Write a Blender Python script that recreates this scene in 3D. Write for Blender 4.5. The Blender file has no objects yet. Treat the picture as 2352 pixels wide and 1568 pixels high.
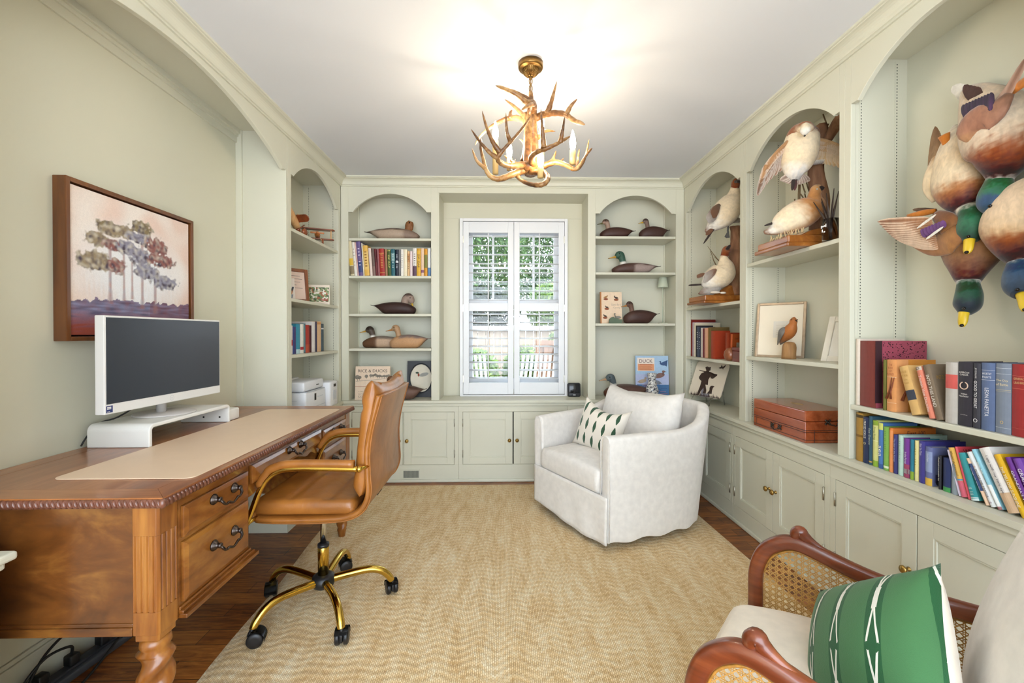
WORLD, SUN, EXPO, BULB = 3.1, 2.4, 1.36, 4.1
import bpy, math, random
from mathutils import Vector, Matrix, noise
random.seed(7)
SC = bpy.context.scene
COL = SC.collection
PI = math.pi
R = math.radians
V = Vector

# ------------------------------------------------------------------ camera model (2352 x 1568 frame)
CF, CH, CYAW, CPIT, CCX, CCY = 980.0, 1.18, R(1.345), R(0.4), 1176.0, 773.8
_cf = V((math.sin(CYAW)*math.cos(CPIT), math.cos(CYAW)*math.cos(CPIT), -math.sin(CPIT)))
_cr = V((math.cos(CYAW), -math.sin(CYAW), 0))
_cu = V((math.sin(CYAW)*math.sin(CPIT), math.cos(CYAW)*math.sin(CPIT), math.cos(CPIT)))
def at(px, py, X=None, Y=None, Z=None):
    """the point of the plane X / Y / Z = const seen at a pixel of the photograph"""
    d = _cf + _cr*((px-CCX)/CF) - _cu*((py-CCY)/CF)
    t = X/d.x if X is not None else (Y/d.y if Y is not None else (Z-CH)/d.z)
    return V((t*d.x, t*d.y, CH+t*d.z))

# ------------------------------------------------------------------ materials
def lin(h):
    if isinstance(h, tuple): return h if len(h) == 4 else h+(1.0,)
    h = h.lstrip('#')
    o = []
    for i in (0, 2, 4):
        c = int(h[i:i+2], 16)/255
        o.append(c/12.92 if c <= .04045 else ((c+.055)/1.055)**2.4)
    return tuple(o)+(1.0,)
_M = {}
class NT:
    def __init__(s, name):
        s.m = bpy.data.materials.new(name); s.m.use_nodes = True
        s.t = s.m.node_tree; s.n = s.t.nodes; s.l = s.t.links
        s.b = s.n['Principled BSDF']; s.out = s.n['Material Output']
    def add(s, typ, **k):
        n = s.n.new(typ)
        for a, v in k.items():
            if a.startswith('i_'): n.inputs[a[2:].replace('_', ' ')].default_value = v
            else: setattr(n, a, v)
        return n
    def ln(s, a, b): s.l.new(a, b)
    def coord(s, scale=(1, 1, 1), kind='Object', rot=(0, 0, 0)):
        tc = s.add('ShaderNodeTexCoord'); mp = s.add('ShaderNodeMapping')
        mp.inputs['Scale'].default_value = scale; mp.inputs['Rotation'].default_value = rot
        s.ln(tc.outputs[kind], mp.inputs['Vector']); return mp.outputs[0]
    def noise(s, vec, scale=5, detail=3, dist=0, rough=.5):
        n = s.add('ShaderNodeTexNoise'); s.ln(vec, n.inputs['Vector'])
        n.inputs['Scale'].default_value = scale; n.inputs['Detail'].default_value = detail
        n.inputs['Distortion'].default_value = dist; n.inputs['Roughness'].default_value = rough
        return n.outputs['Fac']
    def ramp(s, fac, stops, interp='LINEAR'):
        r = s.add('ShaderNodeValToRGB'); cr = r.color_ramp; cr.interpolation = interp
        while len(cr.elements) < len(stops): cr.elements.new(.5)
        for e, (p, c) in zip(cr.elements, stops): e.position = p; e.color = lin(c)
        s.ln(fac, r.inputs['Fac']); return r.outputs['Color']
    def bump(s, h, strength=.2, dist=.002):
        b = s.add('ShaderNodeBump'); b.inputs['Strength'].default_value = strength
        b.inputs['Distance'].default_value = dist
        s.ln(h, b.inputs['Height']); s.ln(b.outputs[0], s.b.inputs['Normal']); return b
    def math(s, op, a, b=None, c=None):
        n = s.add('ShaderNodeMath', operation=op)
        for i, x in enumerate((a, b, c)):
            if x is None: continue
            if isinstance(x, (int, float)): n.inputs[i].default_value = x
            else: s.ln(x, n.inputs[i])
        return n.outputs[0]
    def mix(s, fac, a, b, blend='MIX'):
        n = s.add('ShaderNodeMix', data_type='RGBA', blend_type=blend)
        for i, x in ((0, fac), (6, a), (7, b)):
            if isinstance(x, (int, float)): n.inputs[i].default_value = x
            elif isinstance(x, (str, tuple)): n.inputs[i].default_value = lin(x)
            else: s.ln(x, n.inputs[i])
        return n.outputs[2]
    def set(s, rough=.5, metal=0., coat=0., spec=None, sheen=0., trans=0., ior=None):
        b = s.b.inputs
        b['Roughness'].default_value = rough; b['Metallic'].default_value = metal
        b['Coat Weight'].default_value = coat; b['Coat Roughness'].default_value = .12
        b['Sheen Weight'].default_value = sheen; b['Transmission Weight'].default_value = trans
        if spec is not None: b['Specular IOR Level'].default_value = spec
        if ior: b['IOR'].default_value = ior
    def base(s, c):
        if isinstance(c, (str, tuple)): s.b.inputs['Base Color'].default_value = lin(c)
        else: s.ln(c, s.b.inputs['Base Color'])
def plain(name, c, rough=.5, metal=0., coat=0., spec=None, sheen=0., trans=0., var=.06, nscale=14, bump=0., bscale=200):
    """a plain colour with a little procedural mottling and optional fine bump"""
    if name in _M: return _M[name]
    n = NT(name); n.set(rough, metal, coat, spec, sheen, trans)
    co = n.coord()
    if var > 0:
        f = n.noise(co, nscale, 2); l = lin(c)
        n.base(n.ramp(f, [(.25, tuple(max(0, x*(1-var)) for x in l[:3])), (.75, tuple(min(1, x*(1+var)) for x in l[:3]))]))
    else: n.base(c)
    if bump: n.bump(n.noise(co, bscale, 3), bump, .001)
    _M[name] = n.m; return n.m
def wood(name, dark, mid, light, axis='x', scale=9., rough=.35, coat=.25, stretch=9., bump=.05):
    if name in _M: return _M[name]
    n = NT(name); n.set(rough, 0, coat)
    s = {'x': (1/stretch, 1, 1), 'y': (1, 1/stretch, 1), 'z': (1, 1, 1/stretch)}[axis]
    co = n.coord(s)
    a = n.noise(co, scale*2, 5, 1.2, .6); b = n.noise(co, scale*9, 3, .3)
    big = n.noise(n.coord((.8, .8, .8)), 5, 2)
    f = n.math('ADD', n.math('MULTIPLY', a, .6), n.math('ADD', n.math('MULTIPLY', b, .2), n.math('MULTIPLY', big, .2)))
    n.base(n.ramp(f, [(.32, dark), (.5, mid), (.68, light)]))
    n.bump(b, bump, .001)
    _M[name] = n.m; return n.m
def fabric(name, c, rough=.95, scale=420, bump=.25, var=.05, sheen=.2):
    if name in _M: return _M[name]
    n = NT(name); n.set(rough, sheen=sheen, spec=.2)
    co = n.coord()
    w1 = n.add('ShaderNodeTexWave', wave_type='BANDS', bands_direction='X', i_Scale=scale/6.28, i_Distortion=1.)
    w2 = n.add('ShaderNodeTexWave', wave_type='BANDS', bands_direction='Z', i_Scale=scale/6.28, i_Distortion=1.)
    n.ln(co, w1.inputs[0]); n.ln(co, w2.inputs[0])
    h = n.math('ADD', w1.outputs['Fac'], w2.outputs['Fac'])
    crease = n.noise(co, 7, 3, .8)
    n.bump(n.math('ADD', n.math('MULTIPLY', h, .12), n.math('MULTIPLY', crease, 2.2)), bump, .004)
    l = lin(c)
    n.base(n.ramp(n.noise(co, 30, 4), [(.3, tuple(x*(1-var) for x in l[:3])), (.7, tuple(min(1, x*(1+var)) for x in l[:3]))]))
    _M[name] = n.m; return n.m
def colattr(name, rough=.7, fine=90, var=.25, sheen=.1, stretch=(1, 1, 1)):
    """plumage / painted wood: own colours come with the mesh, broken up by fine feather mottling"""
    if name in _M: return _M[name]
    n = NT(name); n.set(rough, sheen=sheen, spec=.3)
    a = n.add('ShaderNodeAttribute', attribute_name='plumage')
    co = n.coord(stretch)
    f = n.noise(co, fine, 4, .5)
    d = n.ramp(f, [(.3, (1-var,)*3), (.65, (1.0,)*3)])
    n.base(n.mix(1.0, a.outputs['Color'], d, 'MULTIPLY'))
    n.bump(f, .25, .002)
    _M[name] = n.m; return n.m

# ------------------------------------------------------------------ mesh builder
class MB:
    def __init__(s): s.v = []; s.f = []; s.m = []; s.sm = []; s.c = {}
    def add(s, vs, fs, mi=0, sm=False, M=None, cols=None):
        o = len(s.v)
        for i, p in enumerate(vs):
            p = V(p); s.v.append(M @ p if M else p)
            if cols: s.c[o+i] = cols[i]
        for f in fs: s.f.append([o+i for i in f]); s.m.append(mi); s.sm.append(sm)
        return s
    def box(s, a, b, mi=0, M=None):
        s.k = getattr(s, 'k', 0)+1; e = 2.5e-5*(s.k % 6)
        x0, x1 = sorted((a[0], b[0])); y0, y1 = sorted((a[1], b[1])); z0, z1 = sorted((a[2], b[2]))
        x0 -= e; x1 += e; y0 -= e; y1 += e; z0 -= e*(z0 > .01); z1 += e
        return s.add([(x0, y0, z0), (x1, y0, z0), (x1, y1, z0), (x0, y1, z0), (x0, y0, z1), (x1, y0, z1), (x1, y1, z1), (x0, y1, z1)],
                     [(0, 3, 2, 1), (4, 5, 6, 7), (0, 1, 5, 4), (1, 2, 6, 5), (2, 3, 7, 6), (3, 0, 4, 7)], mi, False, M)
    def prism(s, poly, d0, d1, ax='z', mi=0, M=None, sm=False):
        """extrude a 2-D polygon: ax z -> (x,y), ax y -> (x,z), ax x -> (y,z)"""
        A = sum(poly[i][0]*poly[(i+1) % len(poly)][1]-poly[(i+1) % len(poly)][0]*poly[i][1] for i in range(len(poly)))
        if A < 0: poly = poly[::-1]
        f3 = {'z': lambda p, d: (p[0], p[1], d), 'y': lambda p, d: (p[0], d, p[1]), 'x': lambda p, d: (d, p[0], p[1])}[ax]
        n = len(poly)
        vs = [f3(p, d0) for p in poly]+[f3(p, d1) for p in poly]
        fs = [tuple(range(n))[::-1], tuple(range(n, 2*n))]+[(i, (i+1) % n, n+(i+1) % n, n+i) for i in range(n)]
        if (ax == 'y') != (d1 < d0): fs = [f[::-1] for f in fs]
        return s.add(vs, fs, mi, sm, M)
    def lathe(s, prof, seg=24, mi=0, M=None, sm=True, ang=2*PI):
        vs = []; fs = []; n = len(prof)
        for r, z in prof:
            for k in range(seg): a = ang*k/seg; vs.append((r*math.cos(a), r*math.sin(a), z))
        for i in range(n-1):
            for k in range(seg):
                k2 = (k+1) % seg; fs.append((i*seg+k, i*seg+k2, (i+1)*seg+k2, (i+1)*seg+k))
        if prof[0][0] > 1e-5: fs.append(tuple(range(seg))[::-1])
        if prof[-1][0] > 1e-5: fs.append(tuple((n-1)*seg+k for k in range(seg)))
        return s.add(vs, fs, mi, sm, M)
    def loft(s, rings, caps=True, mi=0, sm=True, M=None, cols=None, closed=False):
        k = len(rings[0]); vs = [p for r in rings for p in r]; fs = []
        n = len(rings)
        for i in range(n if closed else n-1):
            a, b = i*k, ((i+1) % n)*k
            for j in range(k): j2 = (j+1) % k; fs.append((a+j, a+j2, b+j2, b+j))
        if caps and not closed: fs += [tuple(range(k))[::-1], tuple((n-1)*k+j for j in range(k))]
        cl = [c for r in cols for c in r] if cols else None
        return s.add(vs, fs, mi, sm, M, cl)
    def tube(s, pts, r, seg=8, mi=0, closed=False, M=None, caps=True, flat=None):
        pts = [V(p) for p in pts]; n = len(pts)
        rr = r if isinstance(r, (list, tuple)) else [r]*n
        T = []
        for i in range(n):
            a = pts[(i-1) % n] if closed or i > 0 else pts[i]; b = pts[(i+1) % n] if closed or i < n-1 else pts[i]
            t = (b-a); T.append(t.normalized() if t.length > 1e-9 else V((0, 0, 1)))
        up = V((0, 0, 1)) if abs(T[0].z) < .9 else V((1, 0, 0))
        nx = (up-T[0]*up.dot(T[0])).normalized(); rings = []
        for i in range(n):
            nx = (nx-T[i]*nx.dot(T[i]))
            nx = nx.normalized() if nx.length > 1e-6 else T[i].orthogonal().normalized()
            by = T[i].cross(nx)
            fl = flat or 1.
            rings.append([pts[i]+nx*(rr[i]*fl*math.cos(2*PI*k/seg))+by*(rr[i]*math.sin(2*PI*k/seg)) for k in range(seg)])
        return s.loft(rings, caps, mi, True, M, closed=closed)
    def ball(s, c, r, seg=16, rings=10, mi=0, M=None):
        if isinstance(r, (int, float)): r = (r, r, r)
        vs = [(c[0], c[1], c[2]-r[2])]; fs = []
        for i in range(1, rings):
            a = -PI/2+PI*i/rings
            for k in range(seg): b = 2*PI*k/seg; vs.append((c[0]+r[0]*math.cos(a)*math.cos(b), c[1]+r[1]*math.cos(a)*math.sin(b), c[2]+r[2]*math.sin(a)))
        vs.append((c[0], c[1], c[2]+r[2])); L = len(vs)-1
        for k in range(seg): fs.append((0, 1+(k+1) % seg, 1+k)); fs.append((L, 1+(rings-2)*seg+k, 1+(rings-2)*seg+(k+1) % seg))
        for i in range(rings-2):
            for k in range(seg): k2 = (k+1) % seg; fs.append((1+i*seg+k, 1+i*seg+k2, 1+(i+1)*seg+k2, 1+(i+1)*seg+k))
        return s.add(vs, fs, mi, True, M)
    def rbox(s, a, b, r=.01, n=5, mi=0, M=None, fn=None):
        """box a-b with rounded edges; fn may push the points about"""
        c = (V(a)+V(b))/2; h = (V(b)-V(a))/2; h = V((abs(h.x), abs(h.y), abs(h.z)))
        r = min(r, h.x*.999, h.y*.999, h.z*.999)
        if n % 2 == 0: n += 1
        vs = []; fs = []
        for ax in range(3):
            for sg in (-1, 1):
                o = len(vs)
                for i in range(n+1):
                    for j in range(n+1):
                        u = math.tan((i/n-.5)*PI/2); w = math.tan((j/n-.5)*PI/2)
                        p = [0, 0, 0]; p[ax] = sg; p[(ax+1) % 3] = u; p[(ax+2) % 3] = w
                        d = V(p).normalized()
                        q = V([math.copysign(h[k]-r, d[k])+r*d[k] for k in range(3)])
                        vs.append(fn(q+c) if fn else q+c)
                for i in range(n):
                    for j in range(n):
                        f = (o+i*(n+1)+j, o+(i+1)*(n+1)+j, o+(i+1)*(n+1)+j+1, o+i*(n+1)+j+1)
                        fs.append(f if sg > 0 else f[::-1])
        return s.add(vs, fs, mi, True, M)
    def grid(s, nu, nv, fn, mi=0, sm=True, M=None, flip=False, colfn=None):
        vs = [fn(i/nu, j/nv) for i in range(nu+1) for j in range(nv+1)]; w = nv+1
        fs = [(i*w+j, (i+1)*w+j, (i+1)*w+j+1, i*w+j+1) for i in range(nu) for j in range(nv)]
        if flip: fs = [f[::-1] for f in fs]
        return s.add(vs, fs, mi, sm, M, [colfn(i/nu, j/nv) for i in range(nu+1) for j in range(nv+1)] if colfn else None)
    def pillow(s, w, h, t, n=14, mi=0, M=None, pinch=.06, sag=0., p=.55, mi_back=None):
        """scatter cushion standing in the x-z plane, thickness along y"""
        for sg in (-1, 1):
            def fn(a, b):
                u = a*2-1; v = b*2-1
                k = max(0, (1-u*u)*(1-v*v))**p
                x = u*w/2*(1-pinch*(1-v*v)*abs(u)); z = v*h/2*(1-pinch*(1-u*u)*abs(v))
                z -= sag*(1-u*u)*(v > 0)*v*v
                return V((x, sg*t/2*k, z))
            s.grid(n, n, fn, mi if sg < 0 or mi_back is None else mi_back, True, M, flip=sg > 0)
        return s
    def build(s, name, mats, parent=None, world=False, bevel=0., seg=2, sub=0, weld=0., solid=0.):
        me = bpy.data.meshes.new(name)
        vs = s.v
        if world and parent is not None:
            iv = wm(parent).inverted(); vs = [iv @ p for p in vs]
        me.from_pydata([tuple(p) for p in vs], [], s.f)
        mats = mats if isinstance(mats, (list, tuple)) else [mats]
        for m in mats: me.materials.append(m)
        me.polygons.foreach_set('material_index', s.m); me.polygons.foreach_set('use_smooth', s.sm)
        if s.c:
            ca = me.color_attributes.new('plumage', 'FLOAT_COLOR', 'POINT')
            for i in range(len(s.v)): ca.data[i].color = s.c.get(i, (.5, .5, .5, 1))
        me.update()
        o = bpy.data.objects.new(name, me); COL.objects.link(o)
        if parent is not None: o.parent = parent
        if weld: md = o.modifiers.new('weld', 'WELD'); md.merge_threshold = weld
        if solid: md = o.modifiers.new('solid', 'SOLIDIFY'); md.thickness = solid; md.offset = 0
        if bevel:
            md = o.modifiers.new('bevel', 'BEVEL'); md.width = bevel; md.segments = seg; md.limit_method = 'ANGLE'; md.angle_limit = R(40)
            md.harden_normals = False
        if sub: md = o.modifiers.new('sub', 'SUBSURF'); md.levels = sub; md.render_levels = sub
        return o
def wm(o):
    m = Matrix.Identity(4)
    while o is not None: m = o.matrix_basis @ m; o = o.parent
    return m
def tag(o, label=None, cat=None, group=None, kind=None):
    if label: o['label'] = label
    if cat: o['category'] = cat
    if group: o['group'] = group
    if kind: o['kind'] = kind
    return o
def thing(name, label, cat, loc=(0, 0, 0), rotz=0., group=None, rot=None):
    o = bpy.data.objects.new(name, None); COL.objects.link(o)
    o.empty_display_size = .05
    o.location = loc; o.rotation_euler = rot if rot else (0, 0, rotz)
    return tag(o, label, cat, group)
def struct(o): o['kind'] = 'structure'; return o
def TR(x=0, y=0, z=0, rx=0, ry=0, rz=0, s=1.):
    return Matrix.Translation((x, y, z)) @ Matrix.Rotation(rz, 4, 'Z') @ Matrix.Rotation(ry, 4, 'Y') @ Matrix.Rotation(rx, 4, 'X') @ Matrix.Scale(s, 4)
def frame(o, x, y):
    x = V(x).normalized(); y = V(y); y = (y-x*y.dot(x)).normalized(); z = x.cross(y)
    m = Matrix.Identity(4)
    for i in range(3): m[i][0] = x[i]; m[i][1] = y[i]; m[i][2] = z[i]; m[i][3] = o[i]
    return m
def cspline(pts, n=8, closed=False):
    """Catmull-Rom through points (any dimension)"""
    P = [tuple(p) for p in pts]; out = []; N = len(P)
    rng = range(N) if closed else range(N-1)
    for i in rng:
        g = lambda k: P[k % N] if closed else P[min(max(k, 0), N-1)]
        p0, p1, p2, p3 = g(i-1), g(i), g(i+1), g(i+2)
        for k in range(n):
            t = k/n
            out.append(tuple(.5*((2*b)+(-a+c)*t+(2*a-5*b+4*c-d)*t*t+(-a+3*b-3*c+d)*t**3) for a, b, c, d in zip(p0, p1, p2, p3)))
    if not closed: out.append(P[-1])
    return out
def arc2(x0, x1, z0, rise, n=24):
    """segmental arch from (x0,z0) to (x1,z0)"""
    a = (x1-x0)/2; r = (a*a+rise*rise)/(2*rise); th = math.asin(min(1, a/r)); cx = (x0+x1)/2; cz = z0+rise-r
    return [(cx+r*math.sin(-th+2*th*k/n), cz+r*math.cos(-th+2*th*k/n)) for k in range(n+1)]
_TX = {}
def text_mesh(t):
    """outline of a word as flat faces, box 1 x 1"""
    if t in _TX: return _TX[t]
    cu = bpy.data.curves.new('lettering', 'FONT'); cu.body = t; cu.resolution_u = 2; cu.fill_mode = 'FRONT'
    ob = bpy.data.objects.new('lettering', cu); COL.objects.link(ob)
    dg = bpy.context.evaluated_depsgraph_get()
    me = bpy.data.meshes.new_from_object(ob.evaluated_get(dg))
    vs = [v.co.copy() for v in me.vertices]; fs = [tuple(p.vertices) for p in me.polygons]
    bpy.data.objects.remove(ob); bpy.data.curves.remove(cu); bpy.data.meshes.remove(me)
    x0 = min(v.x for v in vs); x1 = max(v.x for v in vs); y0 = min(v.y for v in vs); y1 = max(v.y for v in vs)
    vs = [((v.x-x0)/(x1-x0), (v.y-y0)/(y1-y0), 0) for v in vs]
    _TX[t] = (vs, fs); return _TX[t]
def put_text(mb, t, M, w, h, mi=0, center=True):
    """letters filling a w x h box, centred on M's origin, in M's x-y plane facing +z"""
    vs, fs = text_mesh(t)
    o = -.5 if center else 0
    return mb.add([((x+o)*w, (y-.5)*h, 0) for x, y, _ in vs], fs, mi, False, M)
# ------------------------------------------------------------------ the room
XL, XR, YB, ZC = -1.273, 1.466, 3.41, 2.412      # faces of the panelling, ceiling height
XLB, XRB, YBB = -1.56, 1.706, 3.66               # backs of the recesses
ZT = .653                                        # counter top
YF = -1.7                                        # where the room opens behind the camera
paint = plain('sage_paint', '#d6d4c1', .42, var=.02, nscale=3)
paint2 = plain('sage_wall_paint', '#d6d3be', .6, var=.025, nscale=2)
white_ceil = plain('ceiling_paint', '#e4e6ea', .8, var=.012, nscale=2)
white_gloss = plain('white_gloss_paint', '#eeeff2', .3, var=.01)
dark = plain('dark_gap', '#1c1a18', .9, var=0)
brass = plain('aged_brass', '#a98a4e', .28, metal=1, var=.15, nscale=40)
steel = plain('worn_steel', '#b7b4a8', .35, metal=1, var=.1)
slotm = plain('slot_dark', '#5a5d52', .8, var=0)

# oak floor, boards run across the room
n = NT('oak_floor'); n.set(.38, coat=.12)
co = n.coord()
br = n.add('ShaderNodeTexBrick', offset=.37, squash=1.0); n.ln(co, br.inputs['Vector'])
br.inputs['Color1'].default_value = (0.2, 0.2, 0.2, 1); br.inputs['Color2'].default_value = (.9, .9, .9, 1); br.inputs['Mortar'].default_value = (0, 0, 0, 1)
for k, v in (('Scale', 1.), ('Mortar Size', .0012), ('Mortar Smooth', .1), ('Bias', 0.), ('Brick Width', .85), ('Row Height', .082)): br.inputs[k].default_value = v
g1 = n.noise(n.coord((1/7., 1, 1)), 34, 6, 2.2, .62); g2 = n.noise(n.coord((1/16., 1, 1)), 120, 3, .4)
f = n.math('ADD', n.math('MULTIPLY', br.outputs['Color'], .22), n.math('ADD', n.math('MULTIPLY', g1, .62), n.math('MULTIPLY', g2, .18)))
woodc = n.ramp(f, [(.3, '#34190b'), (.45, '#703d18'), (.6, '#a05f29'), (.78, '#c4853f')])
mort = n.ramp(br.outputs['Fac'], [(0, '#ffffff'), (.6, '#3a2414')])
n.base(n.mix(1., woodc, mort, 'MULTIPLY')); n.bump(n.math('SUBTRACT', g2, br.outputs['Fac']), .12, .002)
floor_m = n.m
struct(MB().box((-1.75, YF, -.05), (1.85, 3.75, 0)).build('floor', floor_m))
struct(MB().box((-1.75, YF, ZC), (1.85, 3.85, ZC+.1)).build('ceiling', white_ceil))
# ---- back wall with the window opening
WX0, WX1, WZ0, WZ1 = -.335, .537, .70, 2.13
b = MB()
b.box((-1.75, YBB+.01, 0), (WX0, YBB+.16, ZC)).box((WX1, YBB+.01, 0), (1.85, YBB+.16, ZC))
b.box((WX0, YBB+.01, 0), (WX1, YBB+.16, WZ0)).box((WX0, YBB+.01, WZ1), (WX1, YBB+.16, ZC))
struct(b.build('wall_back', paint2))
# ---- left wall: recess for the desk, flat wall towards the camera
NJ0, NJ1 = 1.02, 2.554                           # jambs of the desk recess
b = MB().box((-1.75, NJ0-.03, 0), (XLB, 3.75, ZC))
b.box((-1.75, YF, 0), (XL, NJ0-.0, ZC))
struct(b.build('wall_left', paint2))
b = MB().box((XRB+.012, 1.0, 0), (1.85, 3.75, ZC)).box((XR, YF, 0), (1.85, 1.0, ZC))
struct(b.build('wall_right', paint2))
# ---- arch over the desk recess
ledge = .033
A = arc2(NJ0+ledge, NJ1-ledge, 2.142, .178, 40)
poly = [(NJ0, 2.146), (NJ0+ledge*.9, 2.146)]+A+[(NJ1-ledge*.9, 2.146), (NJ1, 2.146), (NJ1, ZC), (NJ0, ZC)]
b = MB().prism(poly, XL-.022, XL, 'x')
struct(b.build('trim_1', paint, bevel=.002))
b = MB().box((XLB, NJ0-.0, 2.375), (XL-.02, NJ1, 2.40))                                 # soffit of the recess
b.box((XLB, NJ1, 0), (XL, NJ1+.018, ZC-.002)).box((XLB, NJ0-.018, 0), (XL, NJ0, ZC-.002))      # jamb boards
b.box((XLB, NJ1-.012, 0), (XLB+.035, NJ1, 2.375))                                       # corner strip
for d, z in ((.03, 2.35), (.018, 2.335), (.010, 2.30)): b.box((XLB, NJ0, z), (XLB+d, NJ1, 2.376))
struct(b.build('trim_2', paint, bevel=.0015))
b = MB().box((XLB, NJ0, 0), (XLB+.016, NJ1, .13)).box((XLB, NJ0, .13), (XLB+.010, NJ1, .145))
struct(b.build('baseboard_left', paint, bevel=.003))
# ---- crown moulding all round
prof = [(0, 2.345), (.009, 2.345), (.009, 2.353), (.016, 2.355), (.019, 2.361)]+[(.02+.037*(1-math.cos(t)), 2.361+.036*math.sin(t)) for t in [PI/2*k/6 for k in range(1, 7)]]+[(.058, 2.400), (.066, 2.402), (.066, ZC), (0, ZC)]
b = MB()
def crown_ring(kind):
    o = []
    for d, z in prof:
        o.append({'l0': (XL+d, YF, z), 'l1': (XL+d, YB-d, z), 'r1': (XR-d, YB-d, z), 'r0': (XR-d, YF, z)}[kind])
    return o
b.loft([crown_ring(k) for k in ('l0', 'l1', 'r1', 'r0')], True, sm=False)
struct(b.build('trim_3', paint))
# ---- window recess: side boards, head, casing
b = MB()
b.box((-.508, YB-.0, ZT), (-.499, YBB+.01, 2.302)).box((.689, YB, ZT), (.692, YBB+.01, 2.302))
b.box((-.508, YB, 2.302), (.692, YB+.022, ZC)).box((-.508, YB+.02, 2.302), (.692, YBB+.012, 2.33))
struct(b.build('trim_4', paint, bevel=.0015))
b = MB().box((-.50, YBB+.006, 2.17), (.69, YBB+.0095, 2.172))
struct(b.build('trim_5', paint))
# ---- shoe moulding along the cabinets
for nm, a, c in (('baseboard_back', (XL, YB-.014, 0), (XR, YB, .024)), ('baseboard_right', (XR-.014, YF, 0), (XR, YB-.014, .024)), ('baseboard_front', (XL, YF, 0), (XL+.014, .98, .024))):
    struct(MB().box(a, c).build(nm, paint, bevel=.006, seg=3))
# ---- window: sashes with muntins and glass
gl = NT('window_glass'); gl.set(.0)
tr = gl.add('ShaderNodeBsdfTransparent'); tr.inputs[0].default_value = (.97, .98, .98, 1)
gs = gl.add('ShaderNodeBsdfGlossy'); gs.inputs['Roughness'].default_value = 0.0
fr = gl.add('ShaderNodeFresnel'); fr.inputs[0].default_value = 1.45
mx = gl.add('ShaderNodeMixShader'); gl.ln(fr.outputs[0], mx.inputs[0]); gl.ln(tr.outputs[0], mx.inputs[1]); gl.ln(gs.outputs[0], mx.inputs[2]); gl.ln(mx.outputs[0], gl.out.inputs[0])
glass_m = gl.m
win = bpy.data.objects.new('window_1', None); COL.objects.link(win); win.location = (.1, YBB+.1, WZ0); struct(win)
yw = YBB+.10
b = MB()
t = .04
b.box((WX0, yw-.03, WZ0), (WX0+t, yw+.05, WZ1)).box((WX1-t, yw-.03, WZ0), (WX1, yw+.05, WZ1)).box((WX0, yw-.03, WZ1-t), (WX1, yw+.05, WZ1)).box((WX0, yw-.03, WZ0), (WX1, yw+.05, WZ0+.05))
b.build('frame', white_gloss, win, world=True, bevel=.002)
zm = 1.46
def sash(name, z0, z1, y, cols, rows):
    b = MB(); s = .038
    b.box((WX0+t, y, z0), (WX0+t+s, y+.03, z1)).box((WX1-t-s, y, z0), (WX1-t, y+.03, z1)).box((WX0+t, y, z0), (WX1-t, y+.03, z0+s)).box((WX0+t, y, z1-s), (WX1-t, y+.03, z1))
    xa, xb = WX0+t+s, WX1-t-s
    for k in range(1, cols): x = xa+(xb-xa)*k/cols; b.box((x-.009, y+.004, z0), (x+.009, y+.026, z1))
    for k in range(1, rows): z = z0+s+(z1-z0-2*s)*k/rows; b.box((xa, y+.004, z-.009), (xb, y+.026, z+.009))
    o = b.build(name, white_gloss, win, world=True)
    MB().box((xa, y+.013, z0+s), (xb, y+.017, z1-s)).build('glass', glass_m, o, world=True)
sash('upper_sash', zm-.02, WZ1-t, yw+.012, 4, 2)
sash('lower_sash', WZ0+.05, zm+.02, yw-.022, 1, 1)

# ---- plantation shutters: outer frame and two hinged panels
SX0, SX1, SZ0, SZ1 = -.356, .558, .653, 2.158
sf = bpy.data.objects.new('window_2', None); COL.objects.link(sf); sf.location = (.1, YBB, SZ0); struct(sf)
b = MB(); t = .026; y0, y1 = YBB-.045, YBB+.01
b.box((SX0, y0, SZ0), (SX0+t, y1, SZ1)).box((SX1-t, y0, SZ0), (SX1, y1, SZ1)).box((SX0+t, y0, SZ1-t*.9), (SX1-t, y1, SZ1)).box((SX0+t, y0, SZ0), (SX1-t, y1, SZ0+.012))
b.build('shutter_frame', white_gloss, sf, world=True, bevel=.002)
shut_m = plain('shutter_paint', '#e9ebef', .35, var=.01)
def shutter(x0, x1, label, hinge_left):
    s = thing('window_shutter', label, 'shutter', (x0 if hinge_left else x1, YBB-.03, SZ0+.014))
    y0, y1 = YBB-.04, YBB-.012; st = .048
    z0, z1 = SZ0+.016, SZ1-.028
    zs = [(.775, 1.372), (1.44, 2.032)]
    b = MB().box((x0, y0, z0), (x0+st, y1, z1)).box((x1-st, y0, z0), (x1, y1, z1))
    for a, c in ((z0, .768), (1.374, 1.442), (2.038, z1)): b.box((x0+st, y0, a), (x1-st, y1, c))
    b.build('shutter_frame', shut_m, s, world=True, bevel=.002)
    for (za, zb), cnt in zip(zs, (9, 8)):
        for k in range(cnt):
            z = za+.03+(zb-za-.055)*k/(cnt-1)
            M = TR((x0+x1)/2, (y0+y1)/2, z, rx=R(7)); hw = (x1-x0)/2-st-.002
            MB().add([(sx*hw, .031*math.cos(a), .0052*math.sin(a)) for sx in (-1, 1) for a in [2*PI*q/10 for q in range(10)]],
                     [tuple(range(10))[::-1], tuple(range(10, 20))]+[(q, (q+1) % 10, 10+(q+1) % 10, 10+q) for q in range(10)], 0, True, M).build('louver', shut_m, s, world=True)
        MB().rbox(((x0+x1)/2-.005, y0-.024, za+.012), ((x0+x1)/2+.005, y0-.014, zb-.004), .003, 3).build('tilt_rod', shut_m, s, world=True)
    for z in (.80, 1.40, 1.98):
        xx = x0 if hinge_left else x1
        MB().box((xx-.006, y0-.003, z-.03), (xx+.006, y0+.002, z+.03)).build('hinge', steel, s, world=True)
shutter(SX0+t+.002, .0985, 'left white plantation shutter panel with two tiers of open louvers', True)
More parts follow.
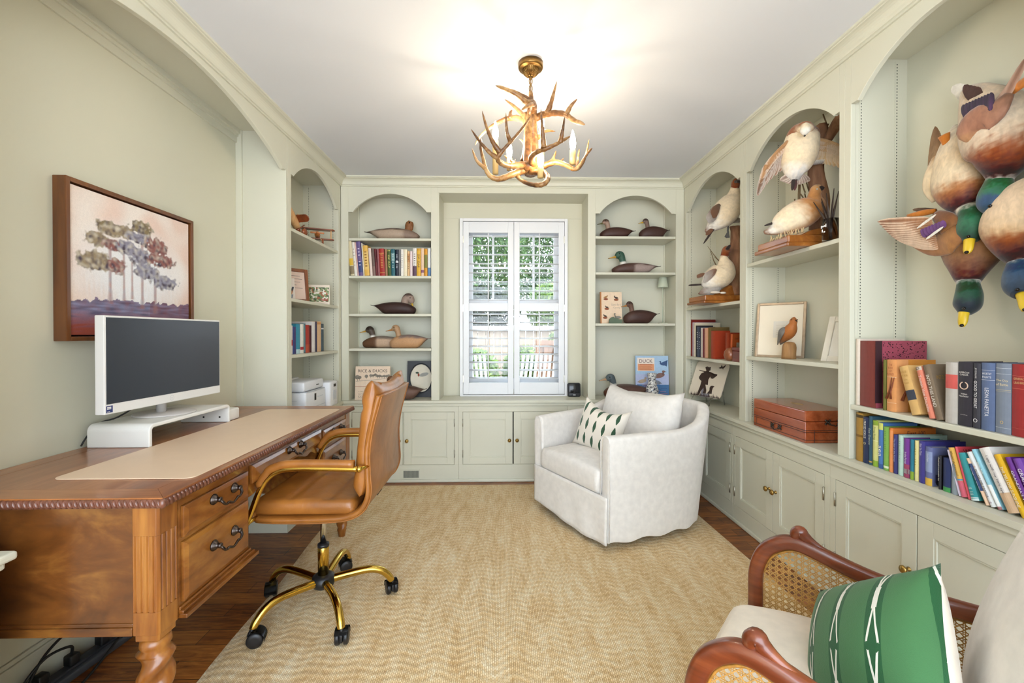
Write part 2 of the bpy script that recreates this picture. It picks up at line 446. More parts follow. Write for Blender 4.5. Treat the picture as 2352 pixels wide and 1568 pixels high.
shutter(.1015, SX1-t-.002, 'right white plantation shutter panel, beside the black desk device on the sill', False)

# ------------------------------------------------------------------ bookcases
def bookcase(label, loc, rotz, L, sl, sr, depth, shelves, standards=True, ztop=ZC-.003, rise=.148):
    """local x along the wall, y into the wall, opening 0..L"""
    t = thing('bookcase', label, 'bookcase', loc, rotz)
    z0 = ZT+.0005-loc[2]
    lg = .032
    b = MB().box((-sl, 0, z0), (0, .02, ztop)).box((L, 0, z0), (L+sr, .02, ztop))
    A = arc2(lg, L-lg, 2.143, rise, 28)
    b.prism([(0, 2.146), (lg*.92, 2.146)]+A+[(L-lg*.92, 2.146), (L, 2.146), (L, ztop), (0, ztop)], 0, .02, 'y')
    b.build('face_frame', paint, t, bevel=.0015)
    MB().box((-sl+.003, depth, z0), (L+sr-.003, depth+.009, ztop)).build('back_panel', paint, t)
    for a, c in ((-.016, 0), (L, L+.016)): MB().box((a, .02, z0), (c, depth, ztop)).build('side_panel', paint, t)
    MB().box((0, .02, 2.335), (L, depth, 2.35)).build('soffit', paint, t)
    for z in shelves: MB().box((.001, .004, z-.020), (L-.001, depth, z)).build('shelf', paint, t, bevel=.002)
    if standards:
        for x, sg in ((0, 1), (L, -1)):
            for y in (.042, depth-.045):
                b = MB().box((x, y-.008, z0+.01), (x+sg*.002, y+.008, 2.325))
                z = z0+.03
                while z < 2.31:
                    b.box((x+sg*.0018, y-.0019, z), (x+sg*.0024, y+.0019, z+.0050), 1); z += .0127
                b.build('shelf_standard', [paint, slotm], t)
    else:
        for x, sg in ((0, 1), (L, -1)): MB().box((x, depth-.012, z0), (x+sg*.006, depth, 2.33)).build('corner_strip', paint, t)
    return t
bookcase('sage bookcase at the far end of left wall, toy planes on top shelf', (XL, 2.614, 0), PI/2, .747, .04, .045, .274, [1.826, 1.398, 1.053])
bookcase('sage built-in bookcase left of the window, packed book row above the duck decoys', (-1.215, YB, 0), 0, .652, .058, .055, .25, [1.941, 1.643, 1.341, 1.066], False)
bookcase('sage built-in bookcase right of the window, three shelves of duck decoys', (.75, YB, 0), 0, .651, .06, .065, .25, [1.966, 1.677, 1.266], False)
bookcase('narrow sage bookcase in the right corner holding two white-breasted mounted ducks', (XR, 3.37, 0), -PI/2, .77, .038, .033, .24, [1.388, 1.004])
bookcase('middle sage bookcase of the right wall, spread-winged duck over a framed print', (XR, 2.534, 0), -PI/2, .707, .033, .031, .24, [1.600, 1.047])
bookcase('nearest sage bookcase on the right, hanging mallards above book rows', (XR, 1.765, 0), -PI/2, .70, .031, .06, .24, [.884])

# ---- base cabinets
def base_cabinet(label, loc, rotz, x0, x1, doors, depth, ztd=.548, zbd=.122):
    t = thing('base_cabinet', label, 'cabinet', loc, rotz)
    b = MB()
    zc = .63
    b.box((x0, 0, .0), (x1, .02, zbd-.002)).box((x0, 0, ztd+.002), (x1, .02, zc))
    xs = [x0]
    for a, c, *_ in doors: xs += [a-.002, c+.002]
    xs.append(x1)
    for a, c in zip(xs[::2], xs[1::2]):
        if c-a > .006: b.box((a, 0, zbd-.002), (c, .02, ztd+.002))
    b.box((x0+.002, .021, .0), (x0+.014, depth, zc)).box((x1-.014, .021, .0), (x1-.002, depth, zc))
    b.build('carcass', paint, t, bevel=.001)
    MB().box((x0+.015, .0235, .03), (x1-.015, .027, zc-.01)).build('interior', dark, t)
    for a, c, side in doors:
        b = MB(); s = .056
        b.box((a, 0, zbd), (a+s, .0195, ztd)).box((c-s, 0, zbd), (c, .0195, ztd)).box((a+s, 0, zbd), (c-s, .0195, zbd+s)).box((a+s, 0, ztd-s), (c-s, .0195, ztd))
        b.box((a+s, .0095, zbd+s), (c-s, .0195, ztd-s))
        q = .007
        for u0, u1, w0, w1 in ((a+s, a+s+q, zbd+s, ztd-s), (c-s-q, c-s, zbd+s, ztd-s), (a+s+q, c-s-q, zbd+s, zbd+s+q), (a+s+q, c-s-q, ztd-s-q, ztd-s)): b.box((u0, .003, w0), (u1, .0095, w1))
        d = b.build('door', paint, t, bevel=.0012)
        kx = c-.026 if side == 'L' else a+.026       # L: hinged at the left
        M = TR(kx, 0, .333, rx=PI/2)
        MB().lathe([(.009, 0), (.009, .002), (.005, .004), (.005, .012), (.010, .016), (.0145, .021), (.0145, .025), (.010, .030), (0, .032)], 18, 0, M).build('knob', brass, d)
        hx = a-.001 if side == 'L' else c+.001
        for z in (zbd+.085, ztd-.085):
            MB().box((hx-.004, -.0035, z-.03), (hx+.004, .004, z+.03)).tube([(hx, -.004, z-.03), (hx, -.004, z+.03)], .0035, 8).build('hinge', steel, d)
    return t
base_cabinet('sage base cabinet under the duck bookcase left of the window, behind tan chair', (XL, YB, 0), 0, .024, .925, [(.083, .483, 'L'), (.493, .892, 'R')], .24, .558, .140)
base_cabinet('sage base cabinet directly under the window shutters', (XL, YB, 0), 0, .926, 1.80, [(.961, 1.358, 'L'), (1.367, 1.775, 'R')], .24, .558, .140)
base_cabinet('sage base cabinet right of the window, mostly behind the white armchair', (XL, YB, 0), 0, 1.801, 2.714, [(1.833, 2.23, 'L'), (2.24, 2.65, 'R')], .24, .558, .140)
base_cabinet('sage base cabinet in the right corner, half hidden by the white armchair', (XR, 3.384, 0), -PI/2, -.024, .71, [(.03, .295, 'L'), (.299, .681, 'R')], .235, .54, .108)
base_cabinet('sage base cabinet under the reddish wooden chest, paired brass knobs', (XR, 3.384, 0), -PI/2, .711, 1.514, [(.740, 1.109, 'L'), (1.113, 1.480, 'R')], .235, .54, .108)
base_cabinet('nearest sage base cabinet under the children\'s books, behind cane armchair', (XR, 3.384, 0), -PI/2, 1.515, 2.38, [(1.548, 1.913, 'L'), (1.917, 2.30, 'R')], .235, .54, .108)
base_cabinet('sage base cabinet under the white printer, behind the far end of desk', (XL, 2.556, 0), PI/2, 0, .853, [(.05, .40, 'L'), (.404, .77, 'R')], .28, .54, .108)
# near-left cabinet beyond the desk recess
t = thing('base_cabinet', 'low sage cabinet end at the near left corner beside the desk side', 'cabinet', (-1.24, .6, 0))
MB().box((-1.272, .2, 0), (-1.21, 1.045, .622)).build('carcass', paint, t, world=True, bevel=.002)
MB().box((-1.272, .2, .632), (-1.181, 1.068, .653)).box((-1.272, .2, .612), (-1.197, 1.056, .632)).build('counter_nose', paint, t, world=True, bevel=.007, seg=3)
# continuous worktop round three sides
n0 = .025
def wpoly(d): return [(XLB+.004, NJ1+.02), (XL+d, NJ1+.02), (XL+d, YB-d), (XR-d, YB-d), (XR-d, 1.003), (XRB, 1.003), (XRB, YBB-.003), (XLB+.004, YBB-.003)]
t = MB().prism(wpoly(n0), .632, ZT, 'z').prism(wpoly(.012), .6305, .632, 'z').build('countertop', paint, bevel=.008, seg=3)
tag(t, 'continuous sage worktop running along the left, window and right cabinets', 'countertop')
tag(MB().prism([(XL+.012, NJ1+.02), (XL+.012, YB-.012), (XR-.012, YB-.012), (XR-.012, 1.003), (XR-.001, 1.003), (XR-.001, YB-.001), (XL+.001, YB-.001), (XL+.001, NJ1+.02)], .606, .6302, 'z').build('trim_6', paint, bevel=.004, seg=2), kind='structure')
# supply vent in the cabinet base
t = thing('wall_vent', 'grey slotted air vent in the cabinet base below the window-side doors', 'vent', (-.73, YB, .03))
b = MB().box((-.82, YB-.004, .028), (-.655, YB-.0005, .036)).box((-.82, YB-.004, .092), (-.655, YB-.0005, .10)).box((-.82, YB-.004, .036), (-.785, YB-.0005, .092)).box((-.662, YB-.004, .036), (-.655, YB-.0005, .092))
b.build('frame', paint, t, world=True)
b = MB().box((-.785, YB-.001, .036), (-.662, YB-.0003, .092), 1)
for k in range(24): x = -.784+k*.0052; b.box((x, YB-.0035, .036), (x+.0026, YB-.001, .092))
b.build('grille', [plain('vent_grey', '#a9aca0', .5), dark], t, world=True)
# ------------------------------------------------------------------ writing desk
dk = dict(dark='#4f270b', mid='#87501d', light='#b17a36')
dw_x = wood('desk_wood_across', '#3a1c09', '#6b3d16', '#9a682c', 'x', 4, .3, .35, 2.6)
dw_y = wood('desk_wood_along', axis='y', scale=5, rough=.3, coat=.35, stretch=3, **dk)
dw_z = wood('desk_wood_upright', '#5a2c0d', '#8f541d', '#b87c36', 'z', 7, .3, .35, 7)
dtop = wood('desk_top_wood', '#77411f', '#9b5e34', '#b97d4e', 'y', 5, .3, .4, 8)
dtop2 = wood('desk_top_border', '#7e4620', '#a56636', '#c08450', 'x', 5, .3, .4, 8)
dcarve = plain('desk_carving', '#6d4130', .3, coat=.4, var=.3, nscale=60)
pewter = plain('dark_pewter', '#544c48', .32, metal=1, var=.2, nscale=50)
desk = thing('writing_desk', 'large carved wooden writing desk with twisted legs, under the tree painting', 'desk', (-1.2, 1.82, 0))
DX0, DX1, DY0, DY1 = -1.552, -.870, 1.113, 2.520
b = MB(); w_ = .066
b.box((DX0+w_, DY0+w_, .736), (DX1-w_, DY1-w_, .7598), 0)
for poly, mi in (([(DX0, DY0), (DX1, DY0), (DX1-w_+.0015, DY0+w_-.0012), (DX0+w_, DY0+w_-.0012)], 1), ([(DX0, DY1), (DX1, DY1), (DX1-w_, DY1-w_+.0012), (DX0+w_, DY1-w_+.0012)], 1),
                 ([(DX1+.0, DY0+.001), (DX1, DY1-.001), (DX1-w_+.0012, DY1-w_), (DX1-w_+.0012, DY0+w_)], 0), ([(DX0, DY0+.001), (DX0, DY1-.001), (DX0+w_-.0012, DY1-w_), (DX0+w_-.0012, DY0+w_)], 0)):
    b.prism(poly, .736, .760, 'z', mi)
b.build('desk_top', [dtop, dtop2], desk, world=True)
b = MB()
def gadroon(p0, p1, out, cnt):
    for k in range(cnt):
        p = V(p0).lerp(V(p1), (k+.5)/cnt); d = (V(p1)-V(p0)).normalized()
        M = frame(p, d, V((0, 0, 1))) @ Matrix.Rotation(R(22), 4, 'Z')
        b.ball((0, 0, 0), (.0047, .0125, .0075), 8, 6, 0, M)
gadroon((DX1+.001, DY0, .7455), (DX1+.001, DY1, .7455), None, 100)
gadroon((DX0, DY0-.001, .7455), (DX1, DY0-.001, .7455), None, 49)
for a, c in (((DX1-.02, DY0-.002, .737), (DX1+.003, DY1, .756)), ((DX0, DY0-.003, .737), (DX1, DY0+.02, .756)), ((DX0+.02, DY0+.012, .728), (DX1-.012, DY1-.012, .737))): b.box(a, c)
b.ball((DX1, DY0, .7455), (.009, .009, .013), 10, 8)
b.build('carved_edge', dcarve, desk, world=True)
FX = -.896                                                       # front plane of the pedestals
# fluted corner posts with twisted legs
def fluted(cx, cy, h=.0355):
    ch = .006
    base = []
    def side(a, c):
        o = []
        for k in range(4):
            m = (k+.8)/4.6
            for du, dep in ((-.05, 0), (-.012, 1), (.012, 1), (.05, 0)): o.append((m+du, dep))
        return o
    P = [(-h+ch, -h)]; 
    def pts(p0, p1, nrm):
        r = []
        for m, dep in side(0, 0): r.append((p0[0]+(p1[0]-p0[0])*m-nrm[0]*.004*dep, p0[1]+(p1[1]-p0[1])*m-nrm[1]*.004*dep))
        return r
    c = [(-h, -h), (h, -h), (h, h), (-h, h)]
    nr = [(0, -1), (1, 0), (0, 1), (-1, 0)]
    out = []
    for i in range(4):
        a, d = c[i], c[(i+1) % 4]; tx, ty = (d[0]-a[0])/(2*h), (d[1]-a[1])/(2*h)
        out.append((a[0]+tx*ch, a[1]+ty*ch)); out += pts(a, d, nr[i]); out.append((d[0]-tx*ch, d[1]-ty*ch))
    return [(cx+x, cy+y) for x, y in out], [(cx+x, cy+y) for x, y in [(-h+ch, -h), (h-ch, -h), (h, -h+ch), (h, h-ch), (h-ch, h), (-h+ch, h), (-h, h-ch), (-h, -h+ch)]]
for cx, cy in ((-.928, 1.161), (-.928, 2.488), (-1.51, 1.161), (-1.51, 2.488)):
    b = MB(); fl, pl = fluted(cx, cy)
    b.prism(fl, .455, .655, 'z').prism(pl, .655, .737, 'z').prism(pl, .395, .455, 'z')
    b.prism([(cx+(x-cx)*.9, cy+(y-cy)*.9) for x, y in pl], .378, .395, 'z')
    post = b.build('leg', dw_z, desk, world=True, bevel=.0012)
    b = MB(); rings = []
    prof = [(.378, .026), (.368, .034), (.355, .036), (.345, .030), (.335, .037)]
    n = 60
    for z, r in prof: rings.append([(cx+r*math.cos(2*PI*k/24), cy+r*math.sin(2*PI*k/24), z) for k in range(24)])
    for i in range(n+1):
        tt = i/n; z = .330-tt*.270; r = .039-.016*tt
        rings.append([(cx+r*(1+.22*math.cos(2*(2*PI*k/24)+tt*20))*math.cos(2*PI*k/24), cy+r*(1+.22*math.cos(2*(2*PI*k/24)+tt*20))*math.sin(2*PI*k/24), z) for k in range(24)])
    for z, r in ((.05, .026), (.035, .022), (.02, .019), (.0, .0165)): rings.append([(cx+r*math.cos(2*PI*k/24), cy+r*math.sin(2*PI*k/24), z) for k in range(24)])
    b.loft(rings[::-1]).build('twisted_shaft', dw_z, post, world=True)
# end panels, back panel, pedestals
for y0, y1, ny in ((1.134, 1.15, -1), (2.50, 2.515, 1)):
    b = MB().box((-1.476, y0, .405), (-.963, y1, .737))
    ya = y0 if ny < 0 else y1
    b.box((-1.476, ya+ny*.006, .392), (-.963, ya-ny*.008, .414)).box((-1.476, ya+ny*.003, .414), (-.963, ya-ny*.008, .424))
    b.build('side_panel', dw_x, desk, world=True, bevel=.002)
MB().box((-1.535, 1.196, .405), (-1.52, 2.453, .737)).build('back_panel', dw_y, desk, world=True)
def pull(b, y, z, half=.05):
    for s in (-1, 1):
        M = TR(FX+.014, y+s*half, z+.004, ry=PI/2)
        b.lathe([(.0165, 0), (.0165, .003), (.013, .005), (.0125, .008), (.0085, .010), (.007, .017), (.0085, .021), (.006, .025), (0, .026)], 16, 0, M)
    path = [(FX+.036, y-half, z+.003), (FX+.042, y-half+.004, z-.008), (FX+.043, y-half+.016, z-.017), (FX+.044, y-half*.45, z-.015), (FX+.044, y, z-.024), (FX+.044, y+half*.45, z-.015), (FX+.043, y+half-.016, z-.017), (FX+.042, y+half-.004, z-.008), (FX+.036, y+half, z+.003)]
    p = cspline(path, 5); b.tube(p, [.0032+.0012*abs(math.sin(PI*i/len(p)*4)) for i in range(len(p))], 8)
def raised(b, y0, y1, z0, z1, x0, x1, ch=.012):
    vs = [(x0, y0, z0), (x0, y1, z0), (x0, y1, z1), (x0, y0, z1), (x1-.005, y0, z0), (x1-.005, y1, z0), (x1-.005, y1, z1), (x1-.005, y0, z1), (x1, y0+ch, z0+ch), (x1, y1-ch, z0+ch), (x1, y1-ch, z1-ch), (x1, y0+ch, z1-ch)]
    fs = [(8, 9, 10, 11)]+[(i, (i+1) % 4, 4+(i+1) % 4, 4+i) for i in range(4)]+[(4+i, 4+(i+1) % 4, 8+(i+1) % 4, 8+i) for i in range(4)]
    b.add(vs, fs)
def drawer(y0, y1, z0, z1):
    b = MB(); raised(b, y0, y1, z0, z1, FX-.002, FX+.013)
    d = b.build('drawer', dw_y, desk, world=True, bevel=.001)
    h = MB(); pull(h, (y0+y1)/2+.012, (z0+z1)/2+.014); h.build('handle', pewter, d, world=True)
for y0, y1 in ((1.197, 1.524), (2.126, 2.453)):
    b = MB().box((-1.52, y0, .405), (FX-.002, y0+.016, .737)).box((-1.52, y1-.016, .405), (FX-.002, y1, .737)).box((-1.52, y0+.016, .405), (FX-.003, y1-.016, .42))
    b.box((FX-.02, y0, .70), (FX, y1, .737)).box((FX-.02, y0, .599), (FX, y1, .612)).box((FX-.02, y0, .405), (FX, y1, .432)).box((FX-.02, y0, .405), (FX, y0+.012, .737)).box((FX-.02, y1-.012, .405), (FX, y1, .737))
    for d, z0, z1 in ((.024, .393, .405), (.014, .405, .414), (.006, .414, .424)): b.box((FX-.3, y0, z0), (FX+d, y1+d, z1))
    b.build('pedestal', dw_y, desk, world=True, bevel=.002)
    drawer(y0+.012, y1-.012, .613, .700); drawer(y0+.012, y1-.012, .432, .599)
b = MB(); A = [(1.524, .713), (2.126, .713), (2.126, .60)]
for y, z in cspline([(2.126, .60), (2.08, .603), (2.03, .625), (1.98, .618), (1.90, .640), (1.825, .644), (1.75, .640), (1.67, .618), (1.62, .625), (1.57, .603), (1.524, .60)], 5): A.append((y, z))
b.prism(A, FX-.02, FX-.004, 'x').box((FX-.02, 1.524, .712), (FX, 2.126, .737)).build('apron', dw_y, desk, world=True, bevel=.0015)
drawer(1.535, 2.115, .648, .713)
# ---- things on the desk
pad_m = plain('pad_leather', '#e6c9ab', .45, var=.02, bump=.05, bscale=300)
r_ = .025; y0, y1, x0, x1 = 1.255, 2.395, -1.30, -.897
poly = []
for cx, cy, a0 in ((x1-r_, y0+r_, -90), (x1-r_, y1-r_, 0), (x0+r_, y1-r_, 90), (x0+r_, y0+r_, 180)): poly += [(cx+r_*math.cos(R(a0+15*k)), cy+r_*math.sin(R(a0+15*k))) for k in range(7)]
tag(MB().prism(poly, .7603, .7635, 'z').build('desk_pad', pad_m, bevel=.001), 'long beige leather desk pad on the desk top', 'desk pad')
riser_m = plain('riser_white', '#eceae4', .35, var=.01)
t = thing('monitor_riser', 'white bent monitor riser with rounded ends on the desk', 'monitor riser', (-1.42, 1.84, .7602))
def bentout(y0, y1, z0, z1, r, t_):
    o = [(y0, z0)]+[(y0+r-r*math.cos(R(a)), z1-r+r*math.sin(R(a))) for a in range(0, 91, 15)]+[(y1-r+r*math.sin(R(a)), z1-r+r*math.cos(R(a))) for a in range(0, 91, 15)]+[(y1, z0)]
    ri = max(.004, r-t_)
    i = [(y1-t_, z0)]+[(y1-t_-ri+ri*math.cos(R(a)), z1-t_-ri+ri*math.sin(R(a))) for a in range(0, 91, 15)]+[(y0+t_+ri-ri*math.sin(R(a)), z1-t_-ri+ri*math.cos(R(a))) for a in range(0, 91, 15)]+[(y0+t_, z0)]
    return o+i
MB().prism(bentout(1.605, 2.078, .7602, .846, .026, .015), -1.53, -1.303, 'x').build('shelf', riser_m, t, world=True, bevel=.004, seg=3)
b = MB()
for x in (-1.345, -1.42): b.lathe([(.004, 0), (.004, .002), (0, .002)], 10, 0, TR(x, 2.0631, .785, rx=PI/2))
b.build('screw_hole', dark, t, world=True)
b = MB().rbox((-1.46, 2.085, .7602), (-1.312, 2.165, .815), .008, 5)
tag(b.build('charger_box', riser_m), 'small white box on the desk beyond the far end of monitor riser', 'box')
mon = thing('monitor', 'white desktop monitor with dark blank screen on round foot', 'monitor', (-1.42, 1.83, .8465))
mwhite = plain('monitor_white', '#e6e3de', .35, var=.01); msil = plain('monitor_foot', '#c9c4c0', .45, var=.02)
screen_m = plain('screen_dark', '#2f343c', .25, var=0)
a0, a1 = V((-1.3835, 1.5165, 0)), V((-1.366, 2.10, 0))
M = frame(V((a0.x, a0.y, .897)), a1-a0, (0, 0, 1))               # z axis = out of the screen
L = (a1-a0).length
body = MB().box((0, 0, -.034), (L, .349, 0), 0, M).build('housing', mwhite, mon, world=True, bevel=.003)
MB().box((.007, .036, .0), (L-.007, .342, .0012), 0, M).build('screen', screen_m, mon, world=True)
b = MB()
for k in range(24): pass
b.add([(L*.5+.011*math.cos(2*PI*k/28), .018+.011*math.sin(2*PI*k/28), .0008) for k in range(28)]+[(L*.5+.0092*math.cos(2*PI*k/28), .018+.0092*math.sin(2*PI*k/28), .0008) for k in range(28)], [(k, (k+1) % 28, 28+(k+1) % 28, 28+k) for k in range(28)], 0, False, M)
put_text(b, 'hp', M @ TR(L*.5, .018, .0008), .011, .010)
b.build('logo', plain('logo_grey', '#f8f8f8', .2, metal=.3), mon, world=True)
b = MB().box((.006, .006, 0), (.030, .030, .0006), 0, M).box((.009, .018, .0006), (.024, .0205, .0009), 1, M).box((.009, .022, .0006), (.024, .0265, .0009), 1, M).box((.009, .0085, .0006), (.019, .0105, .0009), 1, M)
b.build('sticker', [plain('sticker_blue', '#27356e', .4), mwhite], mon, world=True)
MB().lathe([(.1085, 0), (.1085, .004), (.104, .007), (0, .008)], 56, 0, TR(-1.42, 1.83, .8465)).build('foot', msil, mon, world=True)
MB().lathe([(.0175, .854), (.0175, 1.05), (0, 1.05)], 24, 0, TR(-1.435, 1.83, 0)).box((-1.435, 1.81, .98), (-1.41, 1.85, 1.1)).build('stand', msil, mon, world=True)
black_rub = plain('black_rubber', '#141414', .5, var=.05)
MB().tube(cspline([(-1.42, 1.80, .95), (-1.46, 1.755, .90), (-1.50, 1.70, .856), (-1.535, 1.66, .84), (-1.542, 1.62, .80), (-1.545, 1.6, .768)], 5), .003, 6).build('cable', black_rub, mon, world=True)
# ---- painting
pic = thing('framed_painting', 'brown framed painting of umbrella pines in mist on the left wall', 'painting', (XLB, 1.835, 1.44))
PY0, PY1, PZ0, PZ1 = 1.520, 2.135, 1.155, 1.733
fm = wood('picture_frame_wood', '#4a2810', '#6f3f1a', '#8a5526', 'z', 6, .3, .4)
b = MB(); xf = -1.513; w_ = .016
for a, c in (((XLB, PY0, PZ0), (xf, PY0+w_, PZ1)), ((XLB, PY1-w_, PZ0), (xf, PY1, PZ1)), ((XLB, PY0+w_, PZ0), (xf, PY1-w_, PZ0+w_)), ((XLB, PY0+w_, PZ1-w_), (xf, PY1-w_, PZ1))): b.box(a, c)
b.build('frame', fm, pic, world=True, bevel=.0025)
MB().box((XLB, PY0+w_, PZ0+w_), (XLB+.012, PY1-w_, PZ1-w_)).build('liner', plain('frame_liner', '#2a1a12', .5), pic, world=True)
def cuv(cx, cy):
    px = 100+cx/2.306; q = lambda p: 1/(1153-p)
    u = (q(px)-q(175))/(q(428)-q(175)); yt = 115+(cx-172)*.3205; yb = 905-(cx-155)*.16
    return u, 1-(cy-yt)/(yb-yt)
blobs = [(350, 325, 48, 30, 0), (310, 392, 60, 34, 1), (395, 420, 55, 26, 2), (300, 505, 80, 46, 1), (400, 520, 42, 34, 2), (440, 350, 55, 30, 1), (525, 325, 50, 30, 0), (520, 375, 62, 24, 3), (455, 425, 50, 34, 3), (600, 415, 50, 40, 2), (520, 465, 60, 34, 3), (618, 475, 62, 30, 2), (545, 535, 56, 34, 3), (640, 580, 58, 30, 3), (375, 350, 40, 26, 1)]
bl = []
for cx, cy, rx, ry, k in blobs:
    u, v = cuv(cx, cy); u2, _ = cuv(cx+rx, cy); _, v2 = cuv(cx, cy-ry); bl.append((u, v, abs(u2-u), abs(v2-v), k))
trunks = [(370, 430, 715, 6), (437, 420, 690, 4), (477, 470, 680, 4), (527, 330, 720, 6), (590, 560, 735, 7)]
tr_ = [(cuv(x, ya)[0], cuv(x, ya)[1], cuv(x, yb)[1], w/420) for x, ya, yb, w in trunks]
gcol = [lin('#8a7a58'), lin('#a08e72'), lin('#96605a'), lin('#9896a8')]
def mixc(a, b_, t): t = min(1, max(0, t)); return tuple(a[i]*(1-t)+b_[i]*t for i in range(3))+(1,)
def paintcol(u, v):
    nz = noise.noise((u*5, v*5, 1)); n2 = noise.noise((u*26, v*26, 4)); n3 = noise.noise((u*9, v*60, 7)); n4 = noise.noise((u*60, v*9, 3))
    c = mixc(lin('#f6ebe2'), lin('#f0d6c8'), .5+nz*1.3+(abs(u-.45)*1.2-.35))
    c = mixc(c, lin('#eef0f3'), min(1, max(0, 1.15-((u-.47)/.5)**2-((v-.45)/.42)**2))*.9)
    if v < .42: c = mixc(c, lin('#d9a97f'), max(0, (.42-v))*1.1*(1-max(0, 1-abs(u-.47)*2.4))+.12*n4)
    h = .235+.02*nz+.03*u+.03*n2
    if v < h:
        c = mixc(lin('#5c5570'), lin('#8f95b8'), .45+n3*.9)
        c = mixc(c, lin('#8f3f2e'), (.15-v)*7+.3+n3*.5) if v < .17 else mixc(c, lin('#9c5a52'), .3*n2+.15)
        if u > .6: c = mixc(c, lin('#7a3038'), .35)
    for tu, va, vb, w in tr_:
        k = abs(u-tu)/(w*(1+.8*max(0, 1-abs(v-vb)*9)))
        if min(va, vb) < v < max(va, vb) and k < 1: c = mixc(c, mixc(lin('#8d7f8c'), lin('#a8624f'), .5+n2), .75*(1-k)**.5)
    best = 0
    for bu, bv, ru, rv, k in bl:
        d = 1-((u-bu)/ru/1.2)**2-((v-bv)/rv/1.22)**2+n2*.8+.3*noise.noise((u*55, v*55, 9))
        if d > .05:
            g = mixc(gcol[k], lin('#e0d8c8'), .12+n2*1.0); g = mixc(g, lin('#4a3f4e'), max(0, .22+1.3*noise.noise((u*38, v*30, 2)))*(1 if v < bv+rv*.3 else .5))
            c = mixc(c, g, min(1, d*3)); best = 1
    return c
art = colattr('canvas_paint', .6, 260, .10)
MB().grid(180, 170, lambda u, v: V((XLB+.036, PY0+.022+(PY1-PY0-.044)*u, PZ0+.022+(PZ1-PZ0-.044)*v)), 0, True, None, False, paintcol).build('canvas', art, pic, world=True)
b = MB().box((XLB+.012, PY0+.022, PZ0+.022), (XLB+.0355, PY1-.022, PZ1-.022))
b.build('canvas_edge', plain('canvas_side', '#6e4a44', .7), pic, world=True)
# ---- power strip and cables on the floor by the wall
t = thing('power_strip', 'long dark grey power strip with plugs on the floor under the desk', 'power strip', (-1.49, 1.5, 0))
M = TR(-1.488, 1.47, 0, rz=R(-7))
MB().rbox((-.033, -.25, .001), (.033, .27, .034), .012, 5, 0, M).rbox((-.018, -.23, .03), (.018, .25, .042), .006, 5, 1, M).build('body', [plain('strip_grey', '#3a3c40', .4), plain('strip_dark', '#23242a', .5)], t, world=True)
for y in (-.06, .03, .13, .2): MB().rbox((-.016, y-.016, .042), (.016, y+.016, .078), .006, 5, 0, M).build('plug', black_rub, t, world=True)
p = lambda x, y, z: M @ V((x, y, z))
for path in ([p(0, .13, .078), (-1.485, 1.60, .13), (-1.50, 1.53, .155), (-1.51, 1.44, .12), (-1.5, 1.36, .05), (-1.48, 1.25, .008), (-1.5, 1.15, .006)],
             [p(0, .03, .078), (-1.48, 1.49, .11), (-1.50, 1.43, .115), (-1.51, 1.37, .07), (-1.50, 1.31, .02), (-1.46, 1.2, .006)],
             [p(0, .2, .07), (-1.43, 1.62, .05), (-1.42, 1.50, .008), (-1.40, 1.40, .005), (-1.37, 1.30, .005), (-1.36, 1.18, .005)]):
    MB().tube(cspline(path, 8), .0045, 8).build('cable', black_rub, t, world=True)
# ------------------------------------------------------------------ jute rug
n = NT('jute_weave'); n.set(.95, sheen=.1, spec=.15)
co = n.coord(); sx = n.add('ShaderNodeSeparateXYZ'); n.ln(co, sx.inputs[0])
nz = n.noise(co, 3.2, 2)
ph = n.math('ADD', n.math('MULTIPLY', sx.outputs[0], 44.), n.math('MULTIPLY', nz, 5.))
wv = n.math('SINE', ph)
amp = n.math('MULTIPLY', n.math('SUBTRACT', n.noise(co, 1.1, 1), .28), .06)
yy = n.math('ADD', sx.outputs[1], n.math('MULTIPLY', wv, amp))
cb = n.add('ShaderNodeCombineXYZ'); n.ln(yy, cb.inputs[0]); n.ln(sx.outputs[0], cb.inputs[1])
br = n.add('ShaderNodeTexBrick', offset=.5); n.ln(cb.outputs[0], br.inputs['Vector'])
br.inputs['Color1'].default_value = (.25, .25, .25, 1); br.inputs['Color2'].default_value = (.85, .85, .85, 1); br.inputs['Mortar'].default_value = (0, 0, 0, 1)
for k, v in (('Scale', 1.), ('Mortar Size', .0011), ('Mortar Smooth', .8), ('Brick Width', .0125), ('Row Height', .0068)): br.inputs[k].default_value = v
row = n.math('SINE', n.math('MULTIPLY', yy, 2*PI/.034))
big = n.noise(n.coord((1, .25, 1)), 26, 4)
f = n.math('ADD', n.math('MULTIPLY', br.outputs['Color'], .3), n.math('ADD', n.math('MULTIPLY', big, .55), n.math('MULTIPLY', row, .042)))
c = n.ramp(f, [(.2, '#d3ab74'), (.42, '#efd2a2'), (.62, '#faeac8')])
c2 = n.mix(n.math('MULTIPLY', br.outputs['Fac'], .5), c, '#a17a49')
n.base(c2)
n.bump(n.math('ADD', n.math('MULTIPLY', n.math('SUBTRACT', 1., br.outputs['Fac']), 1.), n.math('MULTIPLY', row, .35)), .55, .004)
rug_m = n.m
c4 = [at(455, 1568, Z=.01), at(1721, 1282.7, Z=.01), at(1590, 1171, Z=.01), at(730, 1222, Z=.01)]
rl = (c4[0]-c4[3]).normalized(); rr = (c4[1]-c4[2]).normalized()
RA, RB = V((-1.115, 3.30, 0)), V((1.262, 3.30, 0))
rugth = .011
def rug_edge(y, side):
    k = (3.30-y)
    return (-1.125+.052*k+.006*math.sin(y*7)) if side < 0 else (1.262+.03*k)
b = MB(); NY = 46
rows = []
def rz(x, y): return rugth
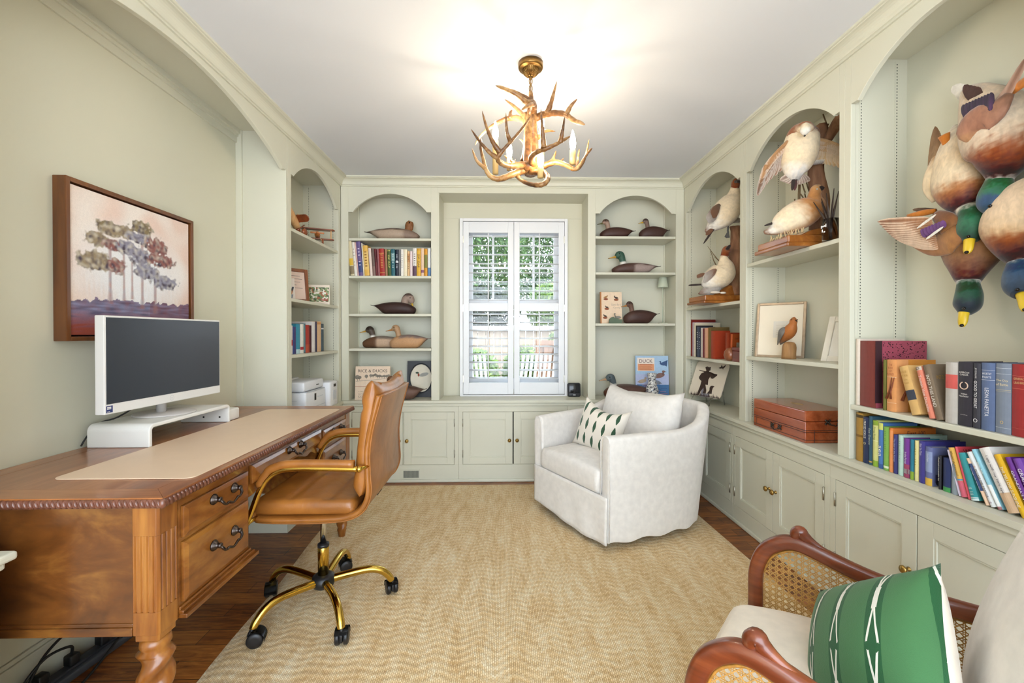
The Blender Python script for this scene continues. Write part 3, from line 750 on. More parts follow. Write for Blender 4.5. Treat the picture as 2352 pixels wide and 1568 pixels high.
def rfn(u, v):
    y = 3.335-v*2.6; y += (u*2-1)*-.0
    xl, xr = rug_edge(y, -1), rug_edge(y, 1)
    x = xl+(xr-xl)*u
    e = min(u, 1-u, v*1.1, (1-v)*1.1)*60
    z = .001+(rugth-.001)*min(1, e)
    return V((x, y, z))
b.grid(160, 120, rfn, 0, True, flip=True)
rug = tag(b.build('area_rug', rug_m), 'large woven natural jute rug with wavy rows on the oak floor', 'rug')
RZ = rugth
# ------------------------------------------------------------------ tan office chair
tan = NT('tan_leather'); tan.set(.34, coat=.15)
co = tan.coord()
tan.base(tan.ramp(tan.noise(co, 7, 4, .6), [(.3, '#85501f'), (.7, '#ad6e2d')]))
tan.bump(tan.math('ADD', tan.noise(co, 9, 4, 1.6), tan.math('MULTIPLY', tan.noise(co, 260, 3), .12)), .35, .006)
tan = tan.m
gold = plain('polished_gold', '#cfac52', .13, metal=1, var=.03)
chrome = plain('chrome', '#d0d0d2', .12, metal=1, var=0)
blackp = plain('black_plastic', '#1b1a1c', .42, var=.05)
OX, OY = -.765, 1.84
oc = thing('office_chair', 'caramel leather swivel office chair with gold base at the desk', 'office chair', (OX, OY, RZ))
def W3(x, y, z): return (x-OX, y-OY, z-RZ)
for k in range(5):
    a = R(17+72*k); ca, sa = math.cos(a), math.sin(a)
    p = lambda r, z: (r*ca, r*sa, z-RZ)
    pts = cspline([p(.02, .125), p(.09, .135), (p(.18, .142)), p(.235, .128), p(.268, .098), p(.280, .074)], 6)
    lg = MB().tube(pts, [.0165-.002*i/len(pts) for i in range(len(pts))], 14).build('leg', gold, oc)
    cr = R(30+85*k); cx, cy = .284*ca, .284*sa
    M = TR(cx, cy, 0, rz=cr)
    b = MB()
    for s in (-1, 1): b.lathe([(.012, -.009), (.0265, -.008), (.029, -.004), (.029, .004), (.0265, .008), (.012, .009)], 24, 0, M @ TR(s*.0155, .012, .0292, ry=PI/2))
    b.rbox((-.006, -.016, .018), (.006, .036, .05), .004, 3, 0, M)
    b.tube([M @ V((0, 0, .045)), M @ V((0, 0, .07))], .008, 10)
    hood = [(.026*math.sin(R(t_)), .012-.034*math.cos(R(t_))) for t_ in range(0, 181, 20)]
    b.loft([[M @ V((x, .012+(.0335*math.cos(R(q))), .0292+.0335*math.sin(R(q)))) for x in (-.024, -.020, .020, .024)] for q in range(-10, 150, 12)], False)
    b.build('caster', blackp, lg)
MB().lathe([(.030, .098-RZ), (.044, .108-RZ), (.048, .125-RZ), (.044, .145-RZ), (.030, .155-RZ), (0, .155-RZ)], 28).build('hub', blackp, oc)
col = MB().lathe([(.0225, .15-RZ), (.0225, .278-RZ), (.020, .282-RZ), (0, .282-RZ)], 26).build('column', gold, oc)
MB().lathe([(.0125, .28-RZ), (.0125, .475-RZ), (0, .475-RZ)], 20).build('gas_lift', chrome, col)
MB().lathe([(.0235, .272-RZ), (.0235, .284-RZ), (.013, .288-RZ), (.0, .288-RZ)], 22).build('collar', blackp, col)
MB().box((-.10, -.09, .458-RZ), (.10, .09, .475-RZ)).build('mechanism', blackp, oc, bevel=.004)
HW = .235
def slab(profile, hw, edge=.035, n=14, zfn=None, power=2.5):
    """loft a closed x-z outline across the width, tucked in at both edges"""
    cx = sum(p[0] for p in profile)/len(profile); cz = sum(p[1] for p in profile)/len(profile)
    rings = []
    us = [-1]+[-1+2*(i/n) for i in range(1, n)]+[1]
    us = [math.copysign(1-(1-abs(u))**1.6, u) for u in us]
    return us, cx, cz
def outline(path, thick):
    """closed outline of a bent sheet: path is list of (x,z), thickness to the inner side"""
    o = []; n = len(path)
    for i in range(n):
        a = path[max(0, i-1)]; c = path[min(n-1, i+1)]; tx, tz = c[0]-a[0], c[1]-a[1]; L = math.hypot(tx, tz)
        th = thick[i] if isinstance(thick, list) else thick
        o.append((path[i][0]-tz/L*th, path[i][1]+tx/L*th))
    return o
# shell: seat pan that sweeps up into the back
sp_ = cspline([(-.945, .510), (-.938, .485), (-.90, .474), (-.78, .470), (-.66, .472), (-.575, .482), (-.518, .515), (-.490, .575), (-.489, .65), (-.488, .73), (-.474, .82), (-.452, .905), (-.441, .945)], 5)
inn = outline(sp_, .022)
b = MB(); rings = []
us = [-1, -.985, -.95, -.85, -.6, -.3, 0, .3, .6, .85, .95, .985, 1]
for u in us:
    k = {1: .35, .985: .75, .95: .95}.get(abs(u), 1)
    ring = []
    for (x, z), (xi, zi) in zip(sp_, inn):
        bow = .012*u*u*min(1, max(0, (z-.48)/.3)); mx_, mz = (x+xi)/2, (z+zi)/2
        ring.append(W3(mx_+(x-mx_)*k-bow, OY+u*HW, mz+(z-mz)*k))
    for (x, z), (xi, zi) in list(zip(sp_, inn))[::-1]:
        bow = .012*u*u*min(1, max(0, (z-.48)/.3)); mx_, mz = (x+xi)/2, (z+zi)/2
        ring.append(W3(mx_+(xi-mx_)*k-bow, OY+u*HW, mz+(zi-mz)*k))
    rings.append(ring)
sh = b.loft(rings).build('seat_shell', tan, oc)
b = MB()
for s in (-1, 1): b.tube([W3(x-.012*min(1, max(0, (z-.48)/.3))+.001, OY+s*HW*.965, z) for x, z in sp_[8:]], .0032, 6)
b.tube([W3(sp_[-1][0]-.012*u*u, OY+u*HW*.965, sp_[-1][1]+.002) for u in [q/8-1 for q in range(17)]], .0032, 6)
b.build('piping', tan, sh)
# seat cushion
def seatfn(p):
    x, y, z = p.x+OX, p.y, p.z+RZ
    u = (x+.75)/.19; v = y/.225
    if z > .52: z += .014*max(0, 1-u*u)*max(0, 1-v*v)-.010*math.exp(-((x+.66)/.016)**2)*(abs(v) < .92)-.006*math.exp(-((x+.80)/.012)**2)*(abs(v) < .92)
    return V((x-OX, y, z-RZ))
b = MB()
def softbox(x0, x1, y0, y1, z0, z1, r, nx=26, ny=22, fn=None):
    h = V(((x1-x0)/2, (y1-y0)/2, (z1-z0)/2)); c = V(((x0+x1)/2, (y0+y1)/2, (z0+z1)/2))
    def P3(u, v, s):
        def side(a, hh):
            q = a*hh; return q
        x = side(u, h.x); y = side(v, h.y)
        dx = max(0, abs(x)-(h.x-r)); dy = max(0, abs(y)-(h.y-r)); d = min(r, math.hypot(dx, dy))
        if math.hypot(dx, dy) > r: k = r/math.hypot(dx, dy); x = math.copysign(h.x-r+dx*k, x) if dx else x; y = math.copysign(h.y-r+dy*k, y) if dy else y
        z = s*h.z*max(0, 1-(d/r)**3)**(1/3)
        q = V((c.x+x, c.y+y, c.z+z)); return fn(q) if fn else q
    cl = lambda t: math.sin((t-.5)*PI)*.5+.5
    for s in (1, -1): b.grid(nx, ny, lambda a, q: P3(cl(a)*2-1, cl(q)*2-1, s), 0, True, None, s < 0)
    # band between the two skins
    lo = [P3(cl(i/nx)*2-1, -1, 1) for i in range(nx+1)]
    return b
softbox(-.945-OX, -.555-OX, -.222, .222, .494-RZ, .552-RZ, .03, 40, 26, seatfn)
b.build('seat_cushion', tan, oc, weld=.0006)
# back cushion with rolled headrest
fr_ = cspline([(-.530, .565), (-.560, .60), (-.553, .66), (-.546, .74), (-.537, .82), (-.532, .875), (-.523, .90), (-.528, .935), (-.512, .985), (-.488, 1.008), (-.466, .995), (-.455, .96)], 5)
bk_ = cspline([(-.455, .955), (-.468, .90), (-.482, .83), (-.492, .74), (-.496, .66), (-.50, .60), (-.515, .57)], 5)
prof = fr_+bk_
cx_ = sum(p[0] for p in prof)/len(prof)
b = MB(); rings = []
for u in [-1, -.99, -.96, -.9, -.8, -.72, -.7, -.68, -.5, -.25, 0, .25, .5, .68, .7, .72, .8, .9, .96, .99, 1]:
    a = abs(u); k = math.sqrt(max(0, 1-max(0, (a-.8)/.2)**2)) if a > .8 else 1; k = .25+.75*k
    dip = (1-u*u)*.030; seam = .007 if abs(a-.7) < .005 else 0
    ring = []
    for x, z in prof:
        mid = -.505+(z-.7)*.12
        zz = z-dip*max(0, (z-.88)/.13)**1.5 if z > .88 else z
        xx = mid+(x-mid)*k
        if x < mid: xx += seam+.010*u*u*-1*0
        ring.append(W3(xx-.012*u*u, OY+u*(HW-.006), zz if k > .9 else zz-(1-k)*.006*(1 if z > .8 else -1)))
    rings.append(ring)
b.loft(rings).build('backrest', tan, oc)
# arms
for s in (-1, 1):
    y = OY+s*.262
    pa = cspline([(-.935, .487), (-.915, .535), (-.885, .610), (-.855, .655), (-.815, .680), (-.76, .687), (-.65, .687), (-.53, .684)], 6)
    ar = MB().tube([W3(x, y, z) for x, z in pa], .0105, 12).ball(W3(-.525, y, .684), .0125, 12, 8).ball(W3(-.935, y, .487), .0125, 12, 8)
    ar.tube([W3(-.525, y, .684), W3(-.505, OY+s*.225, .684)], .008, 8).tube([W3(-.93, y, .490), W3(-.92, OY+s*.22, .492)], .008, 8)
    ar = ar.build('armrest', gold, oc)
    pp = [(x-.006 if z < .67 else x, z+.018 if z > .66 else z+.012) for x, z in pa if z > .60]
    pp[-1] = (-.545, pp[-1][1])
    MB().tube([W3(x, y, z) for x, z in pp], [.009]+[.0155]*(len(pp)-2)+[.010], 12).build('arm_pad', tan, ar)
MB().box(W3(-.60, 1.93, .455), W3(-.56, 2.0, .468)).build('tilt_lever', blackp, oc)

# ------------------------------------------------------------------ white slipcovered swivel armchair
slip = fabric('white_slipcover', '#f0ebe5', bump=.22)
th = -R(61.4)
arm = thing('swivel_armchair', 'white slipcovered barrel swivel armchair before the window corner', 'armchair', (.395, 2.573, RZ), th)
half_b = cspline([(.355, .0), (.385, .16), (.415, .34), (.430, .52), (.405, .66), (.30, .79), (.15, .845), (0, .86)], 6)
half_t = cspline([(.365, .0), (.400, .16), (.432, .34), (.458, .55), (.448, .70), (.345, .85), (.17, .915), (0, .93)], 6)
full_b = half_b+[(-x, y) for x, y in half_b[-2::-1]]; full_t = half_t+[(-x, y) for x, y in half_t[-2::-1]]
N_ = len(full_b)
def nrm2(P, i):
    a = P[max(0, i-1)]; c = P[min(len(P)-1, i+1)]; tx, ty = c[0]-a[0], c[1]-a[1]; L = math.hypot(tx, ty); return (-ty/L, tx/L)
rings = []
for i in range(N_):
    (xb, yb), (xt, yt) = full_b[i], full_t[i]
    nx, ny = nrm2(full_t, i)                       # points inward
    yy = yt
    ztop = .618+.0*yy+.115*max(0, min(1, (yy-.50)/.34))**1.4
    zb = .035+.008*math.sin(i*.9)
    wt = .072
    ring = []
    for t_ in (0, .15, .4, .7, .88): ring.append((xb+(xt-xb)*t_, yb+(yt-yb)*t_, zb+(ztop-.03-zb)*t_))
    for a in (0, 30, 60, 90): ring.append((xt+nx*(.028-.028*math.cos(R(a))), yt+ny*(.028-.028*math.cos(R(a))), ztop-.028+.028*math.sin(R(a))))
    for a in (90, 60, 30, 0): ring.append((xt+nx*(wt-.028+.028*math.cos(R(a))), yt+ny*(wt-.028+.028*math.cos(R(a))), ztop-.028+.028*math.sin(R(a))))
    ring.append((xt+nx*(wt+.005), yt+ny*(wt+.005), .48)); ring.append((xt+nx*(wt+.012), yt+ny*(wt+.012), .27)); ring.append((xb+nx*wt, yb+ny*wt, zb+.02))
    rings.append(ring)
b = MB().loft(rings)
b.build('shell', slip, arm, bevel=.012, seg=3)
b = MB()
for s in (-1, 1):                                  # welts on the arm fronts
    x0 = .365*s; xi = x0-s*.072
    b.tube([(x0*.985, .006, .05), (x0, .006, .58), (x0-s*.012, .006, .608), (x0-s*.03, .006, .617), (xi+s*.03, .006, .617), (xi+s*.01, .006, .606), (xi, .006, .58), (xi, .006, .28)], .0035, 6)
b.build('welt', slip, arm)
def frontskirt(u, v):
    x = (u*2-1)*.355; z = .04+.25*v
    return V((x, -.004-.012*math.sin(u*PI)*(1-v)+.006*math.sin(u*23+v*2)*(1-v)*u, z+.012*math.sin(u*5+1)*(1-v)))
b = MB().grid(40, 12, frontskirt, 0).box((-.345, .0, .26), (.345, .55, .285))
b.build('skirt', slip, arm, solid=.008)
b = MB(); 
def cfn(q):
    u = q.x/.285; v = (q.y-.26)/.3
    if q.z > .36: q.z += .035*max(0, 1-u*u)*max(0, 1-v*v*.8)
    return q
softbox(-.290, .290, -.012, .56, .285, .415, .035, 34, 30, cfn)
b.build('seat_cushion', slip, arm, weld=.0006)
b = MB().pillow(.66, .43, .24, 20, 0, TR(.0, .60, .60, rx=R(-14)), pinch=.03, sag=.045, p=.42)
b.build('back_cushion', slip, arm, weld=.0005)
MB().lathe([(.25, 0), (.25, .012), (.22, .03), (.12, .04), (0, .04)], 40, 0, TR(0, .42, 0)).build('swivel_base', blackp, arm)

# ------------------------------------------------------------------ scatter cushions
def ikat(name, ground, motif, dark_m, stripes, vert, stripe_bg=None):
    """rows of little ikat arrow motifs down each stripe (object x across, z down)"""
    n = NT(name); n.set(.95, sheen=.2, spec=.2)
    co = n.coord(); s = n.add('ShaderNodeSeparateXYZ'); n.ln(co, s.inputs[0])
    jag = n.math('MULTIPLY', n.math('SUBTRACT', n.noise(n.coord((160, 1, 12)), 1, 2), .5), .5)
    xs = n.math('MULTIPLY', s.outputs[0], stripes); fx = n.math('SUBTRACT', n.math('FRACT', n.math('ADD', xs, 100.5)), .5)   # -.5 .. .5
    zs = n.math('MULTIPLY', s.outputs[2], vert); zz = n.math('FRACT', n.math('ADD', n.math('ADD', zs, n.math('MULTIPLY', jag, .25)), 100.))
    ax = n.math('ABSOLUTE', fx)
    if stripe_bg is None:
        # arrow lozenges: half-width shrinks along the length, notch at the tail
        up = n.math('LESS_THAN', zz, .46)
        l1 = n.math('MULTIPLY', n.math('SUBTRACT', .46, zz), .44)
        l2 = n.math('MULTIPLY', n.math('SUBTRACT', zz, .52), .48)
        wdt = n.math('ADD', n.math('MULTIPLY', up, n.math('MINIMUM', l1, .17)), n.math('MULTIPLY', n.math('SUBTRACT', 1., up), n.math('MINIMUM', l2, .17)))
        body = n.math('LESS_THAN', ax, wdt)
        notch = n.math('LESS_THAN', ax, n.math('MULTIPLY', n.math('SUBTRACT', .13, n.math('ABSOLUTE', n.math('SUBTRACT', zz, .49))), .75))
        m = n.math('MULTIPLY', body, n.math('SUBTRACT', 1., notch))
        n.base(n.mix(m, ground, motif))
    else:
        band = n.math('LESS_THAN', n.math('ABSOLUTE', n.math('ADD', fx, n.math('MULTIPLY', jag, .03))), .17)
        lo = n.math('ABSOLUTE', n.math('SUBTRACT', n.math('FRACT', n.math('MULTIPLY', zz, 1.)), .5))
        wv = n.math('ADD', n.math('MULTIPLY', lo, .30), .0)
        line = n.math('LESS_THAN', n.math('ABSOLUTE', n.math('SUBTRACT', ax, n.math('MAXIMUM', n.math('SUBTRACT', wv, .03), .012))), .022)
        gap = n.math('GREATER_THAN', n.math('ABSOLUTE', n.math('SUBTRACT', zz, .97)), .05)
        vee = n.math('MULTIPLY', n.math('LESS_THAN', lo, .13), n.math('LESS_THAN', ax, .055))
        m = n.math('MULTIPLY', n.math('MAXIMUM', n.math('MULTIPLY', line, gap), vee), band)
        n.base(n.mix(m, n.mix(band, ground, stripe_bg), motif))
    n.bump(n.math('ADD', n.noise(co, 500, 2), n.math('MULTIPLY', n.noise(co, 9, 3, .6), 3.)), .25, .003)
    return n.m
ik1 = ikat('cream_ikat', '#efe7da', '#3c5a44', None, 15.5, 10.5)
t = thing('throw_pillow', 'cream throw pillow with rows of green ikat arrows on white armchair', 'pillow', (.63, 2.70, .585), rot=(R(-14), R(10), R(-52)))
MB().pillow(.365, .335, .14, 18, 0, None, pinch=.10, sag=.05, p=.5).build('cover', ik1, t, weld=.0005)
# ------------------------------------------------------------------ cane armchair in the near corner
cw = wood('mahogany', '#4c1f0d', '#74351a', '#95502b', 'y', 8, .28, .4)
cane_m = plain('cane', '#b98b4a', .5, var=.2, nscale=60)
cream = fabric('cream_linen', '#efe2d0', bump=.25)
ct = R(-132.2)
cc_ = thing('cane_armchair', 'mahogany armchair with woven cane sides at the near right corner', 'armchair', (.644, .964, 0), ct)
oline = [(-.107, .03), (-.108, .25), (-.106, .40), (-.104, .487), (-.084, .547), (-.046, .583), (-.010, .594), (.03, .588), (.116, .564), (.20, .549), (.316, .543), (.43, .548), (.50, .57)]
for s in (-1, 1):
    xs = .274*s
    cl_ = cspline(oline, 8)
    rings = []
    for i, (y, z) in enumerate(cl_):
        a = cl_[max(0, i-1)]; c = cl_[min(len(cl_)-1, i+1)]; ty, tz = c[0]-a[0], c[1]-a[1]; L = math.hypot(ty, tz); ny, nz_ = -tz/L, ty/L
        hw = .0195 if z > .3 else .0195-.006*(1-z/.3)
        ht = .017
        rings.append([(xs+ht*math.copysign(abs(math.cos(q))**.6, math.cos(q)), y+ny*hw*math.copysign(abs(math.sin(q))**.6, math.sin(q)), z+nz_*hw*math.copysign(abs(math.sin(q))**.6, math.sin(q))) for q in [2*PI*k/14 for k in range(14)]])
    fr2 = MB().loft(rings).build('arm_frame', cw, cc_)
    kp = cspline([(-.012, .606), (-.004, .625), (.004, .629), (.012, .620), (.026, .610), (.05, .598), (.09, .584)], 4)
    MB().tube([(xs, y, z) for y, z in kp], [.006, .012, .015, .016, .0165, .0165, .017, .017, .017, .0165, .016, .0155, .015, .0145, .014, .013, .012, .011, .010, .009, .008, .006, .004, .003, .002][:len(kp)], 12).build('scroll', cw, fr2)
    # cane: two straight sets of paired strands and two diagonal sets
    inner = [(y+( .021), z-.0) for y, z in []]
    poly = [(-.088, .30), (-.086, .487), (-.066, .535), (-.038, .560), (-.006, .572), (.03, .566), (.116, .542), (.20, .527), (.316, .521), (.45, .527), (.45, .30)]
    def inside(y, z):
        c = False; j = len(poly)-1
        for i in range(len(poly)):
            (y1, z1), (y2, z2) = poly[i], poly[j]
            if (z1 > z) != (z2 > z) and y < (y2-y1)*(z-z1)/(z2-z1)+y1: c = not c
            j = i
        return c
    b = MB()
    def strand(p, d, w, off):
        L = .9; st = None; k = -L
        def emit(a, e):
            n2 = (-d[1]*w, d[0]*w); A = (p[0]+d[0]*a, p[1]+d[1]*a); E = (p[0]+d[0]*e, p[1]+d[1]*e); x = xs+off
            b.add([(x, A[0]-n2[0], A[1]-n2[1]), (x, E[0]-n2[0], E[1]-n2[1]), (x, E[0]+n2[0], E[1]+n2[1]), (x, A[0]+n2[0], A[1]+n2[1]), (x+.0006, A[0]-n2[0], A[1]-n2[1]), (x+.0006, E[0]-n2[0], E[1]-n2[1]), (x+.0006, E[0]+n2[0], E[1]+n2[1]), (x+.0006, A[0]+n2[0], A[1]+n2[1])], [(0, 1, 2, 3), (7, 6, 5, 4), (0, 4, 5, 1), (2, 6, 7, 3)])
        while k < L:
            ins = inside(p[0]+d[0]*k, p[1]+d[1]*k)
            if ins and st is None: st = k
            if not ins and st is not None: emit(st-.003, k+.003); st = None
            k += .003
        if st is not None: emit(st, k)
    g = .0155; r2 = math.sqrt(.5)
    for k in range(48):
        y = -.1+k*g
        for dq in (-.0019, .0019): strand((y+dq, .4), (0, 1), .0008, .0)
    for k in range(22):
        z = .29+k*g
        for dq in (-.0019, .0019): strand((.2, z+dq), (1, 0), .0008, .0008)
    for k in range(80):
        kk = k-32; strand((.01+(kk+.5)*g, .4), (r2, r2), .0011, .0016); strand((-.21+(kk+.5)*g, .4), (r2, -r2), .0011, .0022)
    b.build('cane_panel', cane_m, fr2)
    rim = [(y, z) for y, z in poly[1:-1]]
    rim = cspline(rim, 6)
    b = MB()
    for sd in (-1, 1): b.tube([(xs+sd*.004, y, z) for y, z in rim], .0032, 6)
    b.build('cane_binding', plain('cane_binding', '#a9762f', .5, var=.35, nscale=90), fr2)
    MB().tube([(xs, .47, 0.0), (xs, .445, .28), (xs, .455, .5), (xs*.98, .53, .82)], [.014, .019, .019, .015], 12).build('rear_leg', cw, cc_)
MB().box((-.265, -.09, .24), (.265, -.05, .30)).box((-.265, .40, .24), (.265, .44, .30)).box((-.285, -.09, .24), (-.262, .44, .30)).box((.262, -.09, .24), (.285, .44, .30)).build('seat_rail', cw, cc_, bevel=.006)
MB().tube(cspline([(-.27, .53, .80), (-.22, .555, .90), (0, .57, .94), (.22, .555, .90), (.27, .53, .80)], 6), .018, 12).build('crest_rail', cw, cc_)
b = MB()
def c2(q):
    u = q.x/.25; v = (q.y-.15)/.3
    if q.z > .36: q.z += .03*max(0, 1-u*u)*max(0, 1-v*v)
    if q.y < .05: q.x *= 1-.28*((.05-q.y)/.2)**1.5
    return q
softbox(-.25, .25, -.150, .42, .30, .425, .045, 34, 34, c2)
b.build('seat_cushion', cream, cc_, weld=.0006)
b = MB().pillow(.52, .58, .19, 20, 0, TR(0, .425, .665, rx=R(-17)), pinch=.0, p=.36)
b.build('back_cushion', fabric('pale_cushion', '#f1ece6', bump=.12), cc_, weld=.0005)
ik2 = ikat('green_ikat', '#477549', '#e8e6da', None, 11.6, 5.6, '#275934')
PA_ = V((.84, .80, .73)); ph_ = R(43); w0 = V((.259, .966, 0)); u0 = V((.408, -.109, .906))
pw_ = w0*math.cos(ph_)-u0*math.sin(ph_); pu_ = u0*math.cos(ph_)+w0*math.sin(ph_); px_ = -pw_.normalized(); py_ = pu_.cross(px_).normalized(); pz_ = px_.cross(py_)
t = thing('throw_pillow', 'green throw pillow with white ikat stripes on the cane armchair', 'pillow', tuple(PA_+pw_*.165-pu_*.165), rot=tuple(Matrix((px_, py_, pz_)).transposed().to_euler()))
MB().pillow(.345, .345, .16, 20, 0, None, pinch=.07, p=.5, mi_back=1).build('cover', [ik2, cream], t, weld=.0005)
# ------------------------------------------------------------------ antler chandelier
ant = NT('antler'); ant.set(.42, coat=.1)
co = ant.coord()
ant.base(ant.ramp(ant.math('ADD', ant.math('MULTIPLY', ant.noise(co, 6, 3), .7), ant.math('MULTIPLY', ant.noise(co, 60, 4, .5), .35)), [(.36, '#452a14'), (.5, '#7c5229'), (.66, '#bd9560')]))
ant.bump(ant.noise(co, 90, 4), .35, .003)
ant = ant.m
bronze = plain('antique_bronze', '#8a6a3c', .35, metal=1, var=.25, nscale=60)
CHY = 1.95
cc3 = at(1218, 150, Y=CHY)
ch = thing('antler_chandelier', 'deer antler chandelier with lit candle bulbs hanging from the ceiling', 'chandelier', (cc3.x, CHY, ZC-.001))
def q6(x, y, d=0.): p_ = at(1040+x/4.611, 120+y/4.611, Y=CHY+d); return p_
pc = q6(825, 60)
cb_ = MB().lathe([(0, ZC-.072), (.006, ZC-.071), (.007, ZC-.060), (.012, ZC-.058), (.022, ZC-.053), (.033, ZC-.042), (.038, ZC-.030), (.040, ZC-.0275), (.050, ZC-.0265), (.055, ZC-.024), (.0565, ZC-.020), (.057, ZC-.001)], 40, 0, TR(pc.x, CHY, 0))
for k in range(28):
    a = 2*PI*k/28; cb_.tube([(pc.x+r_*math.cos(a), CHY+r_*math.sin(a), ZC-d_) for r_, d_ in ((.013, .0585), (.022, .054), (.033, .043), (.038, .031))], [.0008, .0016, .0022, .0018], 6)
cb_.build('canopy', bronze, ch, world=True)
b = MB()
zt, zb_ = q6(825, 235).z, q6(825, 415).z
for k in range(5):
    z = zt-(zt-zb_)*k/4.6-.01; rx = .007; L_ = .016
    b.tube([(pc.x+(rx*math.sin(2*PI*i/14) if k % 2 else 0), CHY+(0 if k % 2 else rx*math.sin(2*PI*i/14)), z-.004+L_*math.cos(2*PI*i/14)) for i in range(14)], .0022, 6, closed=True)
b.build('chain', bronze, ch, world=True)
def antler(beam, tines, r0=.017, r1=.004):
    b = MB()
    def one(pts, ra, rb):
        c = cspline([(*(q6(p[0], p[1], p[2]))[:],) for p in pts], 7)
        m = len(c); b.tube(c, [max(.0018, (ra+(rb-ra)*(i/(m-1))**.9)*(1+.07*math.sin(i*1.7)))*(1 if i < m-3 else (.75, .45, .15)[i-m+3]) for i in range(m)], 10)
    one(beam, r0, r1)
    for tq, ra in tines: one(tq, ra, .003)
    b.build('antler', ant, ch, world=True)
antler([(790, 1190, -.0), (690, 1195, -.06), (580, 1200, -.12), (495, 1160, -.17), (480, 1110, -.19), (540, 1030, -.2), (640, 920, -.2), (740, 800, -.18), (838, 660, -.15)],
       [([(480, 1120, -.19), (400, 1070, -.19), (290, 950, -.19), (192, 812, -.17)], .012), ([(500, 1060, -.19), (430, 960, -.2), (360, 800, -.19), (310, 620, -.17)], .013), ([(610, 940, -.2), (575, 850, -.22), (562, 640, -.23)], .011)], .016)
antler([(850, 1190, -.02), (835, 1120, -.10), (880, 1065, -.16), (990, 1020, -.2), (1120, 960, -.2), (1250, 885, -.18)],
       [([(965, 1010, -.2), (955, 900, -.21), (945, 760, -.22), (932, 602, -.2)], .014), ([(1140, 950, -.2), (1160, 840, -.22), (1186, 678, -.22)], .012)], .017, .005)
antler([(760, 1250, .0), (640, 1290, -.03), (500, 1340, -.05), (410, 1320, -.06), (355, 1250, -.07), (325, 1140, -.06), (297, 1010, -.04), (300, 905, -.02)],
       [([(340, 1225, -.07), (255, 1150, -.09), (202, 1015, -.1)], .010)], .017, .005)
antler([(830, 1270, -.02), (950, 1275, -.08), (1005, 1330, -.13), (960, 1395, -.16), (860, 1405, -.14), (750, 1370, -.08), (660, 1300, -.0), (605, 1220, .06), (600, 1150, .1)],
       [([(700, 1330, -.03), (650, 1240, .0), (665, 1130, .04)], .009)], .016, .004)
antler([(850, 1240, .02), (960, 1205, .0), (1080, 1165, -.02), (1190, 1190, -.04), (1290, 1240, -.05), (1350, 1190, -.06), (1420, 1080, -.06), (1478, 1012, -.05)],
       [([(1260, 1230, -.05), (1330, 1230, -.03), (1400, 1120, .0), (1445, 918, .02)], .011), ([(1310, 1230, -.04), (1325, 1130, .05), (1340, 1020, .08)], .009)], .017, .004)
antler([(855, 720, .02), (930, 672, .0), (1050, 645, -.04), (1180, 655, -.07), (1290, 725, -.1), (1400, 765, -.12)],
       [([(1000, 650, -.03), (1045, 520, -.04), (1104, 300, -.04)], .016), ([(1200, 665, -.08), (1250, 570, -.09), (1320, 492, -.1)], .013)], .018, .008)
antler([(840, 640, .0), (850, 545, -.06), (780, 530, -.1), (680, 450, -.12), (560, 390, -.12), (452, 352, -.1)],
       [([(835, 520, -.06), (720, 450, -.05), (608, 386, -.03)], .013), ([(855, 545, -.07), (790, 570, -.14), (727, 612, -.18)], .012)], .018, .005)
antler([(800, 800, .02), (750, 720, .06), (640, 695, .1), (530, 720, .12), (400, 795, .12), (300, 880, .1), (235, 985, .08)],
       [([(620, 700, .1), (608, 650, .11), (630, 608, .12)], .013), ([(770, 690, .04), (660, 580, .08), (550, 498, .1)], .012)], .018, .004)
antler([(790, 1230, .02), (700, 1200, .10), (620, 1150, .14), (545, 1092, .16)], [([(740, 1150, .05), (760, 980, .08), (700, 915, .12)], .011)], .014, .004)
antler([(900, 1220, .03), (1000, 1180, .12), (1060, 1130, .16), (1095, 1040, .17)], [([(900, 900, .05), (980, 835, .1), (1090, 838, .15)], .012), ([(1060, 1130, .16), (1130, 1160, .18), (1175, 1120, .2)], .008)], .014, .004)
b = MB()
for pts, ra, rb in (([(825, 420, 0), (828, 520, 0), (815, 700, .01), (795, 900, 0), (800, 1230, 0)], .009, .024), ([(860, 560, 0), (850, 720, .0), (850, 950, .02), (860, 1230, .02)], .014, .026), ([(780, 640, .02), (800, 850, .03), (820, 1080, .02), (825, 1290, 0)], .014, .03)):
    c = cspline([tuple(q6(*p)) for p in pts], 8); b.tube(c, [ra+(rb-ra)*i/len(c) for i in range(len(c))], 12)
b.ball(tuple(q6(810, 1220)), (.042, .042, .03), 14, 10)
b.build('center_stem', ant, ch, world=True)
sleeve = plain('candle_sleeve', '#d9b878', .5, var=.12)
bulbm = NT('lit_bulb'); em = bulbm.add('ShaderNodeEmission'); em.inputs[0].default_value = (1, .86, .66, 1); em.inputs[1].default_value = BULB*20
bulbm.ln(em.outputs[0], bulbm.out.inputs[0]); bulbm = bulbm.m
for x, yb, yt, d in ((452, 935, 1290, .04), (938, 830, 1130, .12), (1270, 1035, 1190, -.02), (930, 1215, 1330, -.10), (600, 1120, 1250, .15)):
    p0 = q6(x, yb, d); p1 = q6(x, yt, d)
    sv = MB().lathe([(.0135, p1.z), (.0135, p0.z-.002), (.010, p0.z), (0, p0.z)], 16, 0, TR(p0.x, p0.y, 0)).build('candle_sleeve', sleeve, ch, world=True)
    MB().lathe([(.007, 0), (.012, .012), (.0145, .030), (.0125, .050), (.0075, .070), (.0025, .088), (0, .092)], 14, 0, TR(p0.x, p0.y, p0.z)).build('bulb', bulbm, sv, world=True)
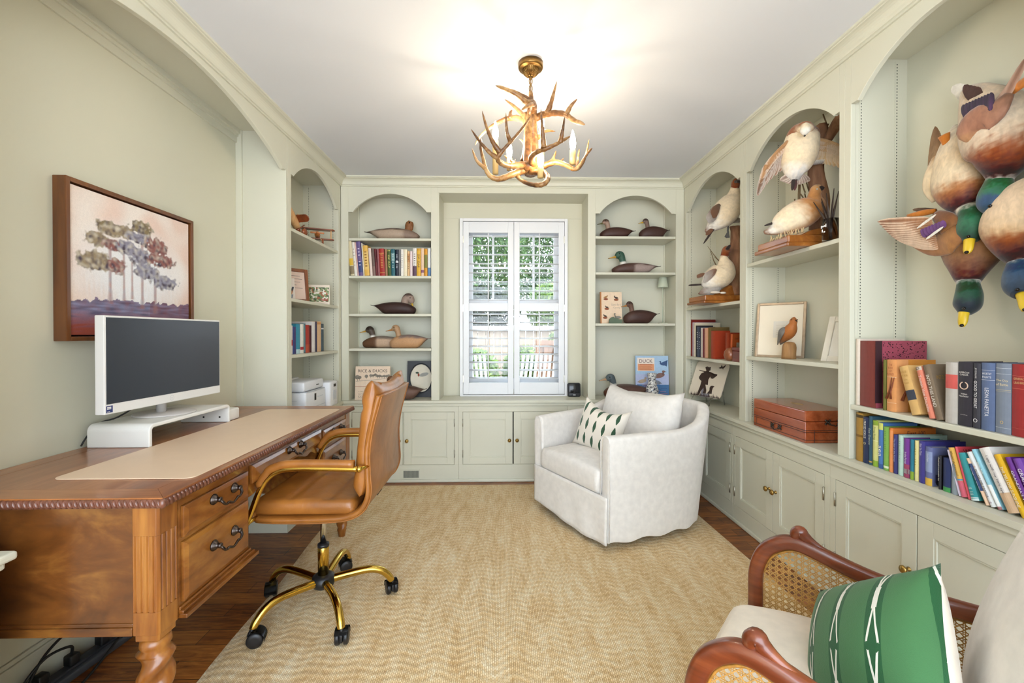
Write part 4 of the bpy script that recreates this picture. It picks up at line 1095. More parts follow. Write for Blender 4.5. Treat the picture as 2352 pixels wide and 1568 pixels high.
# ------------------------------------------------------------------ small things on the shelves
def onp(px, py, p0, n):
    """where the view of a pixel meets a plane"""
    d = _cf + _cr*((px-CCX)/CF) - _cu*((py-CCY)/CF); c = V((0, 0, CH)); n = V(n)
    return c+d*((V(p0)-c).dot(n)/d.dot(n))
def flat(b, pts, M, mi=0, lift=.0006):
    """flat painted shape lying in M's x-y plane"""
    return b.add([M @ V((x, y, lift)) for x, y in pts], [tuple(range(len(pts)))], mi)
def ell(cx, cy, rx, ry, n=16, rot=0): return [(cx+rx*math.cos(2*PI*k/n)*math.cos(rot)-ry*math.sin(2*PI*k/n)*math.sin(rot), cy+rx*math.cos(2*PI*k/n)*math.sin(rot)+ry*math.sin(2*PI*k/n)*math.cos(rot)) for k in range(n)]
pw = plain('printer_white', '#eceef2', .35, var=.01); pg = plain('printer_grey', '#c9ced6', .4, var=.01); ink = plain('print_ink', '#33302f', .6, var=0)
t = thing('printer', 'white multifunction printer on the worktop of the left bookcase', 'printer', (-1.40, 2.95, ZT+.0005))
b = MB().rbox((-1.53, 2.775, ZT+.001), (-1.262, 3.085, .80), .012, 5)
b.rbox((-1.525, 2.78, .803), (-1.275, 3.08, .868), .014, 5).rbox((-1.515, 2.80, .86), (-1.44, 3.06, .876), .006, 5)
b.build('housing', pw, t, world=True)
b = MB().box((-1.262, 2.86, .69), (-1.2605, 3.07, .693)).box((-1.2755, 2.79, .7995), (-1.263, 3.07, .803)).box((-1.5, 2.7735, .799), (-1.3, 2.7745, .802)).box((-1.48, 2.7735, .745), (-1.32, 2.7745, .747)).box((-1.275, 2.96, .83), (-1.2742, 3.0, .836), 1)
b.build('seam', [pg, ink], t, world=True)
b = MB().box((-1.262, 2.90, .735), (-1.2603, 2.925, .78), 1)
for k in range(5): b.box((-1.262, 2.95+k*.018, .75), (-1.2606, 2.957+k*.018, .757), 0)
b.build('control_panel', [pg, ink], t, world=True)
b = MB().rbox((-1.50, 3.09, ZT+.001), (-1.232, 3.235, .835), .016, 5)
for k in range(3): b.box((-1.2325, 3.14+k*.022, .70), (-1.2312, 3.155+k*.022, .77), 1)
b.box((-1.2325, 3.15, .795), (-1.2310, 3.19, .815), 2)
b.build('ink_tank', [pw, pg, ink], t, world=True)
# ---- toy aeroplanes
wred = wood('toy_red_wood', '#5e2a14', '#87401d', '#a65a2b', 'x', 12, .3, .4, 6); wlite = wood('toy_light_wood', '#b98550', '#d6a873', '#e6c08d', 'z', 12, .4, .2, 6); worg = wood('toy_orange_wood', '#8d4a1e', '#b56a2f', '#cd8443', 'y', 12, .35, .3, 6)
def wingshape(L, c, n=10):
    return [(-L/2+c/2-c/2*math.cos(R(a-90+180)), c/2*math.sin(R(a+90))) for a in ()] or [(L/2-c/2+c/2*math.cos(R(-90+180*k/n)), c/2*math.sin(R(-90+180*k/n))) for k in range(n+1)]+[(-L/2+c/2+c/2*math.cos(R(90+180*k/n)), c/2*math.sin(R(90+180*k/n))) for k in range(n+1)]
t = thing('toy_biplane', 'wooden toy biplane at the front of the top left shelf', 'toy plane', (-1.345, 3.15, 1.8265), R(22))
MB().prism(wingshape(.235, .055), .112, .120, 'z').build('upper_wing', wred, t, bevel=.002)
MB().prism(wingshape(.225, .05), .042, .050, 'z').build('lower_wing', wred, t, bevel=.002)
for x in (-.085, .09): 
    for y in (-.014, .014): MB().tube([(x, y, .05), (x, y, .112)], .0045, 8).build('strut', wlite, t)
b = MB().lathe([(.0, -.085), (.014, -.08), (.018, -.06), (.02, -.02), (.016, .05), (.009, .13), (0, .135)], 14, 0, TR(0, 0, .072, rx=-PI/2)).build('fuselage', worg, t)
MB().rbox((-.045, -.096, .066), (.045, -.088, .078), .004, 5, 0, TR(0, 0, .0, ry=0)).ball((0, -.094, .072), .008).build('propeller', worg, b)
MB().box((-.04, .115, .07), (.04, .14, .075)).prism([(.105, .074), (.14, .074), (.138, .105), (.12, .105)], -.003, .003, 'x').build('tail', wred, t)
for s in (-1, 1): 
    w_ = MB().lathe([(.003, -.006), (.022, -.006), (.024, 0), (.022, .006), (.003, .006)], 18, 0, TR(s*.035, -.03, .024, ry=PI/2)).build('wheel', wred, t)
    MB().tube([(s*.035, -.03, .024), (s*.02, -.03, .045)], .004, 8).build('axle', wlite, w_)
t = thing('toy_plane', 'wooden toy plane tipped nose-down behind the biplane, top left shelf', 'toy plane', (-1.350, 2.79, 1.8265), R(75))
M = TR(-.02, 0, .125, ry=R(52))
MB().lathe([(0, -.10), (.022, -.095), (.026, -.06), (.026, .0), (.018, .07), (.008, .14), (0, .145)], 14, 0, M @ TR(0, 0, 0, ry=-PI/2)).build('fuselage', wlite, t)
MB().prism(wingshape(.20, .05), -.004, .004, 'z', 0, M @ TR(.045, 0, .022, rz=PI/2)).build('wing', wred, t)
MB().box((-.145, -.04, -.003), (-.115, .04, .003), 0, M).box((-.145, -.003, 0), (-.11, .003, .045), 0, M).build('tail', wred, t)
MB().lathe([(0, .128), (.012, .124), (.014, .10), (.0, .098)], 12, 0, M @ TR(0, 0, 0, ry=PI/2)).rbox((.108, -.006, -.075), (.114, .006, .075), .003, 3, 0, M).build('propeller', wred, t)
for s in (-1, 1): MB().lathe([(.004, -.006), (.022, -.006), (.022, .006), (.004, .006)], 16, 0, TR(.06, s*.04, .0225, rx=PI/2)).build('wheel', wred, t)
MB().tube([(.06, -.04, .0225), (.06, .04, .0225)], .004, 8).tube([(.06, 0, .0225), (.045, 0, .14)], .006, 8).build('axle', wlite, t)
# ---- framed certificate, leaflets and photo card on the second left shelf
Z2 = 1.3985
fr_m = wood('small_frame_wood', '#5a2c10', '#7f431b', '#9a5828', 'z', 9, .35, .3); paper = plain('paper', '#eadccb', .8, var=.03); mauve = plain('paper_pink', '#e6cdbd', .8, var=.04)
def frame_thing(name, label, cat, BL, BR, h, lean, fw, th, fmat, inner, inset=None, group=None):
    """picture frame: bottom edge BL-BR, face towards the left-hand side normal, leaning back"""
    BL, BR = V(BL), V(BR); u = (BR-BL).normalized(); nrm = u.cross(V((0, 0, 1))).normalized()     # faces the viewer when BL is on the left
    up = (V((0, 0, 1))*math.cos(lean)-nrm*math.sin(lean)).normalized()
    t = thing(name, label, cat, tuple((BL+BR)/2), group=group); M = frame(BL, u, up); w = (BR-BL).length
    b = MB()
    for a, c in (((0, 0, -th), (fw, h, 0)), ((w-fw, 0, -th), (w, h, 0)), ((fw, 0, -th), (w-fw, fw, 0)), ((fw, h-fw, -th), (w-fw, h, 0))): b.box(a, c, 0, M)
    b.build('frame', fmat, t, world=True, bevel=.002)
    MB().box((fw, fw, -th*.8), (w-fw, h-fw, -th*.45), 0, M).build('print', inner, t, world=True)
    return t, M @ TR(0, 0, -th*.45), w, h
t, M, w, h = frame_thing('framed_certificate', 'brown wooden frame with a printed certificate on the second left shelf', 'picture frame', (-1.515, 2.81, Z2), (-1.34, 3.01, Z2), .235, R(8), .022, .018, fr_m, mauve)
b = MB()
for k, (a, c) in enumerate(((.4, .8), (.3, .85), (.35, .8), (.3, .7), (.4, .85), (.35, .6))): flat(b, [(w*a, h*(.78-.09*k)), (w*c, h*(.78-.09*k)), (w*c, h*(.79-.09*k)), (w*a, h*(.79-.09*k))], M)
b.build('print_lines', ink, t, world=True)
for k, (lab, c) in enumerate((('pale blue striped leaflet leaning before the certificate frame', '#c9d2d8'), ('white and orange leaflet leaning behind the blue striped leaflet', '#e4d9cf'))):
    M = frame((-1.50+.07*k, 2.70+.045*k, Z2), V((.62, .5, 0)), V((-.12, .18, 1)))
    t = thing('leaflet', lab, 'leaflet', tuple(M.translation))
    MB().box((0, 0, -.004), (.11, .17-.02*k, 0), 0, M).build('sheet', plain('leaflet%d' % k, c, .6), t, world=True)
    b = MB(); rnd = random.Random(k)
    for q in range(9): x = .01+.09*rnd.random(); y = .01+.12*rnd.random(); flat(b, [(x, y), (x+.012, y), (x+.02, y+.03), (x+.008, y+.03)], M, q % 3)
    b.build('printed_pattern', [plain('leaf_p1', '#7d8895', .6), plain('leaf_p2', '#b9743f', .6), plain('leaf_p3', '#39404a', .6)], t, world=True)
M = frame((-1.43, 3.14, Z2), V((.86, .18, 0)), V((-.1, .02, 1)))
t = thing('photo_card', 'card with a busy green crowd picture and red lettering, second left shelf', 'card', tuple(M.translation))
n = NT('crowd_print'); n.set(.5); vo = n.add('ShaderNodeTexVoronoi', i_Scale=90.); n.ln(n.coord(), vo.inputs['Vector'])
hs = n.add('ShaderNodeSeparateColor'); n.ln(vo.outputs['Color'], hs.inputs[0])
n.base(n.ramp(hs.outputs[0], [(0, '#6d8552'), (.25, '#cfc5a8'), (.42, '#8b9a6a'), (.6, '#e8e2d4'), (.75, '#a4633f'), (.88, '#4c5b3e')], 'CONSTANT'))
MB().box((0, 0, -.005), (.165, .142, 0), 0, M).build('card', paper, t, world=True)
MB().box((.018, .018, 0), (.16, .125, .0005), 0, M).build('crowd_picture', n.m, t, world=True)
b = MB(); rnd = random.Random(4)
redp = plain('red_print', '#c8303c', .5)
for k in range(11): x = .105+.0045*k; b.tube([M @ V((x, .022+.012*(k % 2), .002)), M @ V((x+.003, .034+.01*((k+1) % 2), .002))], .0016, 5)
b.build('red_scrawl', redp, t, world=True)
# ---- sill device
t = thing('smart_display', 'black rounded desk device with screen on the window sill corner', 'smart display', (.605, 3.555, ZT+.0005))
M = frame((.552, 3.555, ZT+.001), V((1, .03, 0)), V((0, .13, 1)))
dv = plain('device_black', '#2b2d33', .35, var=.05)
MB().rbox((0, 0, -.045), (.112, .118, 0), .018, 7, 0, M).build('body', dv, t, world=True)
MB().rbox((.012, .030, -.004), (.100, .108, .0015), .006, 5, 0, M).build('screen', plain('device_screen', '#15171c', .12, var=.3, nscale=30), t, world=True)
b = MB().rbox((.044, .012, .0), (.054, .020, .0012), .002, 3, 0, M).rbox((.0545, .012, .0), (.065, .020, .0012), .002, 3, 0, M); b.build('logo', plain('device_logo', '#b9bcc4', .4), t, world=True)
# ---- tap lamp on a pole
t = thing('pole_lamp', 'small sage lamp with cone shade on a thin pole, third shelf right of window', 'lamp', (1.352, 3.56, 1.2665))
sage = plain('lamp_sage', '#c4cbb6', .45, var=.02)
MB().lathe([(.024, 1.662), (.028, 1.662), (.0295, 1.655), (.044, 1.577), (.046, 1.570), (.043, 1.570), (.028, 1.65)], 32, 0, TR(1.352, 3.56, 0)).lathe([(0, 1.66), (.027, 1.66)], 32, 0, TR(1.352, 3.56, 0)).build('shade', sage, t, world=True)
MB().tube([(1.352, 3.56, 1.275), (1.352, 3.56, 1.66)], .004, 8).build('pole', sage, t, world=True)
MB().lathe([(.040, 1.2665), (.040, 1.272), (.036, 1.275), (0, 1.275)], 28, 0, TR(1.352, 3.56, 0)).build('base', sage, t, world=True)
# ---- little green stand with a bird
t = thing('bird_figurine', 'tiny grey goose figurine on a dark green block beside the game bird book', 'figurine', (.93, 3.45, 1.2665))
gb = plain('green_block', '#5a6b55', .6); gy = plain('goose_grey', '#8b8a82', .7); 
MB().prism([(.868, 1.2665), (.975, 1.2665), (.975, 1.300), (.95, 1.302), (.915, 1.314), (.905, 1.320), (.89, 1.316), (.872, 1.300)], 3.445, 3.462, 'y').build('block', gb, t, world=True, bevel=.002)
b = MB().ball((.945, 3.452, 1.316), (.024, .010, .011), 12, 8).tube([(.925, 3.452, 1.318), (.917, 3.452, 1.335), (.919, 3.452, 1.343)], [.006, .004, .004], 8).ball((.918, 3.452, 1.345), .006, 8, 6).tube([(.918, 3.452, 1.345), (.908, 3.452, 1.343)], [.003, .001], 6)
b.build('goose', gy, t, world=True)
# ---- patterned vase
t = thing('vase', 'small black and white patterned vase before the blue duck book', 'vase', (1.225, 3.46, ZT+.0005))
n = NT('marbled_glaze'); n.set(.2, coat=.4); f = n.noise(n.coord(), 34, 3, 2.5)
n.base(n.ramp(f, [(.42, '#3c3c48'), (.47, '#8b8b95'), (.5, '#e8e6e2')], 'LINEAR'))
pf = [(.030, 0), (.036, .006), (.047, .030), (.052, .055), (.046, .082), (.033, .105), (.028, .125), (.031, .150), (.036, .172), (.037, .180), (.033, .180), (.025, .13), (0, .12)]
MB().lathe([(r*1.0, z*1.12) for r, z in cspline(pf, 4)], 36, 0, TR(1.225, 3.455, ZT+.0005)).build('body', n.m, t, world=True)
# ---- hunter tile on a wire stand
BLp, BRp, TLp = V((1.447, 3.285, .715)), V((1.552, 2.998, .715)), V((1.535, 3.325, .965))
M = frame(BLp, BRp-BLp, TLp-BLp)
t = thing('painted_tile', 'cream tile painted with a hunter and dog, on clear stand, right corner worktop', 'tile', tuple((BLp+BRp)/2))
W_, H_ = .302, .272; rr = .028; poly = []
for cx, cy, a0 in ((W_-rr, rr, -90), (W_-rr, H_-rr, 0), (rr, H_-rr, 90), (rr, rr, 180)): poly += [(cx+rr*math.cos(R(a0+15*k)), cy+rr*math.sin(R(a0+15*k))) for k in range(7)]
MB().prism(poly, -.008, 0, 'z', 0, M).build('tile', plain('tile_glaze', '#ecdfcb', .18, coat=.5, var=.02), t, world=True, bevel=.002)
nz_ = M.to_3x3() @ V((0, 0, 1)); Mi = M.inverted()
cr4 = lambda pts: [(lambda q: (q.x, q.y))(Mi @ onp(1550+x/4.9, 680+y/4.9, BLp, nz_)) for x, y in pts]
b = MB()
sil = [[(345, 800), (365, 790), (390, 800), (410, 795), (405, 808), (402, 835), (385, 842), (395, 862), (430, 870), (480, 880), (478, 892), (430, 930), (405, 925), (400, 905), (378, 940), (372, 1000), (345, 995), (355, 1060), (348, 1095), (310, 1092), (325, 1060), (322, 1030), (290, 1070), (272, 1105), (250, 1120), (252, 1090), (285, 1010), (300, 955), (275, 930), (272, 910), (300, 868), (340, 850), (355, 838)],
       [(275, 828), (340, 843), (400, 852), (470, 885), (455, 905), (395, 868), (340, 855), (278, 838)],
       [(360, 1095), (390, 1060), (392, 1030), (405, 1010), (425, 1008), (448, 1016), (430, 1030), (420, 1060), (415, 1100)],
       [(493, 808), (520, 795), (530, 770), (540, 795), (580, 770), (565, 800), (548, 812), (545, 828), (535, 812), (510, 815)]]
for s_ in sil:
    q = cr4(s_); flat(b, q, M, 0, .0008)
rnd = random.Random(3)
for k in range(46):
    x = 180+k*7; y = 1103+ (k*7)*.16-8
    if x > 500: break
    hgt = rnd.uniform(12, 50) if (k % 7 < 3) else rnd.uniform(8, 22); flat(b, cr4([(x-3, y+8), (x+5, y+8), (x+rnd.uniform(-9, 9), y-hgt)]), M, 0, .0009)
b.build('hunter_picture', plain('tile_brown', '#3c2a24', .35, var=.25, nscale=60), t, world=True)
flat(bb := MB(), cr4([(290, 1100), (300, 1060), (330, 1000), (345, 1040), (345, 1095), (390, 1095), (390, 1140), (285, 1125)]), M, 0, .0005)
bb.build('grey_patch', plain('tile_grey', '#8d8b95', .4), t, world=True)
clear = NT('clear_acrylic'); clear.set(.05, trans=1, ior=1.2); clear = clear.m
b = MB()
for u_ in (.07, .235):
    p0 = M @ V((u_, 0, 0)); f_ = -nz_; f_.z = 0; f_.normalize()
    q0 = V((p0.x, p0.y, ZT+.004))
    b.tube([q0-f_*.03, q0-f_*.028+V((0, 0, .03)), q0-f_*.012+V((0, 0, .055)), q0+V((0, 0, .056)), q0+f_*.10+V((0, 0, .10)), q0+f_*.12], .004, 8)
b.build('stand', clear, t, world=True)
# ---- wooden ball and red box in the right corner bookcase
t = thing('wooden_egg', 'polished brown wooden ball before the orange cowboy book', 'wooden ball', (1.50, 2.755, 1.0045))
MB().lathe([(.0, 0), (.02, .001), (.036, .015), (.042, .038), (.038, .062), (.024, .080), (.008, .087), (0, .088)], 28, 0, TR(1.495, 2.755, 1.0045)).build('body', wood('egg_wood', '#6a351d', '#8e5333', '#a8714f', 'z', 9, .3, .3), t, world=True)
t = thing('wooden_box', 'small dark red wooden box at the near end of the corner bookcase shelf', 'box', (1.52, 2.66, 1.0045))
rb = wood('red_box_wood', '#4f1d17', '#702b22', '#86382c', 'y', 9, .3, .3)
MB().box((1.478, 2.61, 1.0045), (1.62, 2.705, 1.072)).build('body', rb, t, world=True, bevel=.002)
MB().box((1.476, 2.608, 1.0735), (1.622, 2.707, 1.096)).build('lid', rb, t, world=True, bevel=.003)
# ---- middle right bookcase: chest, prints, carved dove, quills
cw1 = wood('chest_wood', '#7d3515', '#a4502a', '#bf6e42', 'y', 6, .25, .5, 8); cline = plain('chest_line', '#3d1a10', .5, var=0)
t = thing('flatware_chest', 'polished reddish wooden chest with dark handles on the right worktop', 'chest', (1.57, 2.23, ZT+.0005))
X0, X1, Y0, Y1 = 1.461, 1.69, 2.02, 2.44
MB().box((X0, Y0, ZT+.0005), (X1, Y1, .756)).build('body', cw1, t, world=True, bevel=.003)
MB().box((X0, Y0, .7575), (X1, Y1, .809)).build('lid', cw1, t, world=True, bevel=.005, seg=3)
b = MB()
for z in (.667, .704, .713): b.box((X0-.0006, Y0+.0, z), (X0+.002, Y1, z+.0025)).box((X0, Y0-.0006, z), (X1, Y0+.001, z+.0025))
b.box((X0+.045, Y0-.0006, .655), (X0+.0475, Y0+.001, .714)).box((X0-.0006, Y1-.03, .667), (X0+.001, Y1-.0275, .705))
b.build('inlay_line', cline, t, world=True)
MB().prism(ell(1.575, 2.24, .020, .034, 24), .8088, .8095, 'z').prism(ell(1.575, 2.24, .006, .05, 16), .8088, .8097, 'z').build('top_inlay', plain('inlay_brass', '#c9a25e', .3, metal=.7), t, world=True)
def dropp(M):
    b = MB()
    for s in (-1, 1):
        for q in ((0, 0, .011), (.010, .009, .007), (-.010, .009, .007), (.010, -.009, .007), (-.010, -.009, .007)): b.ball((s*.03+q[0]*.9, q[1]*.9, .002), (q[2]*.8, q[2]*.8, .004), 10, 6, 0, M)
        b.ball((s*.03, 0, .008), .005, 8, 6, 0, M)
    b.tube([M @ V(p) for p in cspline([(-.03, 0, .008), (-.024, -.010, .012), (-.010, -.012, .013), (0, -.017, .013), (.010, -.012, .013), (.024, -.010, .012), (.03, 0, .008)], 4)], .0026, 8)
    return b
dropp(frame((X0-.001, 2.235, .690), V((0, -1, 0)), V((0, 0, 1)))).build('handle', pewter, t, world=True)
dropp(frame((1.60, Y0-.001, .755), V((1, 0, 0)), V((0, 0, 1)))).build('handle', pewter, t, world=True)
Z2 = 1.0475
silverf = plain('silver_frame', '#b49f86', .35, metal=.3, var=.15, nscale=30); mat_c = plain('cream_mat', '#efe3cd', .8, var=.015)
t, M, w, h = frame_thing('framed_print', 'silver framed print with wide cream mat behind the carved dove', 'picture frame', (1.488, 2.482, Z2), (1.648, 2.292, Z2), .318, R(9), .013, .016, silverf, mat_c)
b = MB().box((w*.36, h*.36, 0), (w*.72, h*.66, .0008), 0, M); b.build('paper', plain('print_paper', '#e3dccf', .8), t, world=True)
b = MB()
for k in range(6): flat(b, [(w*.42, h*(.42+.033*k)), (w*(.6+.015*(k % 3)), h*(.42+.033*k)), (w*(.6+.015*(k % 3)), h*(.424+.033*k)), (w*.42, h*(.424+.033*k))], M, 0, .0014)
b.build('drawing', plain('pencil', '#bdb3a6', .8), t, world=True)
t, M, w, h = frame_thing('framed_print', 'small white frame with grey picture leaning beside the carved dove', 'picture frame', (1.575, 2.075, Z2), (1.67, 1.87, Z2), .235, R(20), .028, .016, plain('white_frame', '#e9e4d8', .4), plain('small_mat', '#f0ede6', .7))
MB().box((w*.3, h*.3, 0), (w*.7, h*.7, .001), 0, M).build('picture', plain('grey_pic', '#b9b5ae', .7, var=.2, nscale=30), t, world=True)
# quill glass
t = thing('quill_glass', 'drinking glass holding dark quills beside the mounted duck pair, middle bookcase', 'glass', (1.485, 1.90, 1.6005))
MB().lathe([(.030, 0), (.034, .098), (.0325, .098), (.029, .006), (0, .006)], 30, 0, TR(1.485, 1.90, 1.6005)).build('tumbler', clear, t, world=True)
b = MB(); E_ = frame((1.4505, 1.893, 1.66), V((.1, -1, 0)), V((0, 0, 1)))
for x_, y_, w_, h_ in ((-.012, .004, .006, .012), (-.004, .005, .006, .006), (.004, .006, .006, .006), (.011, .007, .004, .014), (-.008, -.014, .005, .012), (.003, -.02, .008, .006)): b.box((x_-w_/2, y_-h_/2, 0), (x_+w_/2, y_+h_/2, .0006), 0, E_)
b.build('etching', plain('etch', '#eef0f0', .6), t, world=True)
quill = plain('quill_brown', '#33241d', .5, var=.3)
for k, (dx, dy, hh) in enumerate(((-.01, .075, .20), (.0, .055, .21), (-.005, .04, .19), (.004, -.01, .235), (.01, -.02, .22), (-.01, -.005, .215))):
    MB().tube([(1.485+dx*.2, 1.90-dy*.2, 1.61), (1.485+dx, 1.90+dy*.4, 1.61+hh*.55), (1.485+dx*2.2, 1.90+dy, 1.6+hh)], [.003, .0065, .002], 8, flat=.5).build('quill', quill, t, world=True)
# ------------------------------------------------------------------ carved decoys and mounted birds
plum = colattr('feathers', .75, 60, .16, .25); dec = colattr('decoy_paint', .5, 110, .14, 0)
eye_m = plain('bird_eye', '#120c08', .1, var=0)
def C_(h): return lin(h)
def lerpc(a, b_, t): return tuple(a[i]*(1-t)+b_[i]*t for i in range(4))
def bodyloft(b, keys, side=None, seg=20, sub=5, mi=0, sharp=.0, rag=.55):
    """keys: (pos, half-width, half-depth, colour in front, colour behind[, colour sides]) along the spine"""
    rows = [tuple(k[0])+(k[1], k[2])+tuple(k[3])+tuple(k[4])+tuple(k[5] if len(k) > 5 else k[3]) for k in keys]
    rows = cspline(rows, sub); n = len(rows); rings = []; cols = []
    for i, r in enumerate(rows):
        p = V(r[:3]); a = V(rows[max(0, i-1)][:3]); c = V(rows[min(n-1, i+1)][:3]); t = (c-a).normalized()
        o = side if side is not None else V((0, 0, 1)); o = (o-t*o.dot(t)).normalized(); s = t.cross(o)
        cf = r[5:9]; cb = r[9:13]; cs = r[13:17]; ring = []; cc = []
        for k in range(seg):
            q = 2*PI*k/seg; ring.append(p+o*(max(.0004, r[4])*math.cos(q))+s*(max(.0004, r[3])*math.sin(q)))
            if sub > 1:
                pp = ring[-1]; nz_ = noise.noise(pp*70)*.62+noise.noise(pp*150+V((9, 2, 5)))*.5
                rr_ = rows[int(min(n-1, max(0, round(i+nz_*sub*rag))))]; cf = rr_[5:9]; cb = rr_[9:13]; cs = rr_[13:17]
            f = math.cos(q); col = lerpc(cs, cf, min(1, max(0, f*1.6))) if f > 0 else lerpc(cs, cb, min(1, max(0, -f*1.6)))
            cc.append(tuple(min(1, max(0, x)) for x in col[:3])+(1,))
        rings.append(ring); cols.append(cc)
    return b.loft(rings, True, mi, True, None, cols)
def feather(b, p0, p1, w, n, c0, c1, edge=None, mi=0, curl=.0):
    p0, p1, n = V(p0), V(p1), V(n).normalized(); d = p1-p0; s = d.cross(n).normalized(); L = d.length
    prof = [(0, .35), (.15, .8), (.5, 1), (.8, .85), (.94, .5), (1, .05)]
    vs = []; cs = []
    for tt, k in prof:
        q = p0+d*tt+n*(curl*L*(tt-tt*tt)*4-curl*L*tt)
        for e in (-1, -.25, .25, 1):
            vs.append(q+s*(e*w*k)+n*(.0018*(1-abs(e)))); cs.append(edge if edge and abs(e) > .9 else lerpc(c0, c1, tt))
    fs = [(i*4+j, i*4+j+1, (i+1)*4+j+1, (i+1)*4+j) for i in range(5) for j in range(3)]
    b.add(vs, fs, mi, True, None, cs)
    b.add([v-n*.0012 for v in vs], [f[::-1] for f in fs], mi, True, None, cs)
def decoy(label, x, y, z, L, face, body, side_, breast, tailc, headc, billc, hh=1., hx=.30, w=None, h=None, crown=None, collar=False, pose='fwd', whiteband=False, group='duck decoys on the window wall shelves', rot=0., tilt=0., tailup=.75, bx0=.22):
    """face -1: looks to the left"""
    t = thing('duck_decoy', label, 'duck decoy', (x, y, z), rot if face > 0 else PI+rot, group=group)
    w = w or L*.19; h = h or L*.15
    body, side_, breast, tailc, headc, billc = [C_(c) for c in (body, side_, breast, tailc, headc, billc)]
    crown = C_(crown) if crown else headc
    b = MB(); rings = []; cols = []
    pr = [(-.50, h*2*tailup, .012, .006), (-.47, h*2*tailup*.97, .10, .016), (-.42, h*1.40, .28, .05), (-.33, h*1.55, .62, .35), (-.2, h*1.78, .9, .8), (0, h*1.95, 1, 1), (.18, h*1.9, .98, 1), (.32, h*1.7, .86, .95), (.42, h*1.4, .66, .8), (.48, h*1.1, .4, .55), (.505, h*.9, .10, .12)]
    pr = cspline(pr, 3)
    for u, top, kw, kb in pr:
        bot = max(0., top*(1-min(1, kb*1.15))) if u < 0 else max(0., h*.75*(1-min(1, kb*1.3)))
        bot = min(bot, top-.004); ring = []; cc = []
        for k in range(20):
            q = 2*PI*k/20; s_ = math.sin(q); c_ = math.cos(q)
            zz = (top+bot)/2+(top-bot)/2*math.copysign(abs(c_)**.8, c_)
            ring.append((u*L, w*max(.02, kw)*math.copysign(abs(s_)**.75, s_), max(.0, zz)))
            up = c_
            col = lerpc(side_, body, min(1, max(0, (up-.42-.25*noise.noise((u*9, k*.6, L*50)))*5)))
            if u > bx0: col = lerpc(col, breast, min(1, (u-bx0)*22))
            if u < -.30: col = lerpc(col, tailc, min(1, (-.30-u)*12))
            if whiteband and -.285 < u < -.255 and up < .9: col = C_('#e9e4da')
            cc.append(col)
        rings.append(ring); cols.append(cc)
    b.loft(rings, True, 0, True, None, cols); b.build('body', dec, t)
    hb = MB(); bx = hx*L; nz = h*1.62
    if pose == 'fwd': pts = [(bx-.010*L, nz-.02, .050*L), (bx+.01*L, nz+.07*L*hh, .043*L), (bx+.028*L, nz+.13*L*hh, .047*L), (bx+.055*L, nz+.175*L*hh, .055*L), (bx+.085*L, nz+.185*L*hh, .052*L), (bx+.125*L, nz+.165*L*hh, .040*L), (bx+.155*L, nz+.15*L*hh, .024*L)]; bl = (.15, -.035)
    elif pose == 'down': pts = [(bx-.03*L, nz-.03, .055*L), (bx+.0*L, nz+.05*L, .058*L), (bx+.03*L, nz+.12*L*hh, .062*L), (bx+.075*L, nz+.15*L*hh, .064*L), (bx+.12*L, nz+.12*L*hh, .058*L), (bx+.145*L, nz+.06*L*hh, .046*L), (bx+.155*L, nz+.015*L, .026*L)]; bl = (.045, -.14)
    else: pts = [(bx-.02*L, nz-.03, .045*L), (bx, nz+.05*L, .042*L), (bx+.005*L, nz+.12*L*hh, .046*L), (bx+.02*L, nz+.17*L*hh, .045*L), (bx+.035*L, nz+.13*L*hh, .042*L), (bx+.04*L, nz+.08*L, .034*L), (bx+.043*L, nz+.02*L, .024*L)]; bl = (.012, -.16)
    keys = []
    for i, (px_, pz, rr) in enumerate(pts):
        rr *= 1.42
        c = headc if not (collar and i == 0) else C_('#e7e3da')
        keys.append(((px_, 0, pz), rr*.92, rr*1.05, c, c))
    rows = cspline([k[0]+(k[1], k[2]) for k in keys], 4); n = len(rows); rings = []; cols = []
    for i, r in enumerate(rows):
        a = V(rows[max(0, i-1)][:3]); c = V(rows[min(n-1, i+1)][:3]); tt = (c-a).normalized(); s = V((0, 1, 0)); o = s.cross(tt)
        ring = []; cc = []
        for k in range(16):
            q = 2*PI*k/16; p = V(r[:3])+s*(r[3]*math.cos(q))+o*(r[4]*math.sin(q)); ring.append(p)
            col = lerpc(headc, crown, min(1, max(0, (p.z-(nz+.17*L*hh))/(.02*L)))) if crown != headc else headc
            if collar and i < 4: col = C_('#e7e3da')
            cc.append(col)
        rings.append(ring); cols.append(cc)
    hb.loft(rings, True, 0, True, None, cols); hd = hb.build('head', dec, t)
    p0 = V(pts[-1][:1]+(0,)+pts[-1][1:2]); 
    bd = V((bl[0]*L, 0, bl[1]*L))
    bb = MB(); keys = []
    for tt, rw, rh in ((-.1, .024, .026), (.2, .023, .019), (.5, .021, .012), (.8, .023, .008), (.97, .017, .006), (1.02, .006, .003)):
        c = billc if tt < .9 else lerpc(billc, C_('#2a221b'), .7); keys.append((p0+bd*tt, rw*L*1.0, rh*L*1.1, c, c))
    sd = V((0, 0, 1)) if abs(bd.x) > abs(bd.z) else V((1, 0, 0))
    bodyloft(bb, keys, sd, 12, 3).build('bill', dec, hd)
    e = MB(); ei = 4 if pose != 'tuck' else 3
    ex, ez, er = pts[ei]
    for s in (-1, 1): e.ball((ex+.004, s*er*1.26, ez+er*.25), .0135*L*.9, 10, 7)
    e.build('eye', eye_m, hd)
    if collar:
        MB().tube([(bx+.0*L+.047*L*math.cos(q), .047*L*math.sin(q), nz+.012+.01*math.cos(q)) for q in [2*PI*k/20 for k in range(20)]], .006*L, 6, closed=True).build('collar', plain('collar_white', '#e9e5dc', .5), hd)
    if whiteband: pass
    return t
